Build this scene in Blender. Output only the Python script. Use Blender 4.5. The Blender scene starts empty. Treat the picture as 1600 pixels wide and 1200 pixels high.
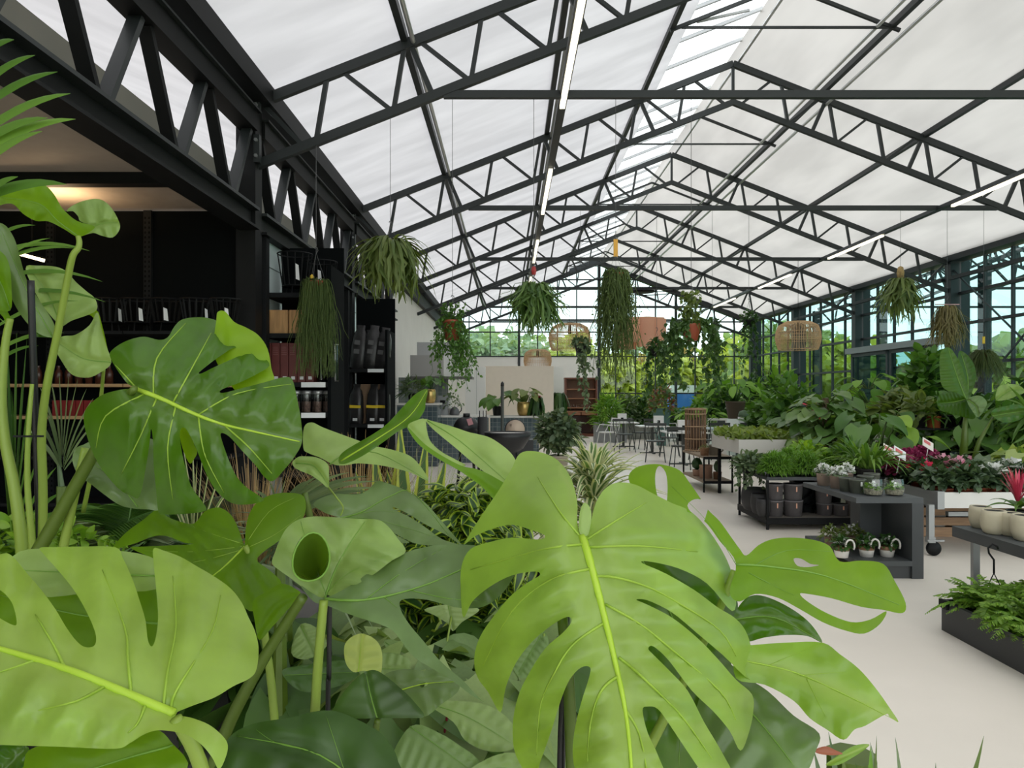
import bpy, math, random
import numpy as np
from mathutils import Vector, Matrix
from mathutils.geometry import delaunay_2d_cdt
R = random.Random(7); NR = np.random.default_rng(11)
C = bpy.context.scene.collection
SC = bpy.context.scene
# ---------------------------------------------------------------- camera, sky, exposure
F, VX, VY, H = 1155.0, 796.0, 616.0, 1.45          # focal length (px of 1600), vanishing point, eye height
cd = bpy.data.cameras.new('camera'); cam = bpy.data.objects.new('camera', cd); C.objects.link(cam)
cam.location = (0, 0, H); cam.rotation_euler = (math.pi/2, 0, 0)
cd.sensor_width = 36; cd.lens = 36*F/1600; cd.shift_x = 4/1600; cd.shift_y = 16/1600; cd.clip_end = 400; cd.clip_start = .02
SC.camera = cam
W = bpy.data.worlds.new('overcast_sky'); SC.world = W; W.use_nodes = True
wn = W.node_tree.nodes; wl = W.node_tree.links; bg = wn['Background']
tc = wn.new('ShaderNodeTexCoord'); sx = wn.new('ShaderNodeSeparateXYZ'); wr = wn.new('ShaderNodeValToRGB')
wl.new(tc.outputs['Generated'], sx.inputs[0]); wl.new(sx.outputs['Z'], wr.inputs[0])
e = wr.color_ramp.elements
e[0].position = 0.0; e[0].color = (.92, .985, .985, 1); e[1].position = .6; e[1].color = (.955, .965, .975, 1)
noi = wn.new('ShaderNodeTexNoise'); noi.inputs['Scale'].default_value = 3.0; noi.inputs['Detail'].default_value = 4
wl.new(tc.outputs['Generated'], noi.inputs[0])
mr = wn.new('ShaderNodeMapRange'); mr.inputs['From Min'].default_value = .3; mr.inputs['From Max'].default_value = .7
mr.inputs['To Min'].default_value = .9; mr.inputs['To Max'].default_value = 1.08
wl.new(noi.outputs[0], mr.inputs[0])
mm = wn.new('ShaderNodeMix'); mm.data_type = 'RGBA'; mm.blend_type = 'MULTIPLY'; mm.inputs['Factor'].default_value = 1
wl.new(wr.outputs[0], mm.inputs['A']); wl.new(mr.outputs[0], mm.inputs['B']); wl.new(mm.outputs['Result'], bg.inputs['Color'])
bg.inputs['Strength'].default_value = 1.85
SC.view_settings.view_transform = 'Standard'; SC.view_settings.look = 'None'
SC.view_settings.gamma = 1; SC.view_settings.use_curve_mapping = False; SC.view_settings.exposure = 0.47
SC.cycles.use_denoising = True; SC.cycles.transparent_max_bounces = 24; SC.cycles.max_bounces = 10; SC.cycles.diffuse_bounces = 5
SC.cycles.sample_clamp_indirect = 6

# ---------------------------------------------------------------- helpers
def P(px, py, Y):                                   # a point of the photograph at depth Y
    return Vector(((px-VX)*Y/F, Y, H-(py-VY)*Y/F))
def FY(py): return F*H/(py-VY)                      # depth of a floor point seen at row py
def mkmesh(name, V, Fc, mat, smooth=True, u=None, v=None):
    me = bpy.data.meshes.new(name)
    V = np.asarray(V, dtype=np.float32).reshape(-1, 3)
    if isinstance(Fc, np.ndarray):
        k = Fc.shape[1]; n = len(Fc)
        me.vertices.add(len(V)); me.vertices.foreach_set('co', V.ravel())
        me.loops.add(n*k); me.loops.foreach_set('vertex_index', Fc.astype(np.int32).ravel())
        me.polygons.add(n); me.polygons.foreach_set('loop_start', np.arange(0, n*k, k, dtype=np.int32))
        me.update(calc_edges=True)
    else:
        me.from_pydata(V.tolist(), [], Fc)
    if smooth: me.polygons.foreach_set('use_smooth', np.ones(len(me.polygons), dtype=bool))
    for nm, a in (('u', u), ('v', v)):
        if a is not None:
            at = me.attributes.new(nm, 'FLOAT', 'POINT'); at.data.foreach_set('value', np.asarray(a, dtype=np.float32).ravel())
    if mat: me.materials.append(mat)
    return me
def ob(name, me, parent=None, loc=None, stuff=False):
    o = bpy.data.objects.new(name, me); C.objects.link(o)
    if parent: o.parent = parent
    if loc is not None: o.location = loc
    if stuff: o['kind'] = 'stuff'
    return o
def tag(o, label, cat, group=None, kind=None):
    o['label'] = label; o['category'] = cat
    if group: o['group'] = group
    if kind: o['kind'] = kind
    return o
def thing(name, label, cat, loc=(0, 0, 0), group=None, rz=0):
    o = bpy.data.objects.new(name, None); C.objects.link(o); o.location = loc; o.rotation_euler = (0, 0, rz)
    o.empty_display_size = .05
    return tag(o, label, cat, group)
def kids(o): return [c for c in KID.get(o.name, [])]
def dup(o, loc=None, label=None, rz=None, group=None, parent=None):
    c = o.copy(); C.objects.link(c)
    if parent: c.parent = parent
    if loc is not None: c.location = loc
    if rz is not None: c.rotation_euler = (0, 0, rz)
    if label: c['label'] = label
    if group: c['group'] = group
    for k in list(o.children): dup(k, parent=c)
    return c
class MB:
    def __init__(s): s.V = []; s.F = []
    def add(s, V, Fc):
        b = len(s.V); s.V += [tuple(p) for p in V]; s.F += [tuple(i+b for i in f) for f in Fc]; return s
    def box(s, x0, x1, y0, y1, z0, z1):
        return s.add([(x0,y0,z0),(x1,y0,z0),(x1,y1,z0),(x0,y1,z0),(x0,y0,z1),(x1,y0,z1),(x1,y1,z1),(x0,y1,z1)],
                     [(0,3,2,1),(4,5,6,7),(0,1,5,4),(1,2,6,5),(2,3,7,6),(3,0,4,7)])
    def bar(s, p, q, w, h=None, up=(0, 0, 1)):
        h = h or w; p = Vector(p); q = Vector(q); d = (q-p).normalized(); up = Vector(up)
        if abs(d.dot(up)) > .98: up = Vector((0, 1, 0))
        a = d.cross(up).normalized()*w/2; b = a.cross(d).normalized()*h/2
        V = [p-a-b, p+a-b, p+a+b, p-a+b, q-a-b, q+a-b, q+a+b, q-a+b]
        return s.add(V, [(0,1,2,3),(7,6,5,4),(1,0,4,5),(2,1,5,6),(3,2,6,7),(0,3,7,4)])
    def tube(s, pts, r, n=8, cap=True):
        pts = [Vector(p) for p in pts]; k = len(pts); rr = r if hasattr(r, '__len__') else [r]*k
        b = len(s.V); pa = None
        for i, p in enumerate(pts):
            d = (pts[min(i+1, k-1)]-pts[max(i-1, 0)]).normalized()
            if pa is None: pa = d.orthogonal().normalized()
            else: pa = (pa-d*pa.dot(d)).normalized()
            pb = d.cross(pa)
            for j in range(n):
                t = 2*math.pi*j/n; s.V.append(tuple(p+(pa*math.cos(t)+pb*math.sin(t))*rr[i]))
        for i in range(k-1):
            for j in range(n):
                s.F.append((b+i*n+j, b+i*n+(j+1) % n, b+(i+1)*n+(j+1) % n, b+(i+1)*n+j))
        if cap: s.F.append(tuple(b+j for j in reversed(range(n)))); s.F.append(tuple(b+(k-1)*n+j for j in range(n)))
        return s
    def lathe(s, prof, n=20, c=(0, 0, 0), axis='z', cap0=True, cap1=False):
        b = len(s.V); k = len(prof)
        for r, z in prof:
            for j in range(n):
                t = 2*math.pi*j/n
                q = (r*math.cos(t), r*math.sin(t), z) if axis == 'z' else (r*math.cos(t), -z, r*math.sin(t)) if axis == 'y' else (z, r*math.cos(t), r*math.sin(t))
                s.V.append((c[0]+q[0], c[1]+q[1], c[2]+q[2]))
        for i in range(k-1):
            for j in range(n):
                s.F.append((b+i*n+j, b+i*n+(j+1) % n, b+(i+1)*n+(j+1) % n, b+(i+1)*n+j))
        if cap0: s.F.append(tuple(b+j for j in reversed(range(n))))
        if cap1: s.F.append(tuple(b+(k-1)*n+j for j in range(n)))
        return s
    def mesh(s, name, mat, smooth=False): return mkmesh(name, s.V, s.F, mat, smooth)
    def build(s, name, mat, parent=None, loc=None, smooth=False, stuff=False):
        return ob(name, s.mesh(name, mat, smooth), parent, loc, stuff)
def bev(o, w=.006, seg=2):
    m = o.modifiers.new('bevel', 'BEVEL'); m.width = w; m.segments = seg; m.limit_method = 'ANGLE'; return o
UC = {}
def ubar(name, p, q, w, h, mat, parent=None, up=(0, 0, 1)):      # a straight member: shared unit cube, placed between p and q
    if mat.name not in UC: UC[mat.name] = MB().box(-.5, .5, 0, 1, -.5, .5).mesh('bar', mat)
    p = Vector(p); q = Vector(q); d = q-p; L = d.length; d.normalize(); up = Vector(up)
    if abs(d.dot(up)) > .98: up = Vector((0, 1, 0))
    a = d.cross(up).normalized(); b = a.cross(d)
    o = ob(name, UC[mat.name], parent)
    M = Matrix(((a.x*w, d.x*L, b.x*h, p.x), (a.y*w, d.y*L, b.y*h, p.y), (a.z*w, d.z*L, b.z*h, p.z), (0, 0, 0, 1)))
    o.matrix_local = M
    return o
def ubox(name, x0, x1, y0, y1, z0, z1, mat, parent=None):
    return ubar(name, ((x0+x1)/2, y0, (z0+z1)/2), ((x0+x1)/2, y1, (z0+z1)/2), x1-x0, z1-z0, mat, parent)
# ---------------------------------------------------------------- materials
MT = {}
def mat(name, col, rough=.6, metal=0, noise=0, scale=8, bump=0, bscale=None, emit=0, spec=None, stretch=None):
    if name in MT: return MT[name]
    m = bpy.data.materials.new(name); m.use_nodes = True; n = m.node_tree.nodes; l = m.node_tree.links; b = n['Principled BSDF']
    b.inputs['Base Color'].default_value = (*col, 1); b.inputs['Roughness'].default_value = rough; b.inputs['Metallic'].default_value = metal
    if spec is not None: b.inputs['Specular IOR Level'].default_value = spec
    if emit: b.inputs['Emission Color'].default_value = (*col, 1); b.inputs['Emission Strength'].default_value = emit
    if noise or bump:
        t = n.new('ShaderNodeTexCoord'); src = t.outputs['Object']
        if stretch:
            mp = n.new('ShaderNodeMapping'); mp.inputs['Scale'].default_value = stretch; l.new(src, mp.inputs[0]); src = mp.outputs[0]
        x = n.new('ShaderNodeTexNoise'); x.inputs['Scale'].default_value = scale; x.inputs['Detail'].default_value = 5; l.new(src, x.inputs[0])
        if noise:
            r = n.new('ShaderNodeValToRGB'); r.color_ramp.elements[0].position = .3; r.color_ramp.elements[1].position = .7
            r.color_ramp.elements[0].color = (*[c*(1-noise) for c in col], 1); r.color_ramp.elements[1].color = (*[min(1, c*(1+noise)) for c in col], 1)
            l.new(x.outputs[0], r.inputs[0]); l.new(r.outputs[0], b.inputs['Base Color'])
        if bump:
            bn = n.new('ShaderNodeBump'); bn.inputs['Strength'].default_value = bump; bn.inputs['Distance'].default_value = .01
            l.new(x.outputs[0], bn.inputs['Height']); l.new(bn.outputs[0], b.inputs['Normal'])
    MT[name] = m; return m
def leafm(name, c1, c2, trans=.3, rough=.42, edge=None, ew=.55, spec=.5, tcol=None, mottle=0, mscale=30, coat=0, rib=None):
    """leaf surface: colour varies from leaf to leaf with 'v', edge stripe by 'u'; part of the light passes through"""
    if name in MT: return MT[name]
    c1 = [min(.9, c*1.22) for c in c1]; c2 = [min(.9, c*1.22) for c in c2]
    m = bpy.data.materials.new(name); m.use_nodes = True; n = m.node_tree.nodes; l = m.node_tree.links; b = n['Principled BSDF']
    a = n.new('ShaderNodeAttribute'); a.attribute_name = 'v'
    r = n.new('ShaderNodeMix'); r.data_type = 'RGBA'; r.inputs['A'].default_value = (*c1, 1); r.inputs['B'].default_value = (*c2, 1)
    l.new(a.outputs['Fac'], r.inputs['Factor']); out = r.outputs['Result']
    if mottle:
        t = n.new('ShaderNodeTexCoord'); x = n.new('ShaderNodeTexNoise'); x.inputs['Scale'].default_value = mscale; x.inputs['Detail'].default_value = 3
        l.new(t.outputs['Object'], x.inputs[0]); mp = n.new('ShaderNodeMapRange'); mp.inputs['From Min'].default_value = .3; mp.inputs['From Max'].default_value = .7
        mp.inputs['To Min'].default_value = 1-mottle; mp.inputs['To Max'].default_value = 1+mottle; l.new(x.outputs[0], mp.inputs[0])
        q = n.new('ShaderNodeMix'); q.data_type = 'RGBA'; q.blend_type = 'MULTIPLY'; q.inputs['Factor'].default_value = 1
        l.new(out, q.inputs['A']); l.new(mp.outputs[0], q.inputs['B']); out = q.outputs['Result']
    if rib:
        a3 = n.new('ShaderNodeAttribute'); a3.attribute_name = 'u'; ab3 = n.new('ShaderNodeMath'); ab3.operation = 'ABSOLUTE'; l.new(a3.outputs['Fac'], ab3.inputs[0])
        g3 = n.new('ShaderNodeMapRange'); g3.inputs['From Min'].default_value = 0; g3.inputs['From Max'].default_value = .38; g3.inputs['To Min'].default_value = .75; g3.inputs['To Max'].default_value = 0; l.new(ab3.outputs[0], g3.inputs[0])
        r3 = n.new('ShaderNodeMix'); r3.data_type = 'RGBA'; r3.inputs['B'].default_value = (*rib, 1); l.new(out, r3.inputs['A']); l.new(g3.outputs[0], r3.inputs['Factor']); out = r3.outputs['Result']
    if edge:
        a2 = n.new('ShaderNodeAttribute'); a2.attribute_name = 'u'; ab = n.new('ShaderNodeMath'); ab.operation = 'ABSOLUTE'; l.new(a2.outputs['Fac'], ab.inputs[0])
        g = n.new('ShaderNodeMapRange'); g.inputs['From Min'].default_value = ew-.08; g.inputs['From Max'].default_value = ew+.08; l.new(ab.outputs[0], g.inputs[0])
        r2 = n.new('ShaderNodeMix'); r2.data_type = 'RGBA'; r2.inputs['B'].default_value = (*edge, 1); l.new(out, r2.inputs['A']); l.new(g.outputs[0], r2.inputs['Factor']); out = r2.outputs['Result']
    l.new(out, b.inputs['Base Color']); b.inputs['Roughness'].default_value = rough; b.inputs['Specular IOR Level'].default_value = spec
    if coat: b.inputs['Coat Weight'].default_value = coat; b.inputs['Coat Roughness'].default_value = .25
    tr = n.new('ShaderNodeBsdfTranslucent')
    hs = n.new('ShaderNodeMix'); hs.data_type = 'RGBA'; hs.blend_type = 'MULTIPLY'; hs.inputs['Factor'].default_value = 1
    hs.inputs['B'].default_value = (*(tcol or (1.5, 1.5, .6)), 1); l.new(out, hs.inputs['A']); l.new(hs.outputs['Result'], tr.inputs['Color'])
    mx = n.new('ShaderNodeMixShader'); mx.inputs[0].default_value = trans
    l.new(b.outputs[0], mx.inputs[1]); l.new(tr.outputs[0], mx.inputs[2]); l.new(mx.outputs[0], n['Material Output'].inputs[0])
    MT[name] = m; return m
def glassm(name, tint, refl=.06):
    m = bpy.data.materials.new(name); m.use_nodes = True; n = m.node_tree.nodes; l = m.node_tree.links
    n.remove(n['Principled BSDF'])
    t = n.new('ShaderNodeBsdfTransparent'); t.inputs[0].default_value = (*tint, 1); g = n.new('ShaderNodeBsdfGlossy'); g.inputs['Roughness'].default_value = .02
    lw = n.new('ShaderNodeLayerWeight'); lw.inputs[0].default_value = .5; pw = n.new('ShaderNodeMath'); pw.operation = 'POWER'; pw.inputs[1].default_value = 4; l.new(lw.outputs['Facing'], pw.inputs[0])
    fr = n.new('ShaderNodeMath'); fr.operation = 'MULTIPLY_ADD'; fr.inputs[1].default_value = .6; fr.inputs[2].default_value = refl; l.new(pw.outputs[0], fr.inputs[0])
    mx = n.new('ShaderNodeMixShader'); l.new(fr.outputs[0], mx.inputs[0]); l.new(t.outputs[0], mx.inputs[1]); l.new(g.outputs[0], mx.inputs[2]); l.new(mx.outputs[0], n['Material Output'].inputs[0])
    MT[name] = m; return m
def clothm(name, col, trans, sc=(1, 1, 1), amt=.08):
    m = bpy.data.materials.new(name); m.use_nodes = True; n = m.node_tree.nodes; l = m.node_tree.links; b = n['Principled BSDF']
    t = n.new('ShaderNodeTexCoord'); mp = n.new('ShaderNodeMapping'); mp.inputs['Scale'].default_value = sc; l.new(t.outputs['Object'], mp.inputs[0])
    x = n.new('ShaderNodeTexNoise'); x.inputs['Scale'].default_value = 1; x.inputs['Detail'].default_value = 3; l.new(mp.outputs[0], x.inputs[0])
    r = n.new('ShaderNodeValToRGB'); r.color_ramp.elements[0].position = .35; r.color_ramp.elements[1].position = .65
    r.color_ramp.elements[0].color = (*[c*(1-amt) for c in col], 1); r.color_ramp.elements[1].color = (*col, 1); l.new(x.outputs[0], r.inputs[0])
    l.new(r.outputs[0], b.inputs['Base Color']); b.inputs['Roughness'].default_value = .9; b.inputs['Specular IOR Level'].default_value = .1
    tr = n.new('ShaderNodeBsdfTranslucent'); l.new(r.outputs[0], tr.inputs[0]); mx = n.new('ShaderNodeMixShader'); mx.inputs[0].default_value = trans
    l.new(b.outputs[0], mx.inputs[1]); l.new(tr.outputs[0], mx.inputs[2]); l.new(mx.outputs[0], n['Material Output'].inputs[0])
    MT[name] = m; return m
STEEL = mat('dark_steel', (.017, .021, .022), .5)
COLST = mat('column_steel', (.010, .016, .019), .55)
BLACK = mat('black_paint', (.005, .0055, .006), .6, spec=.25)
ORD = ('first', 'second', 'third', 'fourth', 'fifth', 'sixth', 'seventh', 'eighth', 'ninth', 'tenth')
GREYM = mat('grey_steel', (.30, .31, .31), .4, .6)
ALU = mat('aluminium', (.55, .56, .56), .4, .7)
# ---------------------------------------------------------------- the glasshouse
U = 3.107
XL, XC, XR = -.85*U, 1.2*U, 3.25*U
SL = .393                                            # roof slope
ZA = H+1.79*U                                        # ridge height
def zt(x): return ZA-SL*abs(x-XC)                    # top chord height
DB = .222*U                                          # truss depth
TY = [7.669+4.665*(i-1) for i in range(7)]           # truss lines 0..6
YB, YF = -4.0, TY[6]
def struct(o, label=None, cat=None):
    o['kind'] = 'structure'
    if label: o['label'] = label; o['category'] = cat or o.name.split('_')[0]
    return o
# floor: polished pale concrete
fm = mat('pale_concrete', (.83, .765, .685), .40, noise=.045, scale=1.3, spec=.3)
fl = MB().box(-12, 14, YB, YF+.4, -.2, 0).build('floor', fm); struct(fl, 'pale polished concrete floor of the glasshouse', 'floor')
gm = mat('outdoor_grass', (.10, .19, .035), .9, noise=.35, scale=.6)
gr = MB().box(-140, 160, -60, 200, -.35, -.22).build('ground', gm); struct(gr, 'green lawn outside the glasshouse', 'ground')
# shade cloth ceiling: per bay and slope, one gently sagging sheet
CL = clothm('shade_cloth_white', (.73, .725, .745), .40, (.6, 2.2, 1), .16)
CR = clothm('shade_cloth_cream', (.71, .69, .665), .39, (1.6, .35, 1), .18)
roof = bpy.data.objects.new('ceiling', None); C.objects.link(roof); struct(roof, 'pale translucent shade cloth stretched under the pitched roof', 'ceiling')
def sheet(x0, x1, y0, y1, m, sag=.05, nx=14, ny=6, off=.07, fold=0):
    V = []; Q = []
    for j in range(ny+1):
        for i in range(nx+1):
            a = i/nx; b = j/ny; x = x0+(x1-x0)*a; y = y0+(y1-y0)*b
            z = zt(x)+off-sag*math.sin(math.pi*b)*.6*min(1, 4*a*(1-a)+.3)+fold*(1-abs(math.sin(a*math.pi*(nx/4))))
            V.append((x, y, z))
    for j in range(ny):
        for i in range(nx):
            k = j*(nx+1)+i; Q.append((k, k+1, k+nx+2, k+nx+1))
    return mkmesh('shade_cloth', V, Q, m)
ys = [YB, -1.66]+TY
for a, b in zip(ys[:-1], ys[1:]):
    ob('shade_cloth', sheet(XL-.05, XC-.40*U, a, b, CL, .03, 16), roof)
    ob('shade_cloth', sheet(XC-.01*U, XR+.05, a, b, CR, .05, 28, fold=.03), roof)
skm = glassm('roof_glass', (.97, .99, 1.0))
sk = bpy.data.objects.new('skylight', None); C.objects.link(sk); struct(sk, 'strip of clear roof glazing along the ridge', 'window')
lm = mat('light_grey_bar', (.50, .51, .52), .5)
y = YB
while y < YF-.05:
    y2 = min(y+.93, YF)
    xa, xb = XC-.41*U, XC
    ob('pane', mkmesh('pane', [(xa, y+.02, zt(xa)+.11), (xb, y+.02, zt(xb)+.11), (xb, y2-.02, zt(xb)+.11), (xa, y2-.02, zt(xa)+.11)], [(0, 1, 2, 3)], skm, False), sk)
    ubar('glazing_bar', (xa, y2, zt(xa)+.12), (xb, y2, zt(xb)+.12), .035, .05, lm, sk)
    y = y2
# trusses
def S(k): return k*1.55/6*U
def make_truss(Y):
    t = thing('roof_truss', '', 'truss', (XC, Y, 0))
    for sg in (-1, 1):
        def T(s): return (sg*s, 0, ZA-SL*s-.05)
        def B(s): return (sg*s, 0, ZA-SL*s-DB)
        ubar('top_chord', T(0), T(2.04*U), .07, .10, STEEL, t); ubar('bottom_chord', B(0), B(2.07*U), .07, .09, STEEL, t)
        for k in range(1, 8):
            s = S(k)
            ubar('web_post', T(s), B(s+.037*U), .045, .05, STEEL, t)
            ubar('web_diagonal', T(s-.045*U), B(s-.22*U), .04, .04, STEEL, t)
            if k in (2, 4, 6): ubar('web_brace', T(s-.018*U), B(s-.095*U), .05, .055, STEEL, t)
        ubar('web_diagonal', T(2.03*U), B(1.886*U), .045, .045, STEEL, t)
    ubar('king_post', (0, 0, ZA-.05), (0, 0, ZA-DB), .045, .045, STEEL, t)
    st = 1.42*U; ubar('tie_beam', (-st, 0, H+1.0*U), (st, 0, H+1.0*U), .06, .075, STEEL, t)
    return t
tr0 = make_truss(TY[0])
nm = ['overhead behind the frame edge', 'nearest the camera, cut by the top of the frame', 'second in view, its peak by the skylight',
      'third in view back from the camera', 'fourth in view back from the camera', 'fifth in view, last before the gable', 'flat against the glazed far gable']
trs = []
for i, Y in enumerate(TY):
    t = tr0 if i == 0 else dup(tr0, (XC, Y, 0))
    t['label'] = 'dark steel lattice roof truss '+nm[i]; t['group'] = 'roof trusses'; trs.append(t)
# mid-bay ridge frames
for i in range(6):
    Y = TY[i]+2.33; t = thing('ridge_frame', 'thin steel ridge frame with collar midway between '+('the first two trusses', 'trusses one and two in view', 'trusses two and three in view', 'trusses three and four in view', 'trusses four and five in view', 'the last truss and the gable')[i], 'frame', (XC, Y, 0), 'mid-bay ridge frames')
    for sg in (-1, 1): ubar('rafter', (0, 0, ZA-.03), (sg*.5*U, 0, ZA-.03-SL*.5*U), .04, .045, STEEL, t)
    ubar('collar', (-.45*U, 0, ZA-SL*.45*U-.05), (.45*U, 0, ZA-SL*.45*U-.05), .025, .03, STEEL, t)
    ubar('vent_arm', (-.38*U, .05, ZA-.5), (-.15*U, .05, ZA-.34), .03, .03, lm, t)
# purlins and pipes along the roof
pl = [(-1.55, 'nearest the left eave'), (-1.0, 'midway up the left slope'), (-.49, 'along the left edge of the skylight'), (.47, 'beside the screen drive pipes'), (1.03, 'midway down the right slope'), (1.55, 'nearest the right eave')]
for k, d in pl:
    x = XC+k*U
    o = ubar('purlin', (x, YB, zt(x)+.02), (x, YF, zt(x)+.02), .07, .09, STEEL); tag(o, 'long dark steel roof purlin '+d, 'purlin', 'roof purlins', 'structure')
PIPE = mat('galvanised_pipe', (.58, .58, .57), .3, .8)
for k, dz, d in [(-1.52, -.06, 'beside the left purlin'), (.40, -.10, 'on the ridge side of the screen drive'), (.50, -.12, 'on the eave side of the screen drive'), (.03, .02, 'just right of the ridge')]:
    x = XC+k*U; o = MB().tube([(x, YB, zt(x)+dz), (x, YF-.1, zt(x)+dz)], .026, 8).build('conduit_pipe', PIPE, smooth=True); tag(o, 'long galvanised pipe under the roof '+d, 'pipe', 'roof pipes')
for k in (-1.0,):
    x = XC+k*U; o = ubar('ducting', (x+.1, YB, zt(x)-.04), (x+.1, YF, zt(x)-.04), .09, .05, GREYM); tag(o, 'grey flat cable duct beside the middle left purlin', 'duct')
# LED strip lamps on two rows
LEDM = mat('led_strip', (1.0, .93, .74), .5, emit=1.15)
def led_row(x, z, y0, per, on, n, side):
    o = ubar('light_rail', (x, YB, z+.045), (x, YF-.2, z+.045), .09, .06, STEEL); tag(o, 'long black lighting rail on the '+side+' of the hall', 'rail', 'lighting rails')
    for i in range(n):
        a = y0+per*i
        t = thing('strip_light', 'warm white lit strip lamp on the %s rail, %s' % (side, ('closest to the camera', 'second from the camera', 'third from the camera', 'fourth from the camera', 'fifth from the camera', 'farthest from the camera')[i]), 'light', (x, a, z), 'strip lights under the roof')
        ubox('diffuser', -.028, .028, 0, on, -.025, .012, LEDM, t); ubox('housing', -.04, .04, -.02, on+.02, .012, .03, STEEL, t)
led_row(.565, 4.53, .8, 4.665, 2.45, 6, 'left'); led_row(7.16, 4.50, 4.9, 4.64, 2.4, 5, 'right')
# columns
cl_names = ['at the frame edge', 'beside the nearest truss', 'beside the second truss', 'beside the third truss', 'beside the fourth truss', 'beside the fifth truss', 'in the far corner']
for i, Y in enumerate(TY):
    o = ubox('column', XR-.02, XR+.42, Y-.12, Y+.12, 0, zt(XR)+.1, COLST); struct(o, 'dark steel column of the glazed right wall '+cl_names[i], 'column')
    if i < 3:
        o = ubox('column', XL-.16, XL+.04, Y-.1, Y+.1, 0, zt(XL), BLACK); struct(o, 'black steel column of the left wall '+cl_names[i], 'column')
    if i in (1, 2):
        t = thing('column_bracket', 'bolted steel bracket on the left column '+cl_names[i], 'bracket', (XL+.07, Y-.1, 3.95), 'column brackets')
        ubox('plate', -.03, .03, -.06, 0, -.14, .14, STEEL, t); ubox('plate', -.03, .03, -.06, 0, .38, .6, STEEL, t)
        for z in (-.08, .08, .44, .54): MB().lathe([(.018, 0), (.018, .03), (.001, .031)], 6, (0, -.06, z), 'y').build('bolt', GREYM, t)
# left lattice girders along the eave
for i in range(7):
    a, b = (TY[i-1] if i else YB), TY[i]
    if i == 0: a = TY[0]-4.665
    if i > 3: break
    t = thing('lattice_girder', 'black lattice girder over the left side, %s' % ('overhead by the frame edge', 'nearest in view', 'between the nearest and second trusses', 'between the second and third trusses', 'between the third and fourth trusses', 'between the fourth and fifth trusses', 'in the last bay')[i], 'girder', (XL-.02, a+.11, 0), 'left lattice girders')
    L = b-a-.22
    ubox('bottom_flange', -.11, .11, 0, L, 3.13, 3.155, BLACK, t); ubox('bottom_web', -.02, .02, 0, L, 3.155, 3.325, BLACK, t); ubox('top_flange', -.11, .11, 0, L, 3.325, 3.355, STEEL, t)
    ubox('upper_chord', -.09, .09, 0, L, 4.14, 4.32, BLACK, t); ubox('upper_flange', -.11, .13, 0, L, 4.32, 4.34, GREYM if 0 else STEEL, t)
    n = 4; p = L/n
    for k in range(n):
        c = p*(k+.5)
        ubar('web_post', (0, c-.06, 3.355), (0, c-p/2+.06, 4.14), .05, .10, BLACK, t, (1, 0, 0)); ubar('web_post', (0, c+.06, 3.355), (0, c+p/2-.06, 4.14), .05, .10, STEEL, t, (1, 0, 0))
g = MB().box(XL-.05, XL+.2, YB, YF, 4.42, 4.62).build('eave_gutter', BLACK); struct(g, 'black eave gutter beam along the left of the roof', 'gutter')
g = MB().box(XL-.1, XL+.05, 17.0, YF, 4.08, 4.42).build('beam', BLACK); struct(g, 'black edge beam above the white left wall', 'beam')
g = MB().box(XR-.06, XR+.3, YB, YF, zt(XR)-.02, zt(XR)+.2).build('eave_beam', COLST); struct(g, 'dark eave beam along the right wall', 'beam')
# far gable: glazing bars, panes, solid panel at the left foot
GY = YF+.12
zs = [H+dx*GY/F for dx in (59, 112, 155)]             # not used for panes directly
GL = glassm('tinted_glass', (.66, .82, .805)); GR = glassm('teal_tinted_glass', (.34, .545, .53))
gab = bpy.data.objects.new('window_1', None); C.objects.link(gab); struct(gab, 'tall glazed far gable with dark glazing bars', 'window')
xs = [P(x, 600, GY).x for x in (700, 733, 766, 811, 840, 871, 901, 936, 962, 993, 1024, 1056, 1086, 1116, 1147, 1180)]
zrow = [H+(616-y)*GY/F for y in (557, 519, 503, 480, 452, 437)]
rows = [0.02, P(0, 614.5, GY).z, zrow[0], zrow[1], zrow[2], zrow[3], zrow[4], zrow[5], 8]
for i in range(len(xs)-1):
    x0, x1 = xs[i]+.025, xs[i+1]-.025
    for j in range(len(rows)-1):
        a, b = rows[j]+.02, rows[j+1]-.02
        if xs[i+1] < P(937, 600, GY).x and j < 2: continue
        t0, t1 = min(b, zt(x0)-.02), min(b, zt(x1)-.02)
        if t0 <= a and t1 <= a: continue
        t0, t1 = max(t0, a), max(t1, a)
        V = [(x0, GY, a), (x1, GY, a), (x1, GY, t1), (x0, GY, t0)]
        ob('pane', mkmesh('pane', V, [(0, 1, 2, 3)], GL, False), gab)
for i, x in enumerate(xs):
    big = i in (3, 7, 11); z0 = 0 if x > P(930, 0, GY).x or big else rows[2]
    w = .13 if i == 7 else .10 if big else .045
    ubox('mullion', x-w/2, x+w/2, GY-.05, GY+.05, z0, zt(x)-.02, COLST, gab)
for j, z in enumerate(rows[1:-1]):
    dx = (ZA-z)/SL; a = max(xs[0], XC-dx); b = min(xs[-1], XC+dx)
    if j == 0: a = P(937, 600, GY).x
    ubox('transom', a, b, GY-.04, GY+.04, z-.025, z+.025, COLST, gab)
ubar('verge_beam', (XC, GY, ZA+.05), (XL, GY, zt(XL)+.05), .3, .3, COLST, gab); ubar('verge_beam', (XC, GY, ZA+.05), (XR, GY, zt(XR)+.05), .3, .3, COLST, gab)
PLAST = mat('white_plaster', (.80, .77, .73), .8, noise=.03, scale=2)
w = MB().box(-12, P(934, 600, GY).x, GY-.02, GY+.1, 0, rows[2]).build('wall_back', PLAST); struct(w, 'off-white solid wall below the far gable glazing', 'wall')
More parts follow.
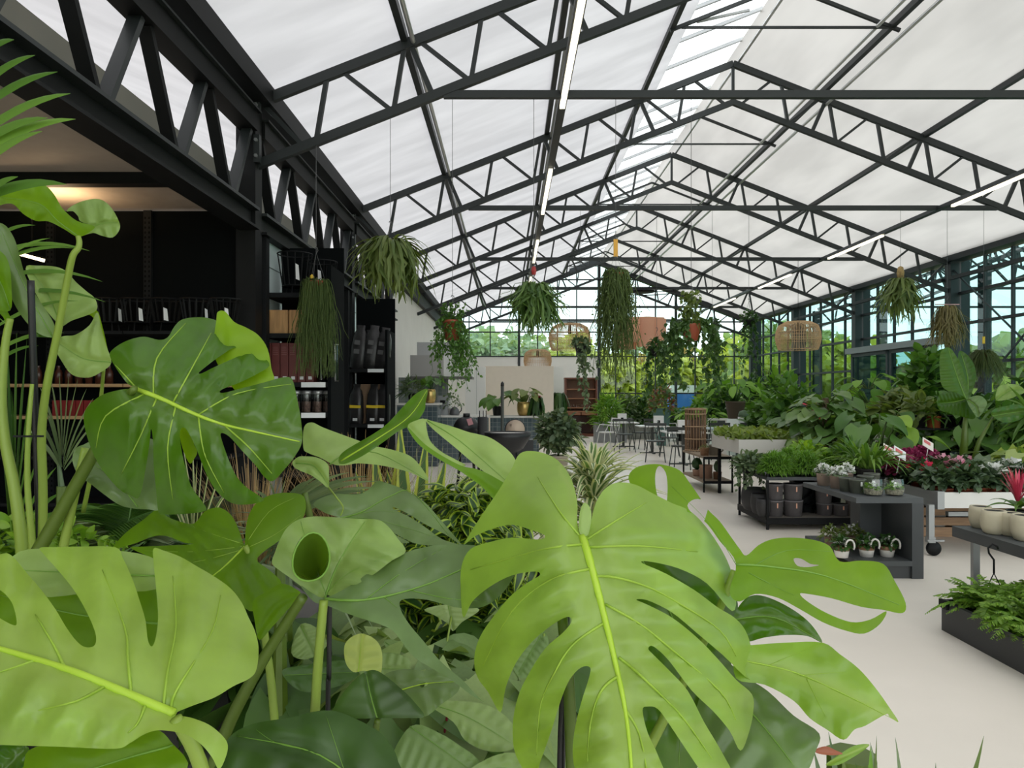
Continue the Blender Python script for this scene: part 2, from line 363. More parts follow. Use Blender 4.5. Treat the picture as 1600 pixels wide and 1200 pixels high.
# right glazed wall
RX = XR+.2
rw = bpy.data.objects.new('window_2', None); C.objects.link(rw); struct(rw, 'long glazed right wall with dark mullions and rails', 'window')
zr = [0.03, 2.15, 3.05, 3.75, zt(XR)-.03]
for i in range(len(TY)-1):
    a, b = TY[i]+.12, TY[i+1]-.12; n = 5; d = (b-a)/n
    door = (i == 3)
    for k in range(n):
        for j in range(len(zr)-1):
            V = [(RX, a+d*k+.025, zr[j]+.02), (RX, a+d*(k+1)-.025, zr[j]+.02), (RX, a+d*(k+1)-.025, zr[j+1]-.02), (RX, a+d*k+.025, zr[j+1]-.02)]
            ob('pane', mkmesh('pane', V, [(0, 1, 2, 3)], GR, False), rw)
        ubox('mullion', RX-.035, RX+.035, a+d*k-.022, a+d*k+.022, 0, zr[-1], COLST, rw)
    for z in zr[1:-1]: ubox('rail', RX-.05, RX+.05, a, b, z-.03, z+.03, COLST, rw)
    if i in (2, 3, 4): ubox('rail', RX-.3, RX-.22, a, b, 4.05, 4.13, COLST, rw)
    if i in (2,):
        ubar('wind_brace', (RX-.12, a, zr[-1]-.2), (RX-.12, b, .9), .03, .03, COLST, rw); ubar('wind_brace', (RX-.16, b, zr[-1]-.2), (RX-.16, a, .9), .03, .03, COLST, rw)
b0 = ubox('trim_1', RX-.06, RX+.06, YB, YF, 0, .12, COLST); struct(b0, 'dark plinth below the glazed right wall', 'trim')
# sliding door with track box in the fourth bay
dr = bpy.data.objects.new('door_1', None); C.objects.link(dr); struct(dr, 'dark framed glass sliding doors under a grey track box on the right wall', 'door')
da, db = TY[3]+.2, TY[4]-.1
ubox('track_box', RX-.42, RX-.1, da-.3, db+.2, 2.62, 2.78, mat('track_grey', (.16, .18, .19), .4), dr)
for q in range(2):
    p0 = da+.1+(db-da)/2*q; p1 = p0+(db-da)/2-.1
    for a in (p0, p1-.09): ubox('door_stile', RX-.34, RX-.28, a, a+.09, .02, 2.62, COLST, dr)
    ubox('door_rail', RX-.34, RX-.28, p0, p1, .02, .16, COLST, dr); ubox('door_rail', RX-.34, RX-.28, p0, p1, 2.52, 2.62, COLST, dr)
    ob('pane', mkmesh('pane', [(RX-.31, p0+.1, .16), (RX-.31, p1-.1, .16), (RX-.31, p1-.1, 2.52), (RX-.31, p0+.1, 2.52)], [(0, 1, 2, 3)], GR, False), dr)
# left side: white wall, soffit room, next span roof
w = MB().box(XL-.16, XL-.06, 17.0, YF, 0, 4.08).build('wall_left', PLAST); struct(w, 'white plastered left wall beyond the shelving', 'wall')
w = MB().box(XL-.16, XL-.08, 7.85, 17.0, 0, 3.13).build('wall_left', mat('black_lining', (.006, .007, .008), .8, spec=.1)); struct(w, 'black lining of the left wall behind the shelf bays', 'wall')
w = MB().box(-12, XL-.2, YB, 7.75, 3.36, 3.42).build('ceiling_low', mat('taupe_soffit', (.36, .31, .26), .7, noise=.04)); struct(w, 'low taupe ceiling over the dark shop area', 'ceiling')
w = MB().box(-12, XL-.2, 6.35, 6.47, 3.26, 3.36).build('beam', BLACK); struct(w, 'black beam across the low taupe ceiling', 'beam')
w = MB().box(-12, -11.9, YB, YF, 0, 6).build('wall_far_left', mat('dim_wall', (.12, .11, .10), .8)); struct(w, 'dim outer wall of the shop area', 'wall')
w = MB().box(-12, -6, YB-.1, YB, 0, 6).build('wall_rear_left', mat('dim_wall', (.12, .11, .10), .8)); struct(w, 'dim rear wall of the shop area', 'wall')
rl = MB()
for a, b in zip(ys[:-1], ys[1:]):
    V = [(XL-.3, a, 4.5), (XL-.3, b, 4.5), (-9, b, 7.0), (-9, a, 7.0)]; rl.add(V, [(0, 1, 2, 3)])
o = rl.build('ceiling_next_span', CL); struct(o, 'pale shade cloth of the neighbouring roof span', 'ceiling')
ubox_ = MB().box(XL-.5, XL-.3, YB, YF, 3.5, 3.80).build('trim_2', mat('taupe_trim', (.25, .23, .20), .6)); struct(ubox_, 'grey taupe gutter trim behind the lattice girder', 'trim')
# ---------------------------------------------------------------- leaf builders
def crom(pts, n=4, closed=True):
    out = []; k = len(pts)
    rng = range(k) if closed else range(k-1)
    for i in rng:
        p0, p1, p2, p3 = [np.array(pts[j % k] if closed else pts[max(0, min(k-1, j))], float) for j in (i-1, i, i+1, i+2)]
        for t in np.arange(n)/n:
            out.append(.5*((2*p1)+(p2-p0)*t+(2*p0-5*p1+4*p2-p3)*t*t+(3*p1-p0-3*p2+p3)*t**3))
    if not closed: out.append(np.array(pts[-1], float))
    return np.array(out)
def inside(q, poly):
    x, y = q[:, 0], q[:, 1]; r = np.zeros(len(q), bool); j = len(poly)-1
    for i in range(len(poly)):
        xi, yi = poly[i]; xj, yj = poly[j]
        c = ((yi > y) != (yj > y)) & (x < (xj-xi)*(y-yi)/((yj-yi) or 1e-9)+xi); r ^= c; j = i
    return r
def pdist(q, line):                                   # distance of points to a polyline, and arc position
    best = np.full(len(q), 1e9); arc = np.zeros(len(q)); sg = np.zeros(len(q)); acc = 0
    for a, b in zip(line[:-1], line[1:]):
        ab = b-a; L = np.hypot(*ab) or 1e-6; t = np.clip(((q-a)@ab)/(L*L), 0, 1); d = q-(a+t[:, None]*ab); dd = np.hypot(d[:, 0], d[:, 1])
        m = dd < best; best[m] = dd[m]; arc[m] = acc+t[m]*L; sg[m] = np.sign(ab[0]*d[m, 1]-ab[1]*d[m, 0]); acc += L
    return best, arc, sg
VEIN = leafm('vein_lime', (.40, .56, .05), (.50, .68, .07), .3, .5)
VEINL = leafm('vein_soft', (.30, .44, .05), (.38, .52, .08), .3, .5)
VEIN2 = leafm('vein_green', (.16, .30, .045), (.20, .34, .06), .25, .45)
def trleaf(parent, outline, mid, Y0, gx, gy, mat, v=.5, droop=.03, fold=.012, wave=.006, nw=7, veins=(), vr=.004, holes=(), vm=None, step=None, curl=0, dfun=None, label=None, name='leaf', tipd=0, sub=4, groove=.0045, edge=.014):
    """one real leaf: outline and midrib measured on the photo, laid on a tilted, drooping, rippled surface at its own distance"""
    poly = crom(outline, sub); hp = [crom(h, 3) for h in holes]; ml = crom(mid, 5, False)
    lo, hi = poly.min(0), poly.max(0); st = step or max(hi-lo)/38
    gxs, gys = np.meshgrid(np.arange(lo[0]+st/2, hi[0], st), np.arange(lo[1]+st/2, hi[1], st)); q = np.stack([gxs.ravel(), gys.ravel()], 1)
    q += NR.uniform(-.15, .15, q.shape)*st
    ok = inside(q, poly)
    for h in hp: ok &= ~inside(q, h)
    db, _, _ = pdist(q, np.vstack([poly, poly[:1]])); ok &= db > st*.35
    for h in hp: ok &= pdist(q, np.vstack([h, h[:1]]))[0] > st*.35
    keep = q[ok]; vp = np.vstack([ml]+[crom(vn, 4, False) if len(vn) > 2 else np.array(vn[0])+(np.array(vn[1])-np.array(vn[0]))*np.linspace(0, 1, 7)[:, None] for vn in veins])
    vp = vp[inside(vp, poly)]; vp = vp[pdist(vp, np.vstack([poly, poly[:1]]))[0] > st*.3] if len(vp) else vp
    if len(vp): keep = np.vstack([keep[np.min(np.hypot(keep[:, None, 0]-vp[None, :, 0], keep[:, None, 1]-vp[None, :, 1]), 1) > st*.4], vp]) if len(keep) else vp
    allp = [Vector(p) for p in poly]; ed = [(i, (i+1) % len(poly)) for i in range(len(poly))]
    for h in hp:
        b = len(allp); allp += [Vector(p) for p in h]; ed += [(b+i, b+(i+1) % len(h)) for i in range(len(h))]
    allp += [Vector(p) for p in keep]
    vo, _, fo, *_ = delaunay_2d_cdt(allp, ed, [], 0, 1e-4)
    pv = np.array([tuple(p) for p in vo]); fa = np.array([f for f in fo if len(f) == 3], dtype=np.int32); ce = pv[fa].mean(1)
    k = inside(ce, poly)
    for h in hp: k &= ~inside(ce, h)
    fa = fa[k]
    pcl = np.vstack([poly, poly[:1]]); vc = [crom(vn, 4, False) if len(vn) > 2 else np.array(vn, float) for vn in veins] if len(veins) else None
    c = np.array(mid[0], float); tot = sum(np.hypot(*(b-a)) for a, b in zip(ml[:-1], ml[1:]))
    def depth(p, lift=0.0):
        d, ar, sg = pdist(p, ml); m = Y0/F; s = ar/tot
        Y = Y0+gx*(p[:, 0]-c[0])/1000+gy*(p[:, 1]-c[1])/1000
        Y = Y+droop*(d/150)**2*(150*m)/.13-fold*np.exp(-(d/(tot*.06))**2)*-1
        Y = Y-wave*np.cos(2*np.pi*nw*(s-.25*d/tot))*np.minimum(1, d/(tot*.12))+tipd*s*s
        if dfun is not None: Y = Y+dfun(p)
        if vc is not None:
            dv = np.min([pdist(p, c_)[0] for c_ in vc], 0); Y = Y+groove*min(1, tot/300)*np.exp(-(dv/(tot*.05))**2)
        if edge: Y = Y+edge*min(1, tot/380)*np.exp(-(pdist(p, pcl)[0]/(tot*.05))**2)
        return Y-lift
    def to3(p, lift=0.0):
        Y = depth(p, lift); return np.stack([(p[:, 0]-VX)*Y/F, Y, H-(p[:, 1]-VY)*Y/F], 1)
    used = np.unique(fa); rm = -np.ones(len(pv), int); rm[used] = np.arange(len(used))
    d, ar, sg = pdist(pv[used], ml)
    o = ob(name, mkmesh(name, to3(pv[used]), rm[fa], mat, True, u=sg*d/(d.max() or 1), v=np.full(len(used), v)), parent)
    if label: o['label'] = label
    def rib(line, r, nm, both=True):
        p3 = to3(line, 0.001); k = len(p3); rr = [r*(1-.8*i/(k-1)) for i in range(k)]
        return MB().tube(p3.tolist(), rr, 5)
    if vr:
        w = rib(ml, vr, 'midrib'); me = w.mesh('midrib', vm or VEIN, True); ob('midrib', me, o)
        if len(veins):
            w = MB()
            for vn in veins:
                cl = crom(vn, 4, False) if len(vn) > 2 else np.array([np.array(vn[0])+(np.array(vn[1])-np.array(vn[0]))*t for t in np.linspace(0, 1, 7)])
                io = inside(cl, poly); kk = int(np.argmin(io)) if not io[2:].all() else len(cl); kk = len(cl) if io[2:].all() else 2+int(np.argmin(io[2:]))
                if kk < 4: continue
                cl = cl[:kk]; p3 = to3(cl, .0008); k = len(p3); w.tube(p3.tolist(), [vr*.36*(1-.7*i/(k-1)) for i in range(k)], 4)
            ob('vein', w.mesh('vein', vm or VEINL, True), o)
    return o
def stem(parent, pts, r, mat, name='petiole', n=10, label=None):   # pts: (px, py, Y)
    c = crom([tuple(P(*p)) for p in pts], 5, False); k = len(c)
    rr = [r[0]+(r[1]-r[0])*i/(k-1) for i in range(k)] if hasattr(r, '__len__') else r
    o = ob(name, MB().tube(c.tolist(), rr, n).mesh(name, mat, True), parent)
    if label: o['label'] = label
    return o
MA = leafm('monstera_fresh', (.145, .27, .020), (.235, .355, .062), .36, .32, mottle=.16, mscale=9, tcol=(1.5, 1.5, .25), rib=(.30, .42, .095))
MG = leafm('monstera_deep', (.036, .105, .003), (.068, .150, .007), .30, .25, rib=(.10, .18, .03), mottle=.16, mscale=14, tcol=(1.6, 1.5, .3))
MP = leafm('monstera_pale', (.16, .25, .062), (.25, .35, .10), .30, .45, mottle=.17, mscale=12, tcol=(1.3, 1.3, .5))
MGR = leafm('monstera_greygreen', (.070, .125, .038), (.125, .19, .062), .22, .34, mottle=.2, mscale=10, tcol=(1.3, 1.3, .5))  # greyish sky sheen on the flat leaves is put into this colour
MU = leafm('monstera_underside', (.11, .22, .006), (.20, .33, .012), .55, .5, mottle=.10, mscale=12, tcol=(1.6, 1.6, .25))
PET = leafm('petiole_green', (.20, .28, .04), (.34, .40, .08), .15, .4)
PETD = leafm('petiole_dark', (.075, .12, .012), (.10, .15, .02), .1, .4)
STAKE = mat('black_stake', (.006, .006, .007), .4)
POTB = mat('black_pot', (.012, .012, .013), .5)
SOIL = mat('potting_soil', (.03, .02, .014), .95, noise=.4, scale=60, bump=.6)
def pot(parent, r, h, m, z=0, n=24, taper=.78, lip=.012, soil=True, name='pot', at=(0, 0), round_=False):
    w = MB(); a = r*taper
    pr = [(a*.9, 0), (a, .01*h), (r*.97, h*.9), (r, h*.9), (r, h), (r-lip, h), (r-lip-.004, h*.82)] if not round_ else \
         [(r*.6, 0), (r*.78, .05*h), (r*.95, .3*h), (r, .55*h), (r*.97, .8*h), (r*.9, h), (r*.9-lip, h), (r*.9-lip, h*.8)]
    o = w.lathe(pr, n, (at[0], at[1], z)).build(name, m, parent, smooth=True)
    if soil: MB().lathe([(.001, h*.86), (pr[-1][0]+.004, h*.86)], n, (at[0], at[1], z), cap0=False).build('soil', SOIL, o)
    return o
# ---------------------------------------------------------------- foreground: the large monstera with the pale open leaf
def fgplant(label, x, y, r, h, n='monstera_plant', group=None):
    t = thing(n, label, 'plant', (0, 0, 0), group)
    pot(t, r, h, POTB, at=(x, y)); return t
m1 = fgplant('tall monstera in the foreground with the big split lime leaf in mid picture', .12, 1.12, .16, .30)
A_out = [(908,838),(902,815),(902,785),(894,752),(880,728),(862,713),(835,705),(812,709),(798,735),(778,768),(752,806),(725,850),(742,838),(770,826),(800,820),(830,828),(849,835),(850,841),(835,843),(800,840),(765,847),(735,858),(721,885),(720,925),(724,965),(738,940),(765,917),(800,899),(836,893),(843,899),(822,912),(797,932),(772,962),(750,995),(741,1028),(746,1058),(763,1082),(782,1113),(790,1075),(806,1036),(832,1002),(862,977),(886,964),(893,971),(880,988),(852,1013),(826,1053),(809,1090),(801,1135),(806,1180),(832,1218),(846,1185),(862,1140),(876,1095),(890,1062),(908,1043),(922,1043),(920,1060),(908,1098),(898,1140),(895,1180),(903,1215),(935,1285),(1010,1290),(1040,1225),(1028,1180),(1012,1145),(1004,1110),(1012,1104),(1028,1108),(1048,1135),(1078,1180),(1110,1225),(1150,1260),(1150,1220),(1125,1170),(1100,1128),(1075,1080),(1048,1050),(1024,1026),(1013,1014),(1021,1010),(1045,1032),(1080,1078),(1115,1112),(1140,1142),(1157,1173),(1170,1145),(1177,1112),(1175,1085),(1150,1062),(1122,1030),(1090,997),(1050,965),(1012,945),(994,937),(1012,938),(1050,957),(1090,990),(1130,1024),(1172,1062),(1176,1030),(1168,992),(1150,967),(1120,948),(1085,922),(1040,896),(1004,880),(1012,877),(1060,888),(1105,912),(1144,955),(1150,925),(1140,885),(1122,850),(1098,817),(1076,797),(1050,786),(1020,771),(992,757),(965,754),(945,764),(931,786),(924,812),(917,836)]
trleaf(m1, A_out, [(910,838),(925,890),(943,960),(960,1030),(975,1100),(985,1180),(990,1285)], 1.02, .05, -.38, MA, .75, .11, .022, .011, 8, dfun=lambda p: .016*np.sin((p[:, 0]-720)/58)*np.cos((p[:, 1]-700)/85)+.00055*np.maximum(0, 850-p[:, 1]),
  veins=[[(912,845),(875,800),(840,745)],[(914,850),(850,858),(735,890)],[(924,888),(860,906),(800,955),(755,1040)],[(944,973),(910,995),(887,1017),(867,1050),(845,1100),(838,1180)],[(965,1057),(945,1072),(930,1100),(920,1150),(918,1220)],
         [(914,845),(960,815),(1010,785)],[(916,855),(1000,853),(1090,862)],[(928,900),(962,902),(1012,917),(1062,943),(1125,985),(1150,1025)],[(946,944),(1000,975),(1050,1015),(1125,1080),(1150,1125)],[(967,1027),(995,1050),(1037,1090),(1070,1125),(1112,1185)],[(978,1110),(1000,1150),(1015,1230)]], vr=.0068, label='broad lime green split leaf facing the camera')
trleaf(m1, [(905,830),(906,800),(914,785),(924,800),(921,830),(915,838)], [(912,836),(912,790)], 1.06, 0, -.4, MP, .8, 0, 0, 0, vr=0, label='pale leaf seen through the notch')
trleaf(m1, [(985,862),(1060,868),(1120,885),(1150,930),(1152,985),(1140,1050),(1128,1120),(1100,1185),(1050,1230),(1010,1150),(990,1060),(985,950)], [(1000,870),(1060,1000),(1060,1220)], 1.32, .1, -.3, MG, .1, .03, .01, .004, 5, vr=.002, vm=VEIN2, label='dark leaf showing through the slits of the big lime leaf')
# dark-edged leaf with holes behind it on the right (leaf B)
trleaf(m1, [(1150,880),(1125,846),(1098,812),(1060,795),(1020,790),(995,770),(982,748),(990,733),(1010,726),(1035,726),(1062,735),(1078,755),(1092,775),(1105,795),(1125,815),(1143,840),(1156,858),(1166,868),(1185,852),(1205,843),(1232,840),(1268,843),(1296,853),(1312,877),(1345,876),(1380,881),(1398,908),(1415,942),(1410,958),(1380,953),(1345,948),(1300,935),(1262,928),(1250,928),(1262,940),(1292,958),(1330,972),(1360,968),(1385,955),(1375,975),(1350,990),(1320,985),(1285,972),(1250,952),(1215,934),(1180,928),(1155,940),(1140,925)],
  [(1150,882),(1200,885),(1290,900),(1405,945)], 1.17, .25, -.55, MU, .35, .03, .01, .004, 5,
  veins=[[(1150,882),(1110,820),(1050,760)],[(1180,883),(1230,860),(1300,862)],[(1170,895),(1240,930),(1340,975)]], vr=.0024, vm=VEIN2,
  holes=[[(1030,728),(1024,740),(1025,765),(1032,787),(1041,787),(1043,760),(1040,738)],[(1074,790),(1085,780),(1100,782),(1106,792),(1103,806),(1098,815),(1085,806)],[(1240,873),(1252,873),(1266,881),(1280,883),(1262,886),(1246,884)]], label='backlit green leaf with torn holes')
# leaf C and its neighbours lower right
trleaf(m1, [(1150,1012),(1175,1008),(1230,1004),(1285,1004),(1312,1022),(1342,1045),(1368,1075),(1388,1103),(1404,1128),(1390,1120),(1384,1116),(1352,1134),(1335,1140),(1318,1156),(1292,1140),(1265,1122),(1240,1095),(1195,1070),(1150,1060)], [(1150,1030),(1240,1050),(1330,1090),(1400,1126)], 1.16, .1, -.7, MA, .35, .03, .01, .005, 4,
  veins=[[(1200,1040),(1260,1015)],[(1250,1055),(1320,1050)],[(1260,1060),(1290,1120)]], vr=.0016, vm=VEINL, label='mid green pointed leaf overhanging the floor')
trleaf(m1, [(1146,968),(1160,940),(1178,930),(1202,934),(1235,950),(1262,970),(1278,990),(1284,1004),(1262,994),(1230,992),(1195,996),(1160,1002)], [(1146,968),(1210,965),(1284,1003)], 1.25, .1, -.5, MG, .2, .02, .006, .003, 3, vr=.0015, vm=VEIN2)
trleaf(m1, [(1120,1030),(1160,1055),(1200,1080),(1240,1118),(1280,1146),(1274,1175),(1262,1205),(1240,1235),(1170,1240),(1120,1200),(1085,1130)], [(1110,1060),(1180,1120),(1262,1225)], 1.25, 0, -.7, MGR, .45, .02, .008, .004, 4, vr=.002, vm=VEIN2, label='dull grey green leaf hanging low')
# folded pale leaf P at upper left of the big leaf: two pale lobes and a shaded underside
trleaf(m1, [(637,666),(650,657),(664,655),(667,672),(673,690),(690,706),(712,718),(728,727),(716,728),(700,720),(672,704),(650,688)], [(638,668),(670,695),(722,726)], 1.40, .1, -.9, MP, .9, .02, .008, .002, 3, vr=0, label='pale narrow lobe of the folded leaf')
trleaf(m1, [(664,655),(676,658),(702,665),(732,675),(745,678),(766,684),(790,700),(804,716),(812,740),(797,764),(778,752),(756,737),(735,720),(712,700),(690,682),(674,668)], [(668,657),(720,690),(795,755)], 1.42, .1, -.9, MP, .85, .03, .012, .003, 3, vr=.0012, vm=VEIN2, label='broad pale lobe of the folded leaf')
trleaf(m1, [(637,667),(644,682),(658,698),(685,717),(720,737),(752,760),(772,780),(784,776),(797,764),(790,756),(764,741),(745,733),(722,728),(694,714),(664,694)], [(639,670),(700,718),(775,776)], 1.34, .1, -.3, MU, .0, .02, .004, .002, 3, vr=0, label='shaded underside of the folded leaf')
# centre: rolled leaf and broad grey-green one
def cup(p): return -.05*np.exp(-(((p[:, 0]-480)/75)**2+((p[:, 1]-850)/60)**2))+.03*np.sin((p[:, 0]-430)/40)
trleaf(m1, [(425,880),(430,862),(438,842),(449,824),(466,812),(490,807),(520,808),(562,811),(590,812),(606,822),(622,842),(634,862),(612,876),(586,896),(560,912),(532,926),(507,937),(490,932),(470,916),(452,902),(438,892)], [(507,937),(520,900),(540,860),(570,815)], 1.22, 0, -.9, MP, .35, .03, .012, .006, 4, dfun=cup, holes=[[(486+27*math.cos(a), 870-36*math.sin(a)) for a in np.linspace(0, 6.283, 14, False)]], veins=[[(512,925),(545,895),(620,862)],[(510,930),(480,850),(470,815)]], vr=.0024, vm=VEIN2, label='mottled pale leaf with a rolled lobe')
V = []; Q = []; nr, ns = 24, 8                    # the rolled lobe: a narrowing tube, open towards the camera
for i in range(ns+1):
    a = i/ns; cx, cy, Yt = 486+6*a, 870+26*a**1.5, 1.135+.12*a; rx, ry = 29*(1-.8*a**1.3), 38*(1-.78*a**1.2)
    for k in range(nr):
        th = 2*math.pi*k/nr; V.append(tuple(P(cx+rx*math.cos(th)+4*math.sin(th), cy-ry*math.sin(th)+6*math.cos(th)**2, Yt+.012*math.cos(th))))
for i in range(ns):
    for k in range(nr): Q.append((i*nr+k, i*nr+(k+1) % nr, (i+1)*nr+(k+1) % nr, (i+1)*nr+k))
Q.append(tuple(ns*nr+k for k in range(nr)))
o = ob('leaf', mkmesh('leaf', V, Q, MG, True, u=np.zeros(len(V)), v=np.full(len(V), .7)), m1); o['label'] = 'rolled dark green lobe forming a tube'
o2 = MB().tube(V[:nr]+V[:1], .0016, 5, False).mesh('rim', VEIN2, True); ob('rim', o2, o)
trleaf(m1, [(470,915),(490,928),(507,934),(535,922),(562,905),(590,884),(618,870),(650,858),(690,851),(730,851),(770,858),(812,872),(800,905),(782,930),(755,948),(720,950),(690,943),(660,936),(628,937),(626,952),(640,976),(662,1002),(690,1035),(722,1062),(748,1090),(758,1098),(735,1085),(705,1062),(676,1045),(645,1025),(618,990),(600,978),(570,968),(535,956),(508,945),(490,940)], [(507,936),(560,938),(610,930),(670,912),(735,885),(800,872)], 1.20, 0, -.95, MGR, .5, .02, .012, .006, 5,
  veins=[[(520,937),(560,900),(600,880)],[(570,938),(620,900),(690,858)],[(600,933),(630,960),(690,1035)],[(640,922),(700,935),(760,940)]], vr=.0028, vm=VEIN2, label='broad grey green leaf with a long drooping finger')
trleaf(m1, [(490,786),(520,772),(558,773),(575,765),(589,752),(602,754),(625,762),(650,775),(667,788),(690,814),(722,852),(708,843),(690,832),(662,818),(640,804),(617,793),(616,796),(640,808),(662,822),(690,842),(716,851),(690,853),(652,850),(625,838),(608,828),(622,838),(640,848),(612,845),(580,822),(555,812),(530,808),(505,800)], [(530,810),(565,800),(610,775),(645,770),(700,835)], 1.6, 0, -1.2, MGR, .75, .02, .01, .003, 5, veins=[[(545,806),(600,798),(660,812)],[(540,808),(600,815),(700,845)]], vr=.002, vm=VEIN2, label='grey green leaf split into narrow fingers')
# pale leaf behind and upright narrow leaf
trleaf(m1, [(474,700),(475,668),(487,660),(505,668),(540,681),(582,696),(610,702),(640,712),(658,730),(669,751),(640,738),(600,728),(560,724),(540,727),(522,726),(500,715),(482,708)], [(515,726),(540,710),(590,708),(668,750)], 1.65, .1, -.9, MP, .9, .03, .012, .003, 3, vr=.0018, vm=VEIN2, label='pale grey green leaf lying flat')
trleaf(m1, [(457,722),(466,714),(477,713),(496,715),(512,725),(514,742),(513,762),(500,752),(485,742),(470,736),(460,730)], [(462,724),(490,728),(513,758)], 1.55, .1, -.6, MP, .8, .02, .008, .002, 2, vr=.0012, vm=VEIN2)
trleaf(m1, [(530,724),(531,712),(545,700),(580,680),(605,662),(630,635),(650,615),(668,608),(665,628),(663,642),(648,662),(624,673),(600,690),(580,704),(560,716),(542,724)], [(533,720),(590,685),(640,650),(667,610)], 1.5, .2, .5, MG, .55, .02, .01, .004, 4, vr=.0018, label='upright narrow leaf seen edge on')
# stems and stakes
stem(m1, [(512,760,1.55),(524,775,1.5),(536,792,1.5),(532,806,1.5)], (.002, .0012), PET, n=6)
stem(m1, [(506,938,1.2),(500,1000,1.2),(494,1080,1.22),(488,1200,1.24),(480,1400,1.25)], (.007, .009), PET)
stem(m1, [(476,770,1.6),(480,790,1.6),(490,830,1.62)], (.007, .008), PETD)
stem(m1, [(878,960,1.08),(888,1060,1.1),(894,1200,1.12),(900,1400,1.12)], (.008, .011), PETD)
stem(m1, [(515,930,1.26),(514,1050,1.26),(512,1160,1.26),(508,2000,1.26)], .0042, STAKE, 'stake')
stem(m1, [(884,960,1.14),(880,1100,1.14),(876,1240,1.14),(868,1900,1.14)], .0065, STAKE, 'stake')
stem(m1, [(1148,892,1.195),(1120,960,1.2),(1070,1060,1.22),(980,1250,1.2),(920,1500,1.15)], (.006, .010), PET)
# ---------------------------------------------------------------- left monstera
m2 = fgplant('tall monstera at the lower left with a glossy dark split leaf', -.72, 1.45, .17, .32)
G_out = [(211,606),(200,600),(186,582),(174,562),(172,551),(184,540),(202,531),(225,526),(248,531),(262,527),(272,511),(283,500),(302,496),(326,497),(350,506),(368,518),(386,535),(402,556),(392,552),(368,543),(346,555),(328,568),(311,582),(316,583),(334,574),(356,564),(385,553),(410,558),(421,571),(402,584),(376,597),(346,609),(348,614),(380,606),(418,596),(440,590),(456,592),(464,622),(470,655),(472,690),(460,714),(444,734),(426,752),(412,744),(400,728),(378,704),(358,682),(345,677),(348,692),(358,720),(370,745),(386,762),(404,774),(412,782),(390,788),(362,786),(338,767),(323,742),(311,712),(299,684),(288,668),(281,676),(284,705),(291,735),(300,762),(315,782),(322,797),(300,802),(262,804),(248,800),(244,765),(240,725),(239,688),(236,670),(234,690),(228,730),(218,776),(204,774),(188,766),(171,748),(157,730),(145,707),(136,682),(131,658),(133,642),(143,629),(162,616),(188,609)]
trleaf(m2, G_out, [(212,608),(250,622),(300,645),(345,662),(400,675),(468,690)], 1.28, .12, -.45, MG, .45, .085, .02, .007, 6,
  veins=[[(215,608),(180,570)],[(240,617),(245,560),(290,505)],[(270,630),(300,575),(330,520)],[(310,648),(370,615),(455,600)],[(225,616),(165,650),(150,700)],[(245,622),(220,680),(190,740)],[(275,633),(262,700),(270,780)],[(310,650),(320,710),(350,770)],[(350,664),(390,700),(425,740)]], vr=.0055, label='glossy dark green split leaf with a pale midrib')
trleaf(m2, [(336,560),(338,500),(341,487),(352,487),(366,503),(385,512),(404,524),(418,545),(424,575),(426,600),(380,620)], [(352,610),(350,550),(345,490)], 1.38, 0, -.3, MU, .9, .02, .004, .002, 3, vr=0, label='bright yellow green leaf behind the dark one')
trleaf(m2, [(270,640),(278,668),(285,700),(296,724),(304,716),(308,706),(302,690),(300,660)], [(280,650),(300,720)], 1.42, 0, -.2, MU, 1.0, 0, 0, 0, 2, vr=0, label='small bright yellow leaf seen through a gap')
trleaf(m2, [(113,715),(118,701),(130,695),(145,693),(165,730),(200,690),(246,690),(256,740),(250,793),(232,796),(205,794),(185,788),(162,772),(140,755),(124,745),(116,730)], [(215,792),(180,750),(118,706)], 1.42, 0, -.6, MGR, .8, .02, .01, .004, 3, vr=.0015, vm=VEIN2, label='pale blue green leaf under the dark split leaf')
trleaf(m2, [(382,852),(374,830),(362,806),(343,793),(320,799),(303,818),(278,814),(258,805),(248,794),(224,812),(197,832),(176,856),(190,855),(214,848),(240,838),(262,838),(288,848),(302,850),(270,852),(225,854),(205,857),(260,880),(330,905),(390,955),(420,935),(440,912),(420,890),(402,872),(440,842),(466,818),(477,800),(475,776),(455,770),(428,772),(404,783),(390,802),(384,826)], [(382,854),(345,890),(290,930)], 1.5, -.05, -.5, MU, .1, .03, .008, .005, 5,
  veins=[[(380,850),(320,830),(250,800)],[(378,854),(300,862),(210,860)],[(374,860),(320,875),(260,885)],[(384,850),(420,800),(460,778)],[(386,856),(430,835),(470,805)]], vr=.0026, label='olive underside of a split leaf with radiating veins')
trleaf(m2, [(395,940),(415,925),(440,912),(462,920),(470,930),(452,950),(425,980),(405,1000),(398,970)], [(465,930),(430,950),(400,995)], 1.35, 0, -.4, MU, .15, .01, .006, .002, 2, vr=0)
stem(m2, [(383,853,1.5),(392,870,1.5),(402,905,1.5),(412,980,1.5),(424,1070,1.5),(435,1200,1.5)], (.006, .009), PET)
stem(m2, [(210,607,1.28),(185,640,1.34),(140,720,1.4),(60,860,1.45),(-20,1000,1.48)], (.006, .016), PETD)
stem(m2, [(474,932,1.22),(440,985,1.24),(400,1050,1.26),(350,1150,1.3),(300,1300,1.32)], (.008, .012), PETD)
stem(m2, [(133,700,1.45),(120,760,1.45),(100,850,1.46),(85,950,1.47)], (.007, .01), PET)
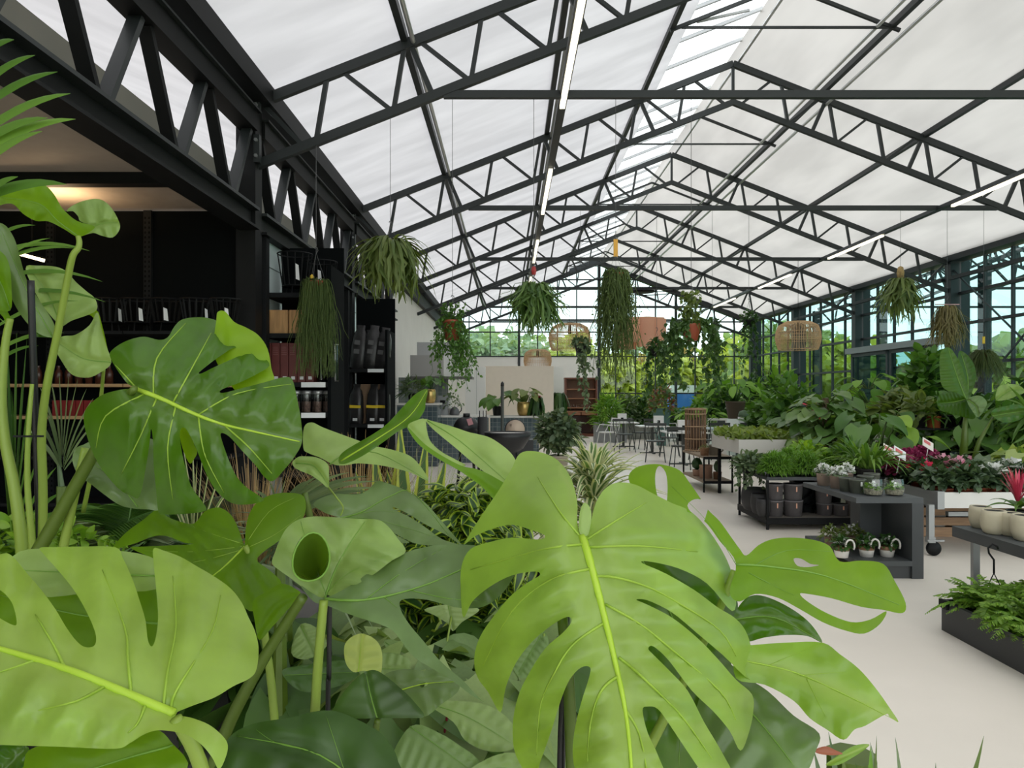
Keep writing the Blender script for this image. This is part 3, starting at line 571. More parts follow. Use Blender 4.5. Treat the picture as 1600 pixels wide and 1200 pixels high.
# nearest leaf, lower left
m3 = fgplant('monstera closest to the camera with the pale leaf filling the lower left corner', -.35, .80, .15, .28)
F_out = [(272,1116),(300,1103),(335,1090),(365,1072),(390,1060),(401,1045),(404,1012),(398,985),(388,964),(378,942),(360,919),(332,899),(308,885),(282,870),(255,860),(240,857),(240,880),(244,920),(247,965),(243,998),(237,1010),(231,1000),(227,968),(218,938),(207,905),(192,872),(180,855),(125,854),(85,855),(62,856),(70,868),(100,902),(122,932),(141,968),(150,994),(147,1009),(133,1011),(120,1002),(104,981),(86,951),(64,921),(44,898),(18,868),(0,866),(-45,880),(-30,895),(-10,915),(8,928),(20,945),(26,970),(22,977),(0,966),(-30,945),(-90,920),(-140,960),(-200,1040),(-190,1120),(-120,1160),(0,1164),(100,1167),(180,1170),(203,1161),(226,1147),(250,1141),(288,1147),(314,1163),(331,1183),(342,1202),(352,1185),(356,1165),(348,1150),(326,1132),(297,1121)]
trleaf(m3, F_out, [(272,1116),(200,1085),(110,1048),(0,1014),(-120,985),(-195,1010)], .80, .05, -.85, MA, 1.0, .07, .016, .010, 7, dfun=lambda p: .014*np.sin((p[:, 0]-20)/50)*np.cos((p[:, 1]-860)/80),
  veins=[[(268,1112),(275,1080),(330,990),(345,930)],[(255,1108),(262,1050),(275,980),(270,900)],[(205,1085),(200,1030),(195,980),(160,890)],[(100,1042),(85,1010),(55,960)],[(165,1072),(120,1095),(60,1110)],[(228,1100),(215,1130),(200,1145)],[(60,1030),(0,1050)]], vr=.0066, label='large pale lime leaf cut by three slits')
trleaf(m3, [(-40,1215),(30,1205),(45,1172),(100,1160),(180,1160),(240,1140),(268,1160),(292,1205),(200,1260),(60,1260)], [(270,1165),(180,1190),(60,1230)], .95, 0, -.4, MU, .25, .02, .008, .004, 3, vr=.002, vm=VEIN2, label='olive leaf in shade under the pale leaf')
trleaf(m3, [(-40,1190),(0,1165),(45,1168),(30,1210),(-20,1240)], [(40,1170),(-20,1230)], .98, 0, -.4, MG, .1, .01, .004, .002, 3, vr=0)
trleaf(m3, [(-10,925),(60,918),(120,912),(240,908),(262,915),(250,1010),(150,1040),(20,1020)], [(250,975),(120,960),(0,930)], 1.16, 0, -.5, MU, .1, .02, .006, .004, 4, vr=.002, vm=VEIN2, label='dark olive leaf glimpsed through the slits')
trleaf(m3, [(10,900),(30,862),(100,858),(200,862),(250,880),(246,920),(150,925),(60,932)], [(245,900),(120,895),(15,890)], 1.12, 0, -.5, MP, .75, .02, .006, .004, 4, vr=.0015, vm=VEIN2, label='pale leaf glimpsed at the top of the slits')
stem(m3, [(274,1122,.83),(312,1192,.84),(330,1300,.84)], (.007, .01), PET)
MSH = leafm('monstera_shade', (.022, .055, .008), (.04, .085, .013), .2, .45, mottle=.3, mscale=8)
LOBE = leafm('lobe_bright', (.34, .40, .11), (.42, .48, .15), .35, .45)  # light on the lobe is put into this brighter colour
# darker low leaves, centre bottom
m4 = fgplant('low dark leaved monstera at the bottom centre of the picture', -.22, 1.42, .15, .26)
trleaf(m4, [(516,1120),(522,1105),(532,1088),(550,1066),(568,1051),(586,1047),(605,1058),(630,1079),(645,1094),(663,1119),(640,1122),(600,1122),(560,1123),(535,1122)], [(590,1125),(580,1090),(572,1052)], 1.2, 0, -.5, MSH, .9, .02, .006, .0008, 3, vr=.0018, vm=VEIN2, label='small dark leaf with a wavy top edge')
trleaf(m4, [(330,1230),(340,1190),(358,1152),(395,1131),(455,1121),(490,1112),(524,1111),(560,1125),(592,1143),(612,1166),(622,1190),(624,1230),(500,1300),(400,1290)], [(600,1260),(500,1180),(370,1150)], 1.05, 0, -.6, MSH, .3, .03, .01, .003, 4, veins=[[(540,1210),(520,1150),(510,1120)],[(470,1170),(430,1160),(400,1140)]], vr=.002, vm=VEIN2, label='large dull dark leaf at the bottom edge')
trleaf(m4, [(540,1035),(538,1010),(548,996),(565,990),(585,998),(596,1015),(597,1040),(592,1055),(570,1048),(552,1050)], [(560,1050),(565,992)], 1.5, 0, -.4, LOBE, 1.0, .02, .006, .002, 3, vr=.0008, label='bright pale lobed leaf with light put into its colour')
trleaf(m4, [(600,1055),(632,1045),(660,1048),(690,1045),(715,1062),(716,1080),(690,1100),(662,1120),(640,1095),(620,1072)], [(620,1080),(665,1068),(715,1065)], 1.45, 0, -.9, MGR, .9, .02, .008, .003, 3, holes=[[(655,1070),(666,1066),(668,1070),(660,1074)]], vr=.0016, label='grey green leaf with a slit')
stem(m4, [(590,1125,1.2),(580,1170,1.22),(540,1300,1.3)], (.005, .008), PETD)
# ---------------------------------------------------------------- plant library
def blade(prof, ny=6, nx=2, droop=.25, fold=.12, wave=0, back=0, L=1.0):
    """leaf of unit length along +Y, facing +Z; prof = half width along it"""
    V = []; Fq = []; u = []
    tt = np.linspace(0, 1, ny+1); ww = np.interp(tt, np.linspace(0, 1, len(prof)), prof)
    for i, t in enumerate(tt):
        for j in range(-nx, nx+1):
            k = j/nx; x = k*ww[i]; y = t-back*abs(k)**1.5*(1-t)**3
            z = fold*abs(x)-droop*t*t+wave*math.sin(9*t+2*k)*abs(k)
            V.append((x, y*L, z)); u.append(k)
    n = 2*nx+1
    for i in range(ny):
        for j in range(n-1): a = i*n+j; Fq.append((a, a+1, a+n+1, a+n))
    return np.array(V), np.array(Fq), np.array(u)
OVAL = blade([.02, .19, .27, .29, .26, .18, .02], 5, 1, .25, .25)
OVAL_F = blade([.02, .19, .27, .29, .26, .18, .02], 9, 2, .3, .3, .02)
LANCE = blade([.03, .07, .085, .08, .06, .035, .004], 5, 1, .3, .5)
HEART = blade([.22, .38, .40, .36, .28, .17, .02], 9, 3, .35, .18, .03, .30)
HEART_S = blade([.22, .38, .40, .36, .28, .17, .02], 4, 1, .3, .2, 0, .3)
PADDLE = blade([.02, .15, .21, .235, .235, .21, .15, .02], 12, 2, .35, .35, .02)
TINY = (np.array([(-.25, .3, 0), (0, 0, 0), (.25, .3, 0), (0, 1, -.1), (0, .35, -.06)], float), np.array([(0, 1, 4, 3), (1, 2, 3, 4)]), np.array([-1, 0, 1, 0, 0.]))
def flower_t(n=5, w=.22):
    V = [(0, 0, 0)]; Fq = []; u = [0]
    for i in range(n):
        a = 2*math.pi*i/n; d = np.array([math.cos(a), math.sin(a), 0]); s = np.array([-d[1], d[0], 0]); b = len(V)
        for p in (d*.3+s*w, d*.55, d*.3-s*w): V.append(tuple(p+np.array([0, 0, .12]))); u.append(1)
        Fq.append((0, b+2, b+1, b))
    return np.array(V), np.array(Fq), np.array(u, float)
FLOW = flower_t()
def nrm(a): return a/np.maximum(np.linalg.norm(a, axis=-1, keepdims=True), 1e-9)
def scat(T, Pn, D, N, Sz, name, m, parent, stuff=True, v=None, loc=None, smooth=True):
    V, Fq, u = T; Pn = np.asarray(Pn, float); k = len(Pn); D = nrm(np.asarray(D, float)); N = np.asarray(N, float)
    X = nrm(np.cross(D, N)); Z = np.cross(X, D); Sz = np.broadcast_to(np.asarray(Sz, float), (k,))
    A = V[None, :, 0, None]*X[:, None]+V[None, :, 1, None]*D[:, None]+V[None, :, 2, None]*Z[:, None]
    A = A*Sz[:, None, None]+Pn[:, None]
    Fa = (Fq[None]+np.arange(k)[:, None, None]*len(V)).reshape(-1, Fq.shape[1])
    vv = NR.uniform(0, 1, k) if v is None else np.broadcast_to(v, (k,))
    return ob(name, mkmesh(name, A.reshape(-1, 3), Fa, m, smooth, u=np.tile(u, k), v=np.repeat(vv, len(V))), parent, loc, stuff)
def ribbons(paths, w, name, m, parent, stuff=True, side=None, v=None, cup=0.0, loc=None):
    """paths N,K,3; w: width per K (or N,K); each path becomes a folded strap with a centre line"""
    Pt = np.asarray(paths, float); n, k, _ = Pt.shape; w = np.broadcast_to(np.asarray(w, float), (n, k))
    T = np.gradient(Pt, axis=1); T = nrm(T)
    if side is None:
        up = np.array([0, 0, 1.0]); side = nrm(np.cross(T[:, :1], up)+1e-4)
    sd = np.broadcast_to(np.asarray(side, float), Pt.shape) if np.ndim(side) < 3 else np.broadcast_to(side, Pt.shape)
    sd = nrm(sd-T*(sd*T).sum(-1, keepdims=True)); nn = np.cross(sd, T)
    q = np.stack([Pt-sd*w[..., None]/2+nn*cup*w[..., None], Pt, Pt+sd*w[..., None]/2+nn*cup*w[..., None]], 2)     # n,k,3,3
    V = q.reshape(-1, 3); idx = np.arange(n*k*3).reshape(n, k, 3)
    Fa = np.stack([idx[:, :-1, :-1], idx[:, :-1, 1:], idx[:, 1:, 1:], idx[:, 1:, :-1]], -1).reshape(-1, 4)
    vv = NR.uniform(0, 1, n) if v is None else np.broadcast_to(v, (n,))
    return ob(name, mkmesh(name, V, Fa, m, True, u=np.tile([-1, 0, 1], n*k), v=np.repeat(vv, k*3)), parent, loc, stuff)
def arch(n, L, spread, up, droop, K=8, base=.03, jit=.25, phi=None, rise=1.0):
    """paths that leave a crown, rise and arch over"""
    ph = NR.uniform(0, 2*np.pi, n) if phi is None else phi
    Ls = L*NR.uniform(1-jit, 1+jit*.4, n); el = NR.uniform(up[0], up[1], n); t = np.linspace(0, 1, K)
    dr = droop*NR.uniform(.7, 1.3, n)*spread
    out = np.zeros((n, K, 3)); r0 = base*np.sqrt(NR.uniform(0, 1, n))
    h = Ls[:, None]*t*np.cos(el)[:, None]+r0[:, None]; z = Ls[:, None]*t*np.sin(el)[:, None]*rise-dr[:, None]*Ls[:, None]*t**2
    out[..., 0] = h*np.cos(ph)[:, None]; out[..., 1] = h*np.sin(ph)[:, None]; out[..., 2] = z
    return out
def hang(n, L, R0, out_, K=9, jit=.4, lmin=.35, wob=.03, power=.5):
    """strands that spill over a rim of radius R0 and fall"""
    ph = NR.uniform(0, 2*np.pi, n); Ls = L*NR.uniform(lmin, 1, n); t = np.linspace(0, 1, K); o = out_*NR.uniform(.4, 1.1, n)
    h = R0*NR.uniform(.3, 1, n)[:, None]+o[:, None]*(1-np.exp(-3.2*t))[None]
    z = np.minimum(.22*L*0+.10, .1)*np.sin(np.minimum(t*7, np.pi))[None]*NR.uniform(.2, 1, n)[:, None]-Ls[:, None]*t**1.25
    w = wob*np.cumsum(NR.normal(0, 1, (n, K, 2)), 1)*t[None, :, None]/math.sqrt(K)*1.5
    return np.stack([h*np.cos(ph)[:, None]+w[..., 0], h*np.sin(ph)[:, None]+w[..., 1], z], -1)
def along(paths, per, T, size, name, m, parent, stuff=True, t0=.05, drop=.35, v=None, loc=None, jit=.3):
    """leaves set along paths"""
    n, k, _ = paths.shape; tt = NR.uniform(t0, 1, (n, per))*(k-1); i = np.minimum(tt.astype(int), k-2); f = (tt-i)[..., None]
    r = np.arange(n)[:, None]; Pn = paths[r, i]*(1-f)+paths[r, i+1]*f; d = nrm(paths[r, i+1]-paths[r, i])
    rnd = nrm(NR.normal(0, 1, Pn.shape)); D = nrm(np.cross(d, rnd))+d*.4+np.array([0, 0, -drop])
    N = np.array([0, 0, 1.0])+NR.normal(0, .5, Pn.shape)
    return scat(T, Pn.reshape(-1, 3), D.reshape(-1, 3), N.reshape(-1, 3), size*NR.uniform(1-jit, 1+jit, n*per), name, m, parent, stuff, v, loc)
def tubes(paths, r, name, m, parent, stuff=True, n=3, v=None, loc=None):
    Pt = np.asarray(paths, float); N, K, _ = Pt.shape; T = nrm(np.gradient(Pt, axis=1))
    a = nrm(np.cross(T, np.array([.31, .87, .4]))); b = np.cross(T, a); rr = np.broadcast_to(np.asarray(r, float), (N, K)) if np.ndim(r) < 2 else r
    ring = [Pt+(a*math.cos(2*math.pi*j/n)+b*math.sin(2*math.pi*j/n))*rr[..., None] for j in range(n)]
    V = np.stack(ring, 2).reshape(-1, 3); idx = np.arange(N*K*n).reshape(N, K, n); nx = np.roll(idx, -1, 2)
    Fa = np.stack([idx[:, :-1], nx[:, :-1], nx[:, 1:], idx[:, 1:]], -1).reshape(-1, 4)
    vv = NR.uniform(0, 1, N) if v is None else np.broadcast_to(v, (N,))
    return ob(name, mkmesh(name, V, Fa, m, True, u=np.zeros(N*K*n), v=np.repeat(vv, K*n)), parent, loc, stuff)
def dome(n, r, h, T, size, name, m, parent, z0=0, loc=None, fill=.55, out=.7, v=None, rx=None, stuff=True):
    """bushy mound of small leaves"""
    d = nrm(NR.normal(0, 1, (n, 3))); d[:, 2] = np.abs(d[:, 2])*1.0-.15; q = NR.uniform(fill, 1, n)[:, None]
    Pn = d*q*np.array([r, rx or r, h])+np.array([0, 0, z0]); D = d*out+NR.normal(0, .4, d.shape); N = np.array([0, 0, 1.])+d*.4+NR.normal(0, .3, d.shape)
    return scat(T, Pn, D, N, size*NR.uniform(.7, 1.2, n), name, m, parent, stuff, v, loc)
def pinnate(pp, per, sz, T, name, m, parent, t0=.1):
    nn, k, _ = pp.shape; a = []; D = []; S = []
    for s in (-1, 1):
        tt = np.linspace(t0, .985, per)*(k-1); i = np.minimum(tt.astype(int), k-2); f = (tt-i)[None, :, None]
        d = nrm(pp[:, i+1]-pp[:, i]); sd = nrm(np.cross(d, np.array([0, 0, 1.])))*s
        a.append((pp[:, i]*(1-f)+pp[:, i+1]*f).reshape(-1, 3)); D.append((sd+d*.35+np.array([0, 0, -.15])+NR.normal(0, .12, d.shape)).reshape(-1, 3)); S.append(np.tile(sz*np.sin(np.pi*(.14+.82*np.linspace(0, 1, per)))**.7, nn))
    a = np.concatenate(a); return scat(T, a, np.concatenate(D), np.tile([0, -.2, 1.], (len(a), 1))+NR.normal(0, .25, a.shape), np.concatenate(S), name, m, parent)
LM = {}
def leafplant(t, crown, n, T, size, m, pm, L=.4, el=(.5, 1.4), base=.03, z0=0, face=None, phi=None, jit=.3, leafname='leaf', pr=.004, dn=.35, vlist=3):
    """petioles rising from a crown, each ending in one leaf that is a part of its own"""
    key = (id(T), m.name)
    if key not in LM:
        LM[key] = [mkmesh('leaf', T[0], T[1], m, True, u=T[2], v=np.full(len(T[0]), x)) for x in (.15, .5, .9)[:vlist]]
    w = MB(); cx, cy, cz = crown
    for i in range(n):
        ph = (phi[0]+(phi[1]-phi[0])*R.random()) if phi else 2.4*i+R.uniform(-.4, .4)
        e = R.uniform(*el); l = L*R.uniform(1-jit, 1+jit*.3); h = l*math.cos(e); z = l*math.sin(e)
        p0 = Vector((cx+math.cos(ph)*base, cy+math.sin(ph)*base, cz)); p2 = Vector((cx+math.cos(ph)*(base+h), cy+math.sin(ph)*(base+h), cz+z)); p1 = p0.lerp(p2, .5)+Vector((0, 0, l*.1))
        w.tube([p0, p1, p2], [pr*1.2, pr, pr*.8], 5)
        D = Vector((math.cos(ph), math.sin(ph), -dn+R.uniform(-.35, .35))).normalized(); D = (D+Vector((R.uniform(-.4, .4), R.uniform(-.4, .4), 0))).normalized()
        Nv = Vector((R.uniform(-.3, .3), R.uniform(-.3, .3)-.15, 1)); X = D.cross(Nv).normalized(); Z = X.cross(D)
        s = size*R.uniform(.75, 1.15); o = ob(leafname, R.choice(LM[key]), t)
        o.matrix_local = Matrix(((X.x*s, D.x*s, Z.x*s, p2.x), (X.y*s, D.y*s, Z.y*s, p2.y), (X.z*s, D.z*s, Z.z*s, p2.z), (0, 0, 0, 1)))
    w.build('stems', pm, t, smooth=True)
# foliage colours
L_DARK = leafm('leaf_dark', (.020, .062, .012), (.045, .11, .020), .25, .4)
L_MID = leafm('leaf_mid', (.045, .12, .018), (.09, .19, .03), .3, .42)
L_LIME = leafm('leaf_lime', (.13, .26, .02), (.24, .38, .04), .35, .45)
L_FERN = leafm('leaf_fern', (.075, .19, .02), (.16, .30, .035), .35, .5)
L_OLIVE = leafm('leaf_olive', (.075, .12, .025), (.15, .19, .05), .3, .5)
L_GREY = leafm('leaf_greygreen', (.07, .12, .06), (.15, .20, .11), .25, .45)
L_RHIP = leafm('rhipsalis_green', (.05, .085, .015), (.10, .145, .034), .2, .5)
L_VAR = leafm('leaf_cream_edge', (.08, .16, .045), (.13, .22, .07), .3, .42, edge=(.66, .66, .46), ew=.45)
L_LVAR = leafm('leaf_lime_edge', (.018, .055, .010), (.03, .08, .015), .25, .35, edge=(.30, .42, .03), ew=.6)
L_SAGE = leafm('palm_sage', (.10, .15, .075), (.18, .23, .12), .25, .45)
L_PALM = leafm('palm_green', (.06, .14, .02), (.13, .24, .04), .3, .42)
L_STRAW = leafm('grass_straw', (.20, .12, .05), (.38, .27, .13), .25, .6)
L_RED = leafm('leaf_red', (.20, .012, .025), (.40, .03, .07), .25, .4, tcol=(1.2, .8, .8))
L_PURP = leafm('flower_purple', (.16, .012, .055), (.36, .04, .13), .2, .6, tcol=(1.2, .8, .9))
L_PINK = leafm('flower_pink', (.60, .18, .28), (.85, .48, .55), .3, .6, tcol=(1, .9, .9))
L_SCAR = leafm('flower_scarlet', (.50, .012, .05), (.72, .03, .10), .25, .55, tcol=(1, .8, .8))
L_WHITE = leafm('flower_white', (.70, .70, .64), (.86, .86, .80), .3, .6, tcol=(1, 1, 1))
TERRA = mat('terracotta_plastic', (.34, .075, .035), .5)
ORANGE = mat('orange_terracotta', (.50, .13, .045), .6)
WIRE = mat('steel_wire', (.12, .12, .12), .4, .8)
# ---------------------------------------------------------------- hanging plants
def hangthing(name, label, x, Y, z, ztop, cat='hanging plant', tri=.3, pm=None):
    t = thing(name, label, cat, (x, Y, z), 'hanging plants')
    w = MB(); w.tube([(0, 0, tri), (0, 0, ztop-z)], .003, 5, False); w.build('wire', WIRE, t)
    w = MB()
    for k in range(3):
        a = 2.1*k+.4; w.tube([(0, 0, tri), (math.cos(a)*.09, math.sin(a)*.09, .02)], .002, 4, False)
    w.tube([(0, .0, tri-.01), (.018, 0, tri+.02), (.012, 0, tri+.05), (-.008, 0, tri+.055), (-.014, 0, tri+.04)], .0045, 6); w.build('hook', WIRE, t)
    MB().lathe([(.07, -.12), (.10, .0), (.105, .0), (.10, -.01), (.09, -.03)], 16).build('pot', pm or TERRA, t, smooth=True)
    return t
Y1, Y2 = TY[1], TY[2]
ZT = H+1.0*U-.03
def zbc(x): return zt(x)-DB-.05
q = P(494, 440, Y1-.02); t = hangthing('hanging_rhipsalis', 'thin-stemmed rhipsalis hanging in front of the black shelves at the left', q.x, q.y, q.z, zbc(q.x))
tubes(hang(430, 1.0, .10, .10, 9, lmin=.45, wob=.035), np.linspace(.0042, .0022, 9), 'strands', L_RHIP, t)
MB().lathe([(.018, 0), (.02, .03), (.001, .05)], 8, (-.03, -.05, .02)).build('tag', mat('yellow_tag', (.75, .50, .03), .5), t)
q = P(610, 378, Y1); t = hangthing('hanging_strap_cactus', 'broad strap leaved hanging cactus nearest the left shelves, full and olive green', q.x, q.y, q.z-.02, zbc(q.x), tri=.18)
pp = np.concatenate([hang(150, .62, .10, .26, 8, lmin=.35, wob=.06), arch(70, .42, 1, (.0, .9), 1.0, 8, .08)])
ribbons(pp, np.array([.010, .02, .03, .033, .033, .03, .022, .006])*1.15, 'straps', L_OLIVE, t, cup=.15)
q = P(707, 503, Y1); t = hangthing('hanging_trailing_fern', 'trailing plant in a terracotta hanging pot before the white left wall', q.x, q.y, q.z, ZT, tri=.22)
MB().lathe([(.072, -.19), (.10, -.01), (.107, -.01), (.107, .015), (.095, .015), (.09, -.03)], 20).build('hanging_pot', TERRA, t, smooth=True)
pp = hang(46, .72, .08, .15, 10, lmin=.4, wob=.05); tubes(pp, np.full(10, .002), 'vines', L_DARK, t); along(pp, 34, OVAL, .036, 'foliage', L_MID, t)
pp = arch(16, .26, 1, (.9, 1.45), .2, 8, .05); tubes(pp, np.full(8, .0025), 'shoots', L_MID, t); along(pp, 22, OVAL, .034, 'shoot_leaves', L_MID, t, drop=-.3)
q = P(834, 452, Y1); t = hangthing('hanging_leaf_cactus', 'dense dark green ball of drooping leaf cactus under the left light rail', q.x, q.y, q.z, ZT, tri=.14)
pp = np.concatenate([hang(330, .50, .07, .20, 8, lmin=.15, wob=.07), arch(190, .23, 1, (.0, 1.3), .9, 8, .05)])
ribbons(pp, np.array([.006, .014, .02, .023, .023, .02, .014, .004]), 'straps', L_FERN if 0 else leafm('cactus_green', (.04, .095, .018), (.11, .19, .04), .28, .45), t, cup=.15)
MB().lathe([(.02, .15), (.028, .19), (.02, .23), (.001, .24)], 8).build('tag', mat('red_tag', (.4, .03, .03), .5), t)
q = P(962, 428, Y1); t = hangthing('hanging_long_rhipsalis', 'long hanging rhipsalis with a yellow tag falling in the middle of the hall', q.x, q.y, q.z, ZT, tri=.2)
tubes(np.concatenate([hang(330, 1.15, .09, .10, 9, lmin=.25, wob=.05), hang(220, .30, .07, .10, 9, lmin=.5, wob=.02)]), np.linspace(.0046, .0028, 9), 'strands', L_RHIP, t)
along(hang(120, .95, .09, .10, 9, lmin=.4, wob=.05), 18, TINY, .035, 'strand_tips', L_RHIP, t)
ubox('tag', -.022, .022, -.004, .004, .18, .36, mat('orange_tag', (.75, .38, .04), .5), t)
q = P(1080, 508, Y1); t = hangthing('hanging_ivy', 'hanging ivy with long spreading trails in a red pot below the right slope', q.x, q.y, q.z, ZT, tri=.35)
MB().lathe([(.065, -.16), (.10, -.01), (.105, .01), (.09, .01)], 18).build('hanging_pot', TERRA, t, smooth=True)
pp = hang(30, .74, .10, .27, 10, lmin=.3, wob=.08, jit=.4); tubes(pp, np.full(10, .0018), 'vines', L_DARK, t); along(pp, 34, HEART_S, .048, 'foliage', leafm('ivy_backlit_green', (.025, .07, .012), (.06, .12, .025), .25, .42), t)  # backlit shade is put into the dark ivy leaf colour
pp = np.array([[(R.uniform(-.11, .11), R.uniform(-.1, .1), .36*k/7-.02) for k in range(8)] for _ in range(26)])+NR.normal(0, .012, (26, 8, 3)); along(pp, 12, HEART_S, .04, 'climbing_leaves', L_OLIVE, t)
ribbons(arch(40, .22, 1, (.2, 1.3), .9, 8, .05), np.array([.006, .01, .013, .013, .012, .01, .006, .002]), 'straps', L_MID, t)
def trail(px, py, Yd, L, label, m=L_DARK, n=12, sp=.10, sz=.05, top=True, ztop=None):
    q = P(px, py, Yd); t = hangthing('hanging_vine', label, q.x, q.y, q.z, ztop or ZT, tri=.3, pm=POTB)
    pp = hang(n, L, .08, sp, 10, lmin=.3, wob=.06); tubes(pp, np.full(10, .002), 'vines', m, t); along(pp, 28, HEART_S, sz*1.05, 'foliage', m, t)
    if top: dome(150, .17, .2, HEART_S, sz, 'crown', m, t, 0)
    return t
trail(1170, 500, Y2, 1.15, 'small leaved vine hanging in front of the far right corner column', L_DARK, 10)  # the dark vines' backlit shade is put into their leaf colour
trail(1026, 545, Y2, 1.0, 'narrow trailing vine hanging just left of the red potted ivy', L_DARK, 10, .10, .055)
trail(1113, 512, Y2, 1.3, 'dense trailing vine hanging just right of the red potted ivy', L_DARK, 13, .10, .055)
trail(907, 540, Y2, 1.2, 'trailing vine with round leaves hanging by the brown dresser', L_GREY, 9, .10, .06)
q = P(1407, 440, Y2); t = hangthing('hanging_staghorn', 'staghorn-like hanging plant before the right glass wall, above the tall plants', q.x, q.y, q.z, ZT, tri=.2)
pp = np.concatenate([hang(110, .75, .07, .24, 8, lmin=.3, wob=.08), arch(50, .34, 1, (-.1, .9), .9, 8, .05)])
ribbons(pp, np.array([.010, .02, .032, .038, .038, .032, .022, .006])*1.1, 'straps', L_OLIVE, t, cup=.15)
MB().lathe([(.05, .05), (.06, .15), (.04, .24), (.001, .26)], 10).build('nest', mat('hessian', (.32, .22, .09), .9, noise=.3, scale=30), t, smooth=True)
q = P(1480, 482, Y2); t = hangthing('hanging_bronze_rhipsalis', 'bronze tinted bushy rhipsalis hanging above the banana leaf', q.x, q.y, q.z, ZT, tri=.16)
ribbons(hang(330, .72, .10, .13, 8, lmin=.4, wob=.06), np.array([.008, .014, .017, .018, .018, .016, .012, .004]), 'straps', leafm('bronze_green', (.12, .105, .035), (.22, .18, .075), .3, .5), t, cup=.1)
ubox('hanger_ring', -.2, .2, -.01, .01, .06, .075, mat('pink_ring', (.6, .35, .35), .5), t)
q = P(1537, 552, Y2); t = hangthing('hanging_moss_ball', 'round mossy ball of thin rhipsalis hanging at the right edge', q.x, q.y, q.z, ZT, tri=.18)
tubes(np.concatenate([arch(520, .27, 1, (-.6, 1.2), 1.1, 7, .05), hang(160, .42, .08, .14, 7, lmin=.5)]), np.linspace(.0055, .003, 7), 'strands', leafm('moss_green', (.05, .085, .015), (.10, .14, .03), .2, .5), t)
ubox('tag', -.02, .02, -.005, .005, .16, .28, MT['yellow_tag'], t)
# ---------------------------------------------------------------- lampshades over the café
RAT = mat('rattan', (.58, .38, .20), .6, noise=.2, scale=20)
def rattan(px, py, Yd, r, h, label, n=84, flat=.75, rings=5):
    q = P(px, py, Yd); t = thing('rattan_lampshade', label, 'lampshade', q, 'rattan lampshades')
    pr = [(r*.12, h*.5), (r*.55, h*.47), (r*.86, h*.34), (r*.97, h*.12), (r, -.1*h), (r*.95, -.3*h), (r*.86, -.5*h)]
    for i in range(n):
        a = 2*math.pi*i/n; w = MB().tube([(p*math.cos(a), p*math.sin(a), z) for p, z in pr], .013*r, 4)
        w.build('cane', RAT, t)
    for p, z in ((r*.55, h*.47), (r*.97, h*.12), (r, -.1*h), (r, -.16*h), (r*.86, -.5*h), (r*.12, h*.5)):
        MB().tube([(p*math.cos(k*.2618), p*math.sin(k*.2618), z) for k in range(25)], .012*r, 5, False).build('hoop', RAT, t)
    MB().tube([(0, 0, h*.5), (0, 0, ZT-q.z)], .005, 5).build('cord', BLACK, t); MB().lathe([(.03, h*.1), (.05, h*.2), (.03, h*.45)], 10).build('lamp_holder', BLACK, t, smooth=True)
    return t
rattan(890, 526, TY[3], .48, .62, 'open rattan lampshade left of the gable mullion, the larger one')
rattan(840, 561, TY[4], .41, .58, 'small rattan lampshade low over the cream block')
rattan(1247, 524, TY[3], .50, .66, 'large rattan lampshade in front of the right glass wall')
q = P(1000, 521, TY[3]); t = thing('scalloped_lampshade', 'large terracotta fabric lampshade with scalloped folds hanging near the gable', 'lampshade', q)
SAL = leafm('terracotta_fabric', (.62, .36, .25), (.68, .40, .29), .4, .8, tcol=(1.1, 1, .9))
for k in range(9):
    a = 2*math.pi*k/9; w = MB(); pts = [(.40*math.cos(a)+.2*math.cos(b), .40*math.sin(a)+.2*math.sin(b)) for b in np.linspace(a-1.75, a+1.75, 11)]
    hh = .34 if k % 2 else .24
    w.add([(x, y, .33) for x, y in pts]+[(x, y, -hh) for x, y in pts], [(i, i+1, i+12, i+11) for i in range(10)]); w.build('fold', SAL, t, smooth=True)
MB().tube([(0, 0, -.1), (0, 0, ZT-q.z)], .005, 5).build('cord', BLACK, t); MB().lathe([(.01, .31), (.45, .31)], 24, cap0=False).build('top_ring', SAL, t)
q = P(1004, 457, TY[3]+.3); t = thing('ring_lamp', 'flat black disc lamp ringed by a thin hoop below the gable', 'lamp', q)
MB().lathe([(.001, 0), (.27, 0), (.29, .025), (.27, .05), (.001, .05)], 28).build('disc', BLACK, t, smooth=True)
MB().tube([(.17+.62*math.cos(k*.2618), .62*math.sin(k*.2618), .02) for k in range(25)], .012, 6, False).build('hoop', BLACK, t); MB().tube([(0, 0, .05), (0, 0, ZT-q.z)], .004, 5).build('cord', BLACK, t)
MB().tube([(-.45, 0, .02), (.79, 0, .02)], .008, 5).build('spar', BLACK, t)
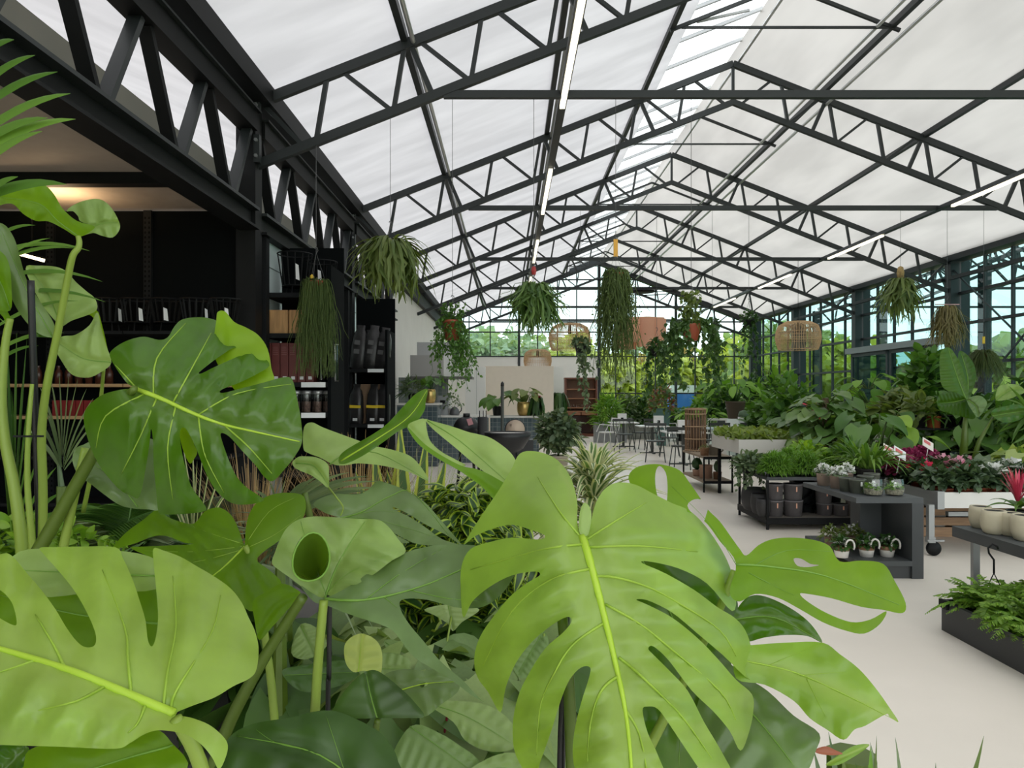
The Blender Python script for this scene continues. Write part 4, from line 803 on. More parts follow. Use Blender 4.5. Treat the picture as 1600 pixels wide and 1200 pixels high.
# ---------------------------------------------------------------- left: black shop shelving
PANB = mat('black_panel', (.004, .005, .0055), .85, spec=.08); SHB = mat('shelf_black', (.010, .011, .012), .7, spec=.2)
WOODL = mat('oak_edge', (.42, .27, .13), .6, noise=.2, scale=6, stretch=(1, 8, 1))
TEALP = mat('pale_teal_panel', (.72, .82, .82), .3, noise=.06, scale=2)
TAGW = mat('white_tag', (.75, .75, .75), .6)
BY = 7.66
for k in range(3):
    x1 = -2.72-1.0*k; x0 = x1-1.0
    t = thing('shelving_unit', 'tall black wall shelf unit facing the camera, '+('the one touching the steel column', 'middle one of three', 'the one at the picture edge')[k], 'shelving', ((x0+x1)/2, BY, 0), 'black wall shelving')
    ubox('back_panel', -.495, .495, -.03, 0, 0.05, 3.34, PANB, t)
    for s in (-.48, .48):
        u = ubox('upright', s-.02, s+.02, -.07, -.03, 0, 3.34, SHB, t)
        w = MB()
        for z in np.arange(.1, 3.3, .05): w.box(s-.008, s+.008, -.0705, -.07, z, z+.022)
        o = w.build('slots', PANB, t, stuff=True)
    for z, m in ((2.06, SHB), (1.55, WOODL), (1.24, WOODL), (.85, SHB), (.4, SHB)): ubox('shelf', -.495, .495, -.55, -.07, z-.03, z, m, t)
def fire_basket(x, y, z, label, r=.15, h=.33):
    t = thing('fire_basket', label, 'basket', (x, y, z), 'black fire baskets')
    for i in range(14):
        a = 2*math.pi*i/14; MB().bar((r*.72*math.cos(a), r*.72*math.sin(a), .1), (r*math.cos(a), r*math.sin(a), h), .012, .006).build('bar', BLACK, t)
    for rr, zz in ((r, h), (r*.72, .1)): MB().tube([(rr*math.cos(k*.2618), rr*math.sin(k*.2618), zz) for k in range(25)], .008, 5, False).build('hoop', BLACK, t)
    MB().lathe([(.001, .1), (r*.72, .1)], 16, cap0=False).build('base', BLACK, t)
    for i in range(3):
        a = 2.1*i+.5; MB().tube([(r*.6*math.cos(a), r*.6*math.sin(a), .1), (r*.75*math.cos(a), r*.75*math.sin(a), 0)], .007, 5).build('leg', BLACK, t)
    MB().add([(.05, -r*.95, h*.35), (.085, -r*.8, h*.32), (.075, -r*.85, h*.68), (.045, -r*.95, h*.72)], [(0, 1, 2, 3)]).build('tag', TAGW, t); t.rotation_euler = (0, 0, R.uniform(-.3, .7))
for i, (px, d) in enumerate(((172, 'leftmost on the black shelf'), (214, 'second from the left on the black shelf'), (260, 'third from the left on the black shelf'), (306, 'fourth from the left on the black shelf'), (352, 'nearest the steel column'))):
    fire_basket(P(px, 0, 7.36).x, 7.36, 2.06, 'black wire fire basket with a white tag, '+d)
for i, (c, px, pz, n, cat, lab) in enumerate(((mat('red_box', (.20, .008, .008), .6), 96, 1.24, 6, 'box', 'red boxes on the low left shelf'), )):
    b = MB().box(-.035, .035, -.09, .09, 0, .15).mesh('box', c)
    for k in range(n):
        o = ob('red_box', b, None, (P(px, 0, 7.3).x+k*.077, 7.3, 1.24)); tag(o, 'small red box on the low wooden shelf, %s from the left' % ORD[k], 'box', lab)
for k in range(8):
    o = MB().lathe([(.035, 0), (.037, .1), (.03, .13), (.018, .15), (.018, .18)], 10).build('jar', mat('amber_jar', (.07, .022, .012), .3, noise=.3), None, (P(60, 0, 7.3).x+k*.1, 7.3, 1.55), True); tag(o, 'dark amber jar on the upper wooden shelf, %s from the left' % ORD[k], 'jar', 'amber jars on the shelf')
t = thing('shelf_lamp', 'short warm strip lamp glowing in the dark shop corner', 'light', P(50, 402, 6.9)); ubar('tube', (-.11, 0, .03), (.11, 0, -.03), .03, .03, mat('warm_tube', (1, .78, .45), .5, emit=4), t); ubar('rod', (0, 0, .02), (0, 0, 3.36-P(50, 402, 6.9).z), .01, .01, BLACK, t); ubar('housing', (-.11, 0, .055), (.11, 0, -.005), .04, .02, BLACK, t)
ld = bpy.data.lights.new('shop_lamp', 'AREA'); ld.energy = 8; ld.color = (1, .68, .38); ld.size = .5; lo = bpy.data.objects.new('shop_lamp', ld); C.objects.link(lo); lo.parent = t; lo.location = (.15, 0, .35); lo.rotation_euler = (math.pi, 0, 0)  # unseen area light, added to throw a warm glow onto the soffit
# side wall panels and the two stub shelf units A, B
for nmi, (y0, y1, zt_) in enumerate(((7.9, 8.64, 3.19), (12.0, 12.83, 3.19))):
    o = MB().box(XL-.06, XL-.02, y0, y1, 0, zt_).build('partition', TEALP); struct(o, 'pale teal glass panel on the left wall beside the %s shelf bay' % ('nearer', 'farther')[nmi], 'panel')
    for z in (1.6, 2.85): MB().box(XL-.021, XL-.017, y0, y1, z, z+.012).build('seam', mat('seam_grey', (.2, .24, .24), .5), o)
def stub(label, x0, x1, y0, y1, zs, ztop, zb):
    t = thing('shelf_bay', label, 'shelving', (0, 0, 0), 'open shelf bays')
    ubox('back_panel', x0, x1, y1-.04, y1, 0, zb, PANB, t); ubox('side_panel', x1-.04, x1, y0, y1-.04, 0, ztop, PANB, t)
    ubox('post', x0-.03, x0+.05, y0-.12, y0-.02, 0, 3.18, SHB, t)
    for z, lab in zs:
        ubox('shelf', x0, x1-.04, y0, y1-.04, z-.05, z, SHB, t)
        if lab: ubox('price_strip', x1-.32, x1-.06, y0-.015, y0-.003, z-.055, z+.0, mat('price_strip_white', (.85, .87, .88), .4), t)
    return t
stub('nearer open black shelf bay with logs and boxes', XL+.0, -1.93, 8.0, 8.64, ((2.55, 0), (2.11, 0), (1.58, 1), (1.25, 1), (.6, 0)), 2.85, 3.15)
stub('farther open black shelf bay with bags of charcoal', XL+.0, -1.98, 12.0, 12.82, ((1.86, 1), (.96, 1), (.3, 0)), 2.5, 3.1)
fire_basket(P(461, 0, 8.25).x, 8.25, 2.55, 'black fire basket on top of the nearer shelf bay', .19, .46); fire_basket(P(503, 0, 8.4).x, 8.4, 2.55, 'black fire basket behind the hanging rhipsalis on the nearer shelf bay', .17, .4)
LOG = mat('sawn_log', (.52, .29, .12), .7, noise=.25, scale=4, stretch=(7, 1, 1), bump=.2)
for k, (a, b, d) in enumerate(((416, 452, 'leftmost'), (453, 474, 'middle'), (475, 505, 'half hidden by the rhipsalis'))):
    x0, x1 = P(a, 0, 8.1).x, P(b, 0, 8.1).x; o = bev(MB().box(x0, x1, 8.05, 8.4, 2.11, 2.37).build('log_block', LOG), .012); tag(o, 'sawn oak block on the nearer shelf bay, '+d, 'log', 'sawn oak blocks')
REDB = mat('maroon_box', (.13, .022, .018), .5, noise=.1)
for k in range(6):
    x0 = P(413+13.2*k, 0, 8.1).x; t = thing('maroon_box', 'slim maroon carton on the nearer shelf bay, %s from the left' % ORD[k], 'box', (x0, 8.06, 1.58), 'maroon cartons')
    bev(MB().box(.002, .088, 0, .3, 0, .43).build('carton', REDB, t), .004); MB().box(.03, .07, -.003, 0, .03, .065).build('sticker', TAGW, t)
    for j in range(5): MB().box(.015, .07, -.002, 0, .30+.02*j, .307+.02*j).build('print_line', mat('maroon_print', (.24, .09, .08), .6), t)
VASE = glassm('clear_glass', (.93, .95, .94), .10)
for k in range(5):
    t = thing('glass_vase', 'tall clear glass cylinder behind the hanging rhipsalis, %s from the left' % ORD[k], 'vase', (P(482+10*k, 0, 8.2).x, 8.2+.05*(k % 2), 1.58), 'glass cylinders')
    MB().lathe([(.001, .01), (.045, .01), (.048, .03), (.048, .42)], 14, cap0=False).build('glass', VASE, t, smooth=True); MB().tube([(.048*math.cos(a*.524), .048*math.sin(a*.524), .42) for a in range(13)], .004, 4, False).build('rim', ALU, t)
for k in range(7):
    t = thing('storage_jar', 'glass jar with metal lid on the nearer bay, %s from the left' % ORD[k], 'jar', (P(463+8.5*k, 0, 8.12).x, 8.12+.12*(k % 2), 1.25), 'storage jars')
    MB().lathe([(.001, 0), (.042, 0), (.044, .2)], 12, cap0=False).build('glass', VASE, t, smooth=True); MB().lathe([(.046, .2), (.046, .24), (.001, .24)], 12).build('lid', ALU, t, smooth=True); MB().lathe([(.038, .005), (.038, .12), (.001, .12)], 10).build('filling', mat('jar_filling', (.16, .10, .08), .8, noise=.5, scale=40), t)
BAGM = mat('black_plastic_bag', (.025, .024, .024), .32, noise=.4, scale=9, bump=.5); YEL = mat('yellow_band', (.75, .55, .03), .5)
def bag(x, y, z, w, h, d, lean, label, band=None, grp='charcoal bags'):
    t = thing('charcoal_bag', label, 'bag', (x, y, z), grp); t.rotation_euler = (0, lean, R.uniform(-.1, .1))
    V = []; Q = []; n = 14; ks = [(0, .86, .8), (.04, .98, 1), (.25, 1, 1.05), (.5, .98, 1), (.72, .9, .8), (.84, .7, .42), (.9, .5, .16), (1, .55, .10)]
    for zz, a, b in ks:
        for j in range(n):
            an = 2*math.pi*j/n; c, s = math.cos(an), math.sin(an); e = .55
            V.append((math.copysign(abs(c)**e, c)*w/2*a+R.uniform(-.006, .006), math.copysign(abs(s)**e, s)*d/2*b+R.uniform(-.006, .006), zz*h))
    for i in range(len(ks)-1):
        for j in range(n): Q.append((i*n+j, i*n+(j+1) % n, (i+1)*n+(j+1) % n, (i+1)*n+j))
    Q.append(tuple(range((len(ks)-1)*n, len(ks)*n))); MB().add(V, Q).build('sack', BAGM, t, smooth=True)
    if band:
        MB().box(-w*.42, w*.42, -d*.56, -d*.50, h*.40, h*.47).build('band', YEL, t); MB().box(-w*.12, w*.2, -d*.56, -d*.51, h*.08, h*.15).build('sticker', TAGW, t)
    else:
        for q in (.35, .55): MB().box(-w*.25, w*.1, -d*.55, -d*.51, h*q, h*(q+.1)).build('print_patch', mat('grey_print', (.12, .12, .12), .5), t)
for px, ln, d, h in ((556, .10, 'leftmost', .80), (575, .14, 'in the middle', .80), (592, .16, 'rightmost', .76), (566, .1, 'standing behind the front pair', .74)):
    bag(P(px+3, 0, 12.25).x, 12.25+(.3 if 'behind' in d else 0), 1.86, .26, h*.92, .2, ln*.8, 'shiny charcoal grey sack on the upper farther shelf, '+d)
for px, d in ((556, 'leftmost'), (583, 'in the middle'), (598, 'rightmost')):
    bag(P(px, 0, 12.2).x, 12.2, .96, .23, .66, .18, .03, 'black sack with a yellow band on the lower farther shelf, '+d, True)
o = bev(MB().box(P(556, 0, 12.5).x, P(600, 0, 12.5).x, 12.42, 12.76, .96, 1.62).build('cardboard_box', mat('cardboard', (.45, .30, .19), .8, noise=.08)), .005); tag(o, 'brown cardboard box behind the yellow banded sacks', 'box')
# ---------------------------------------------------------------- coffee counter and kitchen in the middle distance
def tiles(name, c1, c2, gr, sz):
    m = bpy.data.materials.new(name); m.use_nodes = True; n = m.node_tree.nodes; l = m.node_tree.links; b = n['Principled BSDF']
    t = n.new('ShaderNodeTexCoord'); mp = n.new('ShaderNodeMapping'); mp.inputs['Rotation'].default_value = (math.pi/2, 0, 0); l.new(t.outputs['Object'], mp.inputs[0])
    k = n.new('ShaderNodeTexBrick'); k.offset = 0; k.inputs['Scale'].default_value = 1; k.inputs['Brick Width'].default_value = sz; k.inputs['Row Height'].default_value = sz; k.inputs['Mortar Size'].default_value = .004
    k.inputs['Color1'].default_value = (*c1, 1); k.inputs['Color2'].default_value = (*c2, 1); k.inputs['Mortar'].default_value = (*gr, 1); l.new(mp.outputs[0], k.inputs[0]); l.new(k.outputs[0], b.inputs['Base Color']); b.inputs['Roughness'].default_value = .15
    return m
TILE = tiles('glazed_blue_tile', (.055, .085, .10), (.09, .125, .135), (.25, .27, .26), .10)
TILE2 = tiles('glazed_sage_tile', (.20, .24, .23), (.28, .31, .29), (.38, .39, .37), .10)
CTOP = mat('pale_counter_top', (.66, .64, .60), .4); CREAM = mat('cream_board', (.76, .67, .56), .7, noise=.02); WHT = mat('white_lacquer', (.78, .77, .74), .5)
def counter(label, a, b, Yd, z, d, m=TILE):
    x0, x1 = P(a, 0, Yd).x, P(b, 0, Yd).x; t = thing('tiled_counter', label, 'counter', ((x0+x1)/2, Yd, 0), 'tiled coffee counters'); h = (x1-x0)/2
    MB().box(-h, h, 0, d, 0, z-.04).build('tiled_front', m, t); ubox('worktop', -h-.03, h+.03, -.03, d, z-.04, z, CTOP, t); return t
counter('blue tiled coffee counter with a pale worktop behind the black kamado', 666, 762, 15.6, 1.0, .7)
counter('taller blue tiled counter end with a golden pot on top', 620, 684, 14.8, 1.27, .7)
counter('blue tiled counter to the right by the cream block', 766, 842, 17.0, .95, .7)
w = MB().box(XL, P(700, 0, 17.6).x, 17.6, 17.7, 0, 1.85).build('tiled_back_wall', TILE2); struct(w, 'sage tiled back wall of the coffee bar', 'wall')
t = thing('extractor_hood', 'grey two box extractor hood above the coffee bar', 'hood', (P(689, 0, 16.6).x, 16.6, 1.80)); hx = (P(738, 0, 16.6).x-P(641, 0, 16.6).x)/2
ubox('canopy', -hx, hx, 0, .95, 0, .05, mat('dark_canopy', (.12, .115, .10), .5), t); ubox('lower_box', -hx, -hx+.75, .05, .9, .05, .53, mat('hood_grey', (.42, .40, .38), .5), t); ubox('upper_box', -hx+.12, hx-.1, .3, .9, .53, .84, mat('hood_pale', (.50, .50, .49), .5), t); ubox('white_box', -hx+.75, hx, .1, .9, .05, .53, WHT, t)
o = MB().box(P(727, 0, 20).x, P(758, 0, 20).x, 20, 20.5, 0, 2.2).build('tall_cupboard', WHT); bev(o); tag(o, 'tall off-white cupboard left of the cream block', 'cupboard')
MB().box(P(727, 0, 20).x+.3, P(727, 0, 20).x+.304, 19.995, 20, .1, 2.1).build('door_gap', mat('seam_grey', (.2, .24, .24), .5), o)
o = bev(MB().box(P(757, 0, 21).x, P(865, 0, 21).x, 21, 23.2, 0, 2.25).build('cream_block', CREAM)); tag(o, 'big plain cream box room standing inside the hall', 'partition')
o = MB().box(P(866, 0, 22).x, P(884, 0, 22).x, 22.9, 23.1, 0, 2.3).build('white_screen', WHT); tag(o, 'narrow white screen between cream block and dresser', 'screen')
CWD = mat('dark_mahogany', (.15, .045, .022), .45, noise=.2, scale=5, stretch=(1, 1, 6)); CIN = mat('mahogany_back', (.24, .10, .05), .5, noise=.15, scale=4)
t = thing('dresser', 'tall mahogany dresser with open shelves and a dark lower case', 'cabinet', (P(908, 0, 25.4).x, 25.4, 0)); hw = .53
for s in (-1, 1): ubox('side', s*hw-.03, s*hw+.03, 0, .5, 0, 2.0, CWD, t)
ubox('back', -hw, hw, .46, .5, 0, 2.0, CIN, t); ubox('top', -hw-.04, hw+.04, -.02, .5, 1.97, 2.02, CWD, t); ubox('base', -hw, hw, 0, .5, 0, .1, CWD, t)
for z in (1.62, 1.3, .98, .86): ubox('shelf', -hw, hw, .02, .46, z-.015, z+.015, mat('shelf_wood', (.34, .15, .07), .5), t)
for s in (-.5, .02): ubox('drawer', s, s+.48, 0, .04, .73, .85, CIN, t)
ubox('lower_glass', -hw+.03, hw-.03, .02, .03, .12, .70, mat('dark_glass', (.03, .012, .01), .15), t)
for k in range(10): o = MB().lathe([(.03, 0), (.035, .03), (.01, .05), (.035, .1)], 8).build('wine_glass', VASE, None, (P(908, 0, 25.4).x-.42+k*.093, 25.62, .995), True); tag(o, 'wine glass in the mahogany dresser, %s from the left' % ORD[k], 'glass', 'glasses in the dresser')
# pots, machines, grills
GOLD = mat('gold_pot', (.55, .38, .13), .25, .7)
def potted(name, label, px, py, Yd, r, h, m, cat='plant', group=None, rnd=False, n=24, z=None):
    q = P(px, py, Yd); t = thing(name, label, cat, (q.x, Yd, q.z if z is None else z), group); pot(t, r, h, m, round_=rnd, n=n); return t
t = potted('gold_potted_plant', 'slender plant in a shiny golden pot on the taller counter end', 672, 629, 14.85, .12, .28, GOLD, rnd=True, z=1.27); leafplant(t, (0, 0, .25), 12, OVAL, .28, L_MID, L_MID, .30, (.7, 1.4)); 
t = potted('white_flower_pot', 'white budded plant at the back of the coffee counter', 706, 640, 15.9, .09, .16, WHT, z=1.0); dome(120, .24, .34, OVAL, .07, 'foliage', L_GREY, t, .2)
t = potted('zz_plant', 'upright sage leaved plant left of the hood above the counter', 645, 592, 15.2, .1, .2, POTB, z=1.27); dome(110, .22, .3, LANCE, .22, 'foliage', L_GREY, t, .22)
t = potted('rubber_plant', 'broad leaved rubber plant on the counter before the cream block', 777, 648, 17.3, .12, .22, POTB, z=.95); leafplant(t, (0, 0, .2), 10, OVAL_F, .42, L_MID, L_MID, .34, (.5, 1.45))
t = potted('calathea', 'bronze leaved calathea in a wide golden pot', 819, 644, 17.2, .17, .32, GOLD, rnd=True, z=.95); leafplant(t, (0, 0, .3), 14, OVAL_F, .34, L_OLIVE, L_OLIVE, .34, (.5, 1.3))
t = potted('anthurium', 'dark drooping leafed plant with a red bloom right of the golden pot', 838, 640, 17.2, .1, .2, POTB, z=.95); ribbons(hang(46, .62, .06, .18, 8, lmin=.5)+np.array([0, 0, .42]), np.array([.01, .04, .06, .06, .06, .05, .03, .005]), 'straps', L_DARK, t); dome(14, .1, .1, HEART_S, .09, 'bloom', L_SCAR, t, .42)
t = potted('dark_trailing_plant', 'black green drooping plant against the white screen by the dresser', 874, 628, 22.4, .14, .3, POTB, z=.72); ribbons(hang(60, .9, .08, .22, 8, lmin=.5)+np.array([0, 0, .75]), np.array([.01, .04, .06, .06, .06, .05, .03, .005])*1.3, 'straps', L_DARK, t)
o = ubox('plant_stand', -.22, .22, -.22, .22, 0, .72, WHT); o.location.x += P(874, 0, 22.4).x; o.location.y += 22.4; tag(o, 'white plinth carrying the drooping plant by the dresser', 'plinth')
t = potted('schefflera', 'bushy umbrella tree in a beige pot before the dresser', 872, 700, 13.2, .19, .36, mat('beige_ceramic', (.50, .44, .35), .6), z=0); w = MB().tube([(0, 0, .3), (.02, 0, .8), (0, .02, 1.2)], .02, 6).build('trunk', L_OLIVE, t, smooth=True)
dome(430, .40, .52, OVAL, .15, 'foliage', L_GREY, t, .70, out=.4); dome(200, .36, .45, OVAL, .15, 'inner_foliage', L_SAGE, t, .60, out=.4); dome(120, .36, -.3, OVAL, .15, 'low_foliage', L_GREY, t, .62, out=.4)
t = thing('espresso_machine', 'boxy grey espresso machine on the coffee counter', 'machine', (P(692, 0, 15.9).x, 15.9, 1.0)); ubox('body', -.12, .12, 0, .4, 0, .42, GREYM, t); ubox('front', .12, .16, .02, .38, .02, .40, WHT, t); ubox('group_head', -.05, .05, -.1, 0, .25, .32, BLACK, t)
t = thing('gooseneck_kettle', 'rounded grey kettle on the coffee counter', 'kettle', (P(710, 0, 15.75).x, 15.8, 1.0)); MB().lathe([(.09, 0), (.11, .03), (.09, .12), (.05, .17), (.001, .19)], 18).build('body', mat('kettle_grey', (.14, .14, .15), .35, .3), t, smooth=True); MB().tube([(.09, 0, .05), (.14, 0, .1), (.15, 0, .17)], .012, 6).build('spout', BLACK, t)
KM = mat('kamado_black', (.014, .014, .015), .45)
t = thing('kamado_grill', 'black egg shaped kamado grill with a pink tag', 'grill', (P(729, 0, 10.8).x, 10.8, 0))
MB().lathe([(.06, .62), (.17, .68), (.2, .82), (.195, .9)], 24).build('bowl', KM, t, smooth=True); MB().lathe([(.198, .905), (.19, 1.0), (.13, 1.09), (.06, 1.12), (.05, 1.12)], 24).build('lid', KM, t, smooth=True); MB().lathe([(.05, 1.115), (.05, 1.17), (.001, 1.17)], 12).build('vent_cap', KM, t, smooth=True)
MB().add([(.04, -.21, 1.0), (.11, -.2, 1.02), (.08, -.19, 1.11), (.01, -.2, 1.09)], [(0, 1, 2, 3)]).build('tag', mat('pink_tag', (.55, .25, .27), .6), t)
for k in range(4): a = k*1.571+.78; MB().tube([(.12*math.cos(a), .12*math.sin(a), .66), (.2*math.cos(a), .2*math.sin(a), 0)], .014, 6).build('leg', BLACK, t)
t = thing('tool_cylinder', 'black cylinder with three upright rods beside the kamado', 'grill', (P(754, 0, 10.4).x, 10.4, 0)); MB().lathe([(.07, 0), (.075, .02), (.07, 1.13), (.001, 1.13)], 18).build('cylinder', KM, t, smooth=True)
for k in (-.04, 0.01, .05): MB().tube([(k, 0, 1.1), (k, 0, 1.22)], .006, 5).build('rod', BLACK, t)
t = thing('fire_bowl', 'wide black steel fire bowl on a stand with a pale rim', 'fire bowl', (P(793, 0, 9.4).x, 9.4, 0))
MB().lathe([(.10, .70), (.2, .76), (.29, .90), (.30, .97), (.285, .97), (.2, .84)], 28).build('bowl', KM, t, smooth=True); MB().lathe([(.20, .945), (.29, .955)], 28, cap0=False).build('ash_plate', CTOP, t)
for k in range(3): a = k*2.094+.5; MB().tube([(.12*math.cos(a), .12*math.sin(a), .74), (.22*math.cos(a), .22*math.sin(a), 0)], .014, 6).build('leg', BLACK, t)
t = thing('chimney_pipe', 'slim dark upright pipe with a rounded cap behind the fire bowl', 'pipe', (P(785, 0, 10.0).x, 10.0, 0)); MB().tube([(0, 0, 0), (0, 0, 1.58)], .022, 10).build('tube', mat('dark_green_steel', (.05, .055, .045), .5), t, smooth=True); MB().lathe([(.024, 1.56), (.022, 1.60), (.001, 1.625)], 10).build('cap', KM, t, smooth=True)
t = thing('round_grill_lid', 'round beige disc with a dark rim standing on edge behind the fire bowl', 'lid', (P(805, 0, 10.2).x, 10.2, .965)); MB().lathe([(.001, 0), (.12, 0), (.132, .02), (.001, .03)], 28, axis='y').build('disc', mat('pale_wood_disc', (.55, .43, .33), .6), t, smooth=True); MB().tube([(.132*math.cos(k*.2618), 0, .132*math.sin(k*.2618)) for k in range(25)], .012, 6, False).build('rim', KM, t); MB().lathe([(.001, 0), (.016, 0), (.014, .03)], 10, (-.06, -.01, .06), 'y').build('knob', BLACK, t)
o = MB().box(-.25, .25, -.15, .15, 0, .825).build('work_table', KM, None, (P(805, 0, 10.2).x, 10.28, 0)); tag(o, 'black box table behind the fire bowl carrying the round disc', 'table')
# ---------------------------------------------------------------- café tables and chairs
DKF = mat('olive_black_metal', (.045, .05, .045), .45); TOPW = mat('pale_table_top', (.70, .70, .68), .4)
def ctable(px, Yd, w, d, label, z=.68, m=TOPW):
    t = thing('cafe_table', label, 'table', (P(px, 0, Yd).x, Yd, 0), 'café tables')
    bev(MB().box(-w/2, w/2, -d/2, d/2, z-.03, z).build('tabletop', m, t), .01); 
    ubox('column', -.03, .03, -.03, .03, .02, z-.03, DKF, t); ubox('foot_bar', -.30, .30, -.025, .025, 0, .025, DKF, t); ubox('foot_bar', -.025, .025, -.3, .3, 0, .025, DKF, t); return t
ctable(974, 20.4, .78, .7, 'café table farthest left, near the grey planter'); ctable(1019, 18.2, .74, .7, 'café table in the middle with a dark chair before it'); ctable(1068, 15.3, .82, .75, 'café table nearest the small pot rack')
ctable(1152, 17.0, 1.5, .75, 'long pale blue topped table under the brown potted plant', m=mat('blue_grey_top', (.42, .50, .53), .4)); ctable(1185, 20.0, 1.0, .7, 'white topped table at the back near the glazed corner'); ctable(1085, 22.0, .8, .7, 'café table at the back beside the slim post')
def make_chair(m=DKF):
    t = thing('cafe_chair', '', 'chair', (0, 0, 0), 'wire backed café chairs')
    pts = [(.2*math.copysign(abs(math.cos(a))**.6, math.cos(a)), .2*math.copysign(abs(math.sin(a))**.6, math.sin(a))) for a in np.linspace(0, 2*math.pi, 20, False)]
    w = MB(); w.add([(x, y, .43) for x, y in pts]+[(x, y, .455) for x, y in pts], [tuple(range(19, -1, -1)), tuple(range(20, 40))]+[(i, (i+1) % 20, 20+(i+1) % 20, 20+i) for i in range(20)]); w.build('seat', m, t)
    for sx in (-1, 1):
        for sy in (-1, 1): MB().tube([(sx*.16, sy*.16, .43), (sx*.21, sy*.23, 0)], .011, 6).build('leg', m, t)
    MB().tube([(-.20, .2, .44), (-.22, .24, .62), (-.22, .26, .80)], .011, 6).build('back_post', m, t); MB().tube([(.20, .2, .44), (.22, .24, .62), (.22, .26, .80)], .011, 6).build('back_post', m, t)
    ubar('top_rail', (-.235, .265, .79), (.235, .265, .79), .02, .06, m, t)
    for k in range(4): MB().tube([(-.09+.06*k, .2, .44), (-.13+.087*k, .235, .62), (-.15+.1*k, .262, .78)], .006, 5).build('spindle', m, t)
    return t
ch = make_chair(); first = True
for px, Yd, rz, d in ((976, 18.6, .15, 'seen from behind at the farthest left table'), (1024, 15.9, -.2, 'nearest the camera, seen from behind at the middle table'), (1066, 14.4, 2.7, 'tucked in front of the table by the small pot rack'), (1000, 19.5, 1.7, 'turned sideways between the two left tables'), (1046, 17.2, 1.4, 'at the right of the middle table'), (1014, 19.4, 3.3, 'facing the camera behind the middle table'),
      (1098, 16.2, 1.9, 'beyond the small pot rack'), (1132, 16.0, .1, 'before the long blue table on its left'), (1178, 16.0, -.1, 'before the long blue table on its right'), (1130, 18.0, 3.2, 'behind the long blue table'), (1062, 21.2, .4, 'near the slim post at the back'), (1092, 20.8, -.6, 'at the back table right of the slim post')):
    c = ch if first else dup(ch); first = False; c.location = (P(px, 0, Yd).x, Yd, 0); c.rotation_euler = (0, 0, rz); c['label'] = 'dark wire backed café chair '+d
WCH = mat('white_metal', (.78, .78, .76), .4)
c = dup(ch, (P(949, 0, 19.6).x, 19.6, 0), 'white metal armchair beside the grey planter at the left of the café', -1.2, 'white café chairs')
def recol(o, m):
    for k in list(o.children):
        if k.type == 'MESH': k.data = k.data.copy(); k.data.materials.clear(); k.data.materials.append(m)
        recol(k, m)
recol(c, WCH); c.name = 'white_armchair'
for s in (-1, 1): MB().tube([(s*.22, .24, .62), (s*.24, -.1, .64), (s*.23, -.2, .45)], .012, 6).build('armrest', WCH, c)
for px, Yd, rz, d in ((1042, 20.6, .5, 'behind the middle tables'), (1110, 19.2, -.8, 'near the plant with the brown pot')):
    c2 = dup(c, (P(px, 0, Yd).x, Yd, 0), 'white metal armchair '+d, rz)
SIGN = mat('card_white', (.82, .81, .79), .6)
for px, Yd, d in ((972, 20.3, 'farthest left'), (1029, 18.2, 'middle'), (1068, 15.25, 'nearest'), (1187, 19.9, 'back white')):
    t = thing('table_sign', 'small white card box with a dark picture on the %s café table' % d, 'sign', (P(px, 0, Yd).x, Yd, .68)); bev(MB().box(-.12, .12, -.05, .05, 0, .24).build('card', SIGN, t), .006); MB().box(-.04, .03, -.052, -.05, .06, .13).build('picture', BLACK, t)
t = thing('cactus_bucket', 'white bucket with a round cactus on the long blue table', 'plant', (P(1162, 0, 16.9).x, 16.9, .68)); MB().lathe([(.09, 0), (.13, .24), (.135, .25), (.12, .24)], 20).build('bucket', SIGN, t, smooth=True); MB().lathe([(.11, .2), (.125, .3), (.09, .38), (.001, .41)], 18).build('cactus', L_GREY, t, smooth=True); MB().box(-.03, .03, -.135, -.12, .06, .13).build('print', BLACK, t)
t = thing('napkin_tray', 'dark tray with a box on the nearest café table', 'tray', (P(1053, 0, 15.3).x, 15.3, .68)); ubox('tray', -.13, .13, -.1, .1, 0, .02, BLACK, t); ubox('box', -.08, .08, -.05, .05, .02, .1, DKF, t)
# planters and plants by the gable
GPL = mat('grey_planter', (.27, .28, .29), .7); TEALPOT = mat('teal_pot', (.13, .25, .24), .6)
def planter(px, Yd, w, h, label, m=GPL):
    o = bev(MB().box(-w/2, w/2, -.25, .25, 0, h).build('planter_box', m, None, (P(px, 0, Yd).x, Yd, 0)), .015); tag(o, label, 'planter', 'grey box planters'); return o
planter(953, 22.4, .95, .60, 'tall grey box planter left of the café tables'); planter(1006, 24.2, 1.5, .62, 'long grey box planter before the gable glass', mat('stone_planter', (.40, .40, .37), .7)); planter(1080, 24.6, 1.3, .6, 'grey box planter right of the slim post')
def bush(name, label, px, Yd, z0, r, h, m, T=OVAL, sz=.12, n=260, pr=.18, ph=.35, pm=POTB, cat='plant', group=None, x=None, rnd=False, trunk=0, m2=None, out=.7):
    t = thing(name, label, cat, (P(px, 0, Yd).x if x is None else x, Yd, z0), group); pot(t, pr, ph, pm, round_=rnd, n=20)
    if trunk: MB().tube([(0, 0, ph*.8), (.02, .01, ph+trunk*.6), (0, 0, ph+trunk+h*.4)], [.022, .018, .008], 6).build('trunk', L_OLIVE, t, smooth=True)
    dome(n, r, h, T, sz, 'foliage', m, t, ph+trunk*.9, out=out)
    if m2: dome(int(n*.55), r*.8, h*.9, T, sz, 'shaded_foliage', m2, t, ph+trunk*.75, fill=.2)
    return t
bush('fern_bush', 'fine green feathery bush in the tall grey planter', 950, 22.4, .56, .42, .95, L_FERN, LANCE, .3, 420, .2, .06)
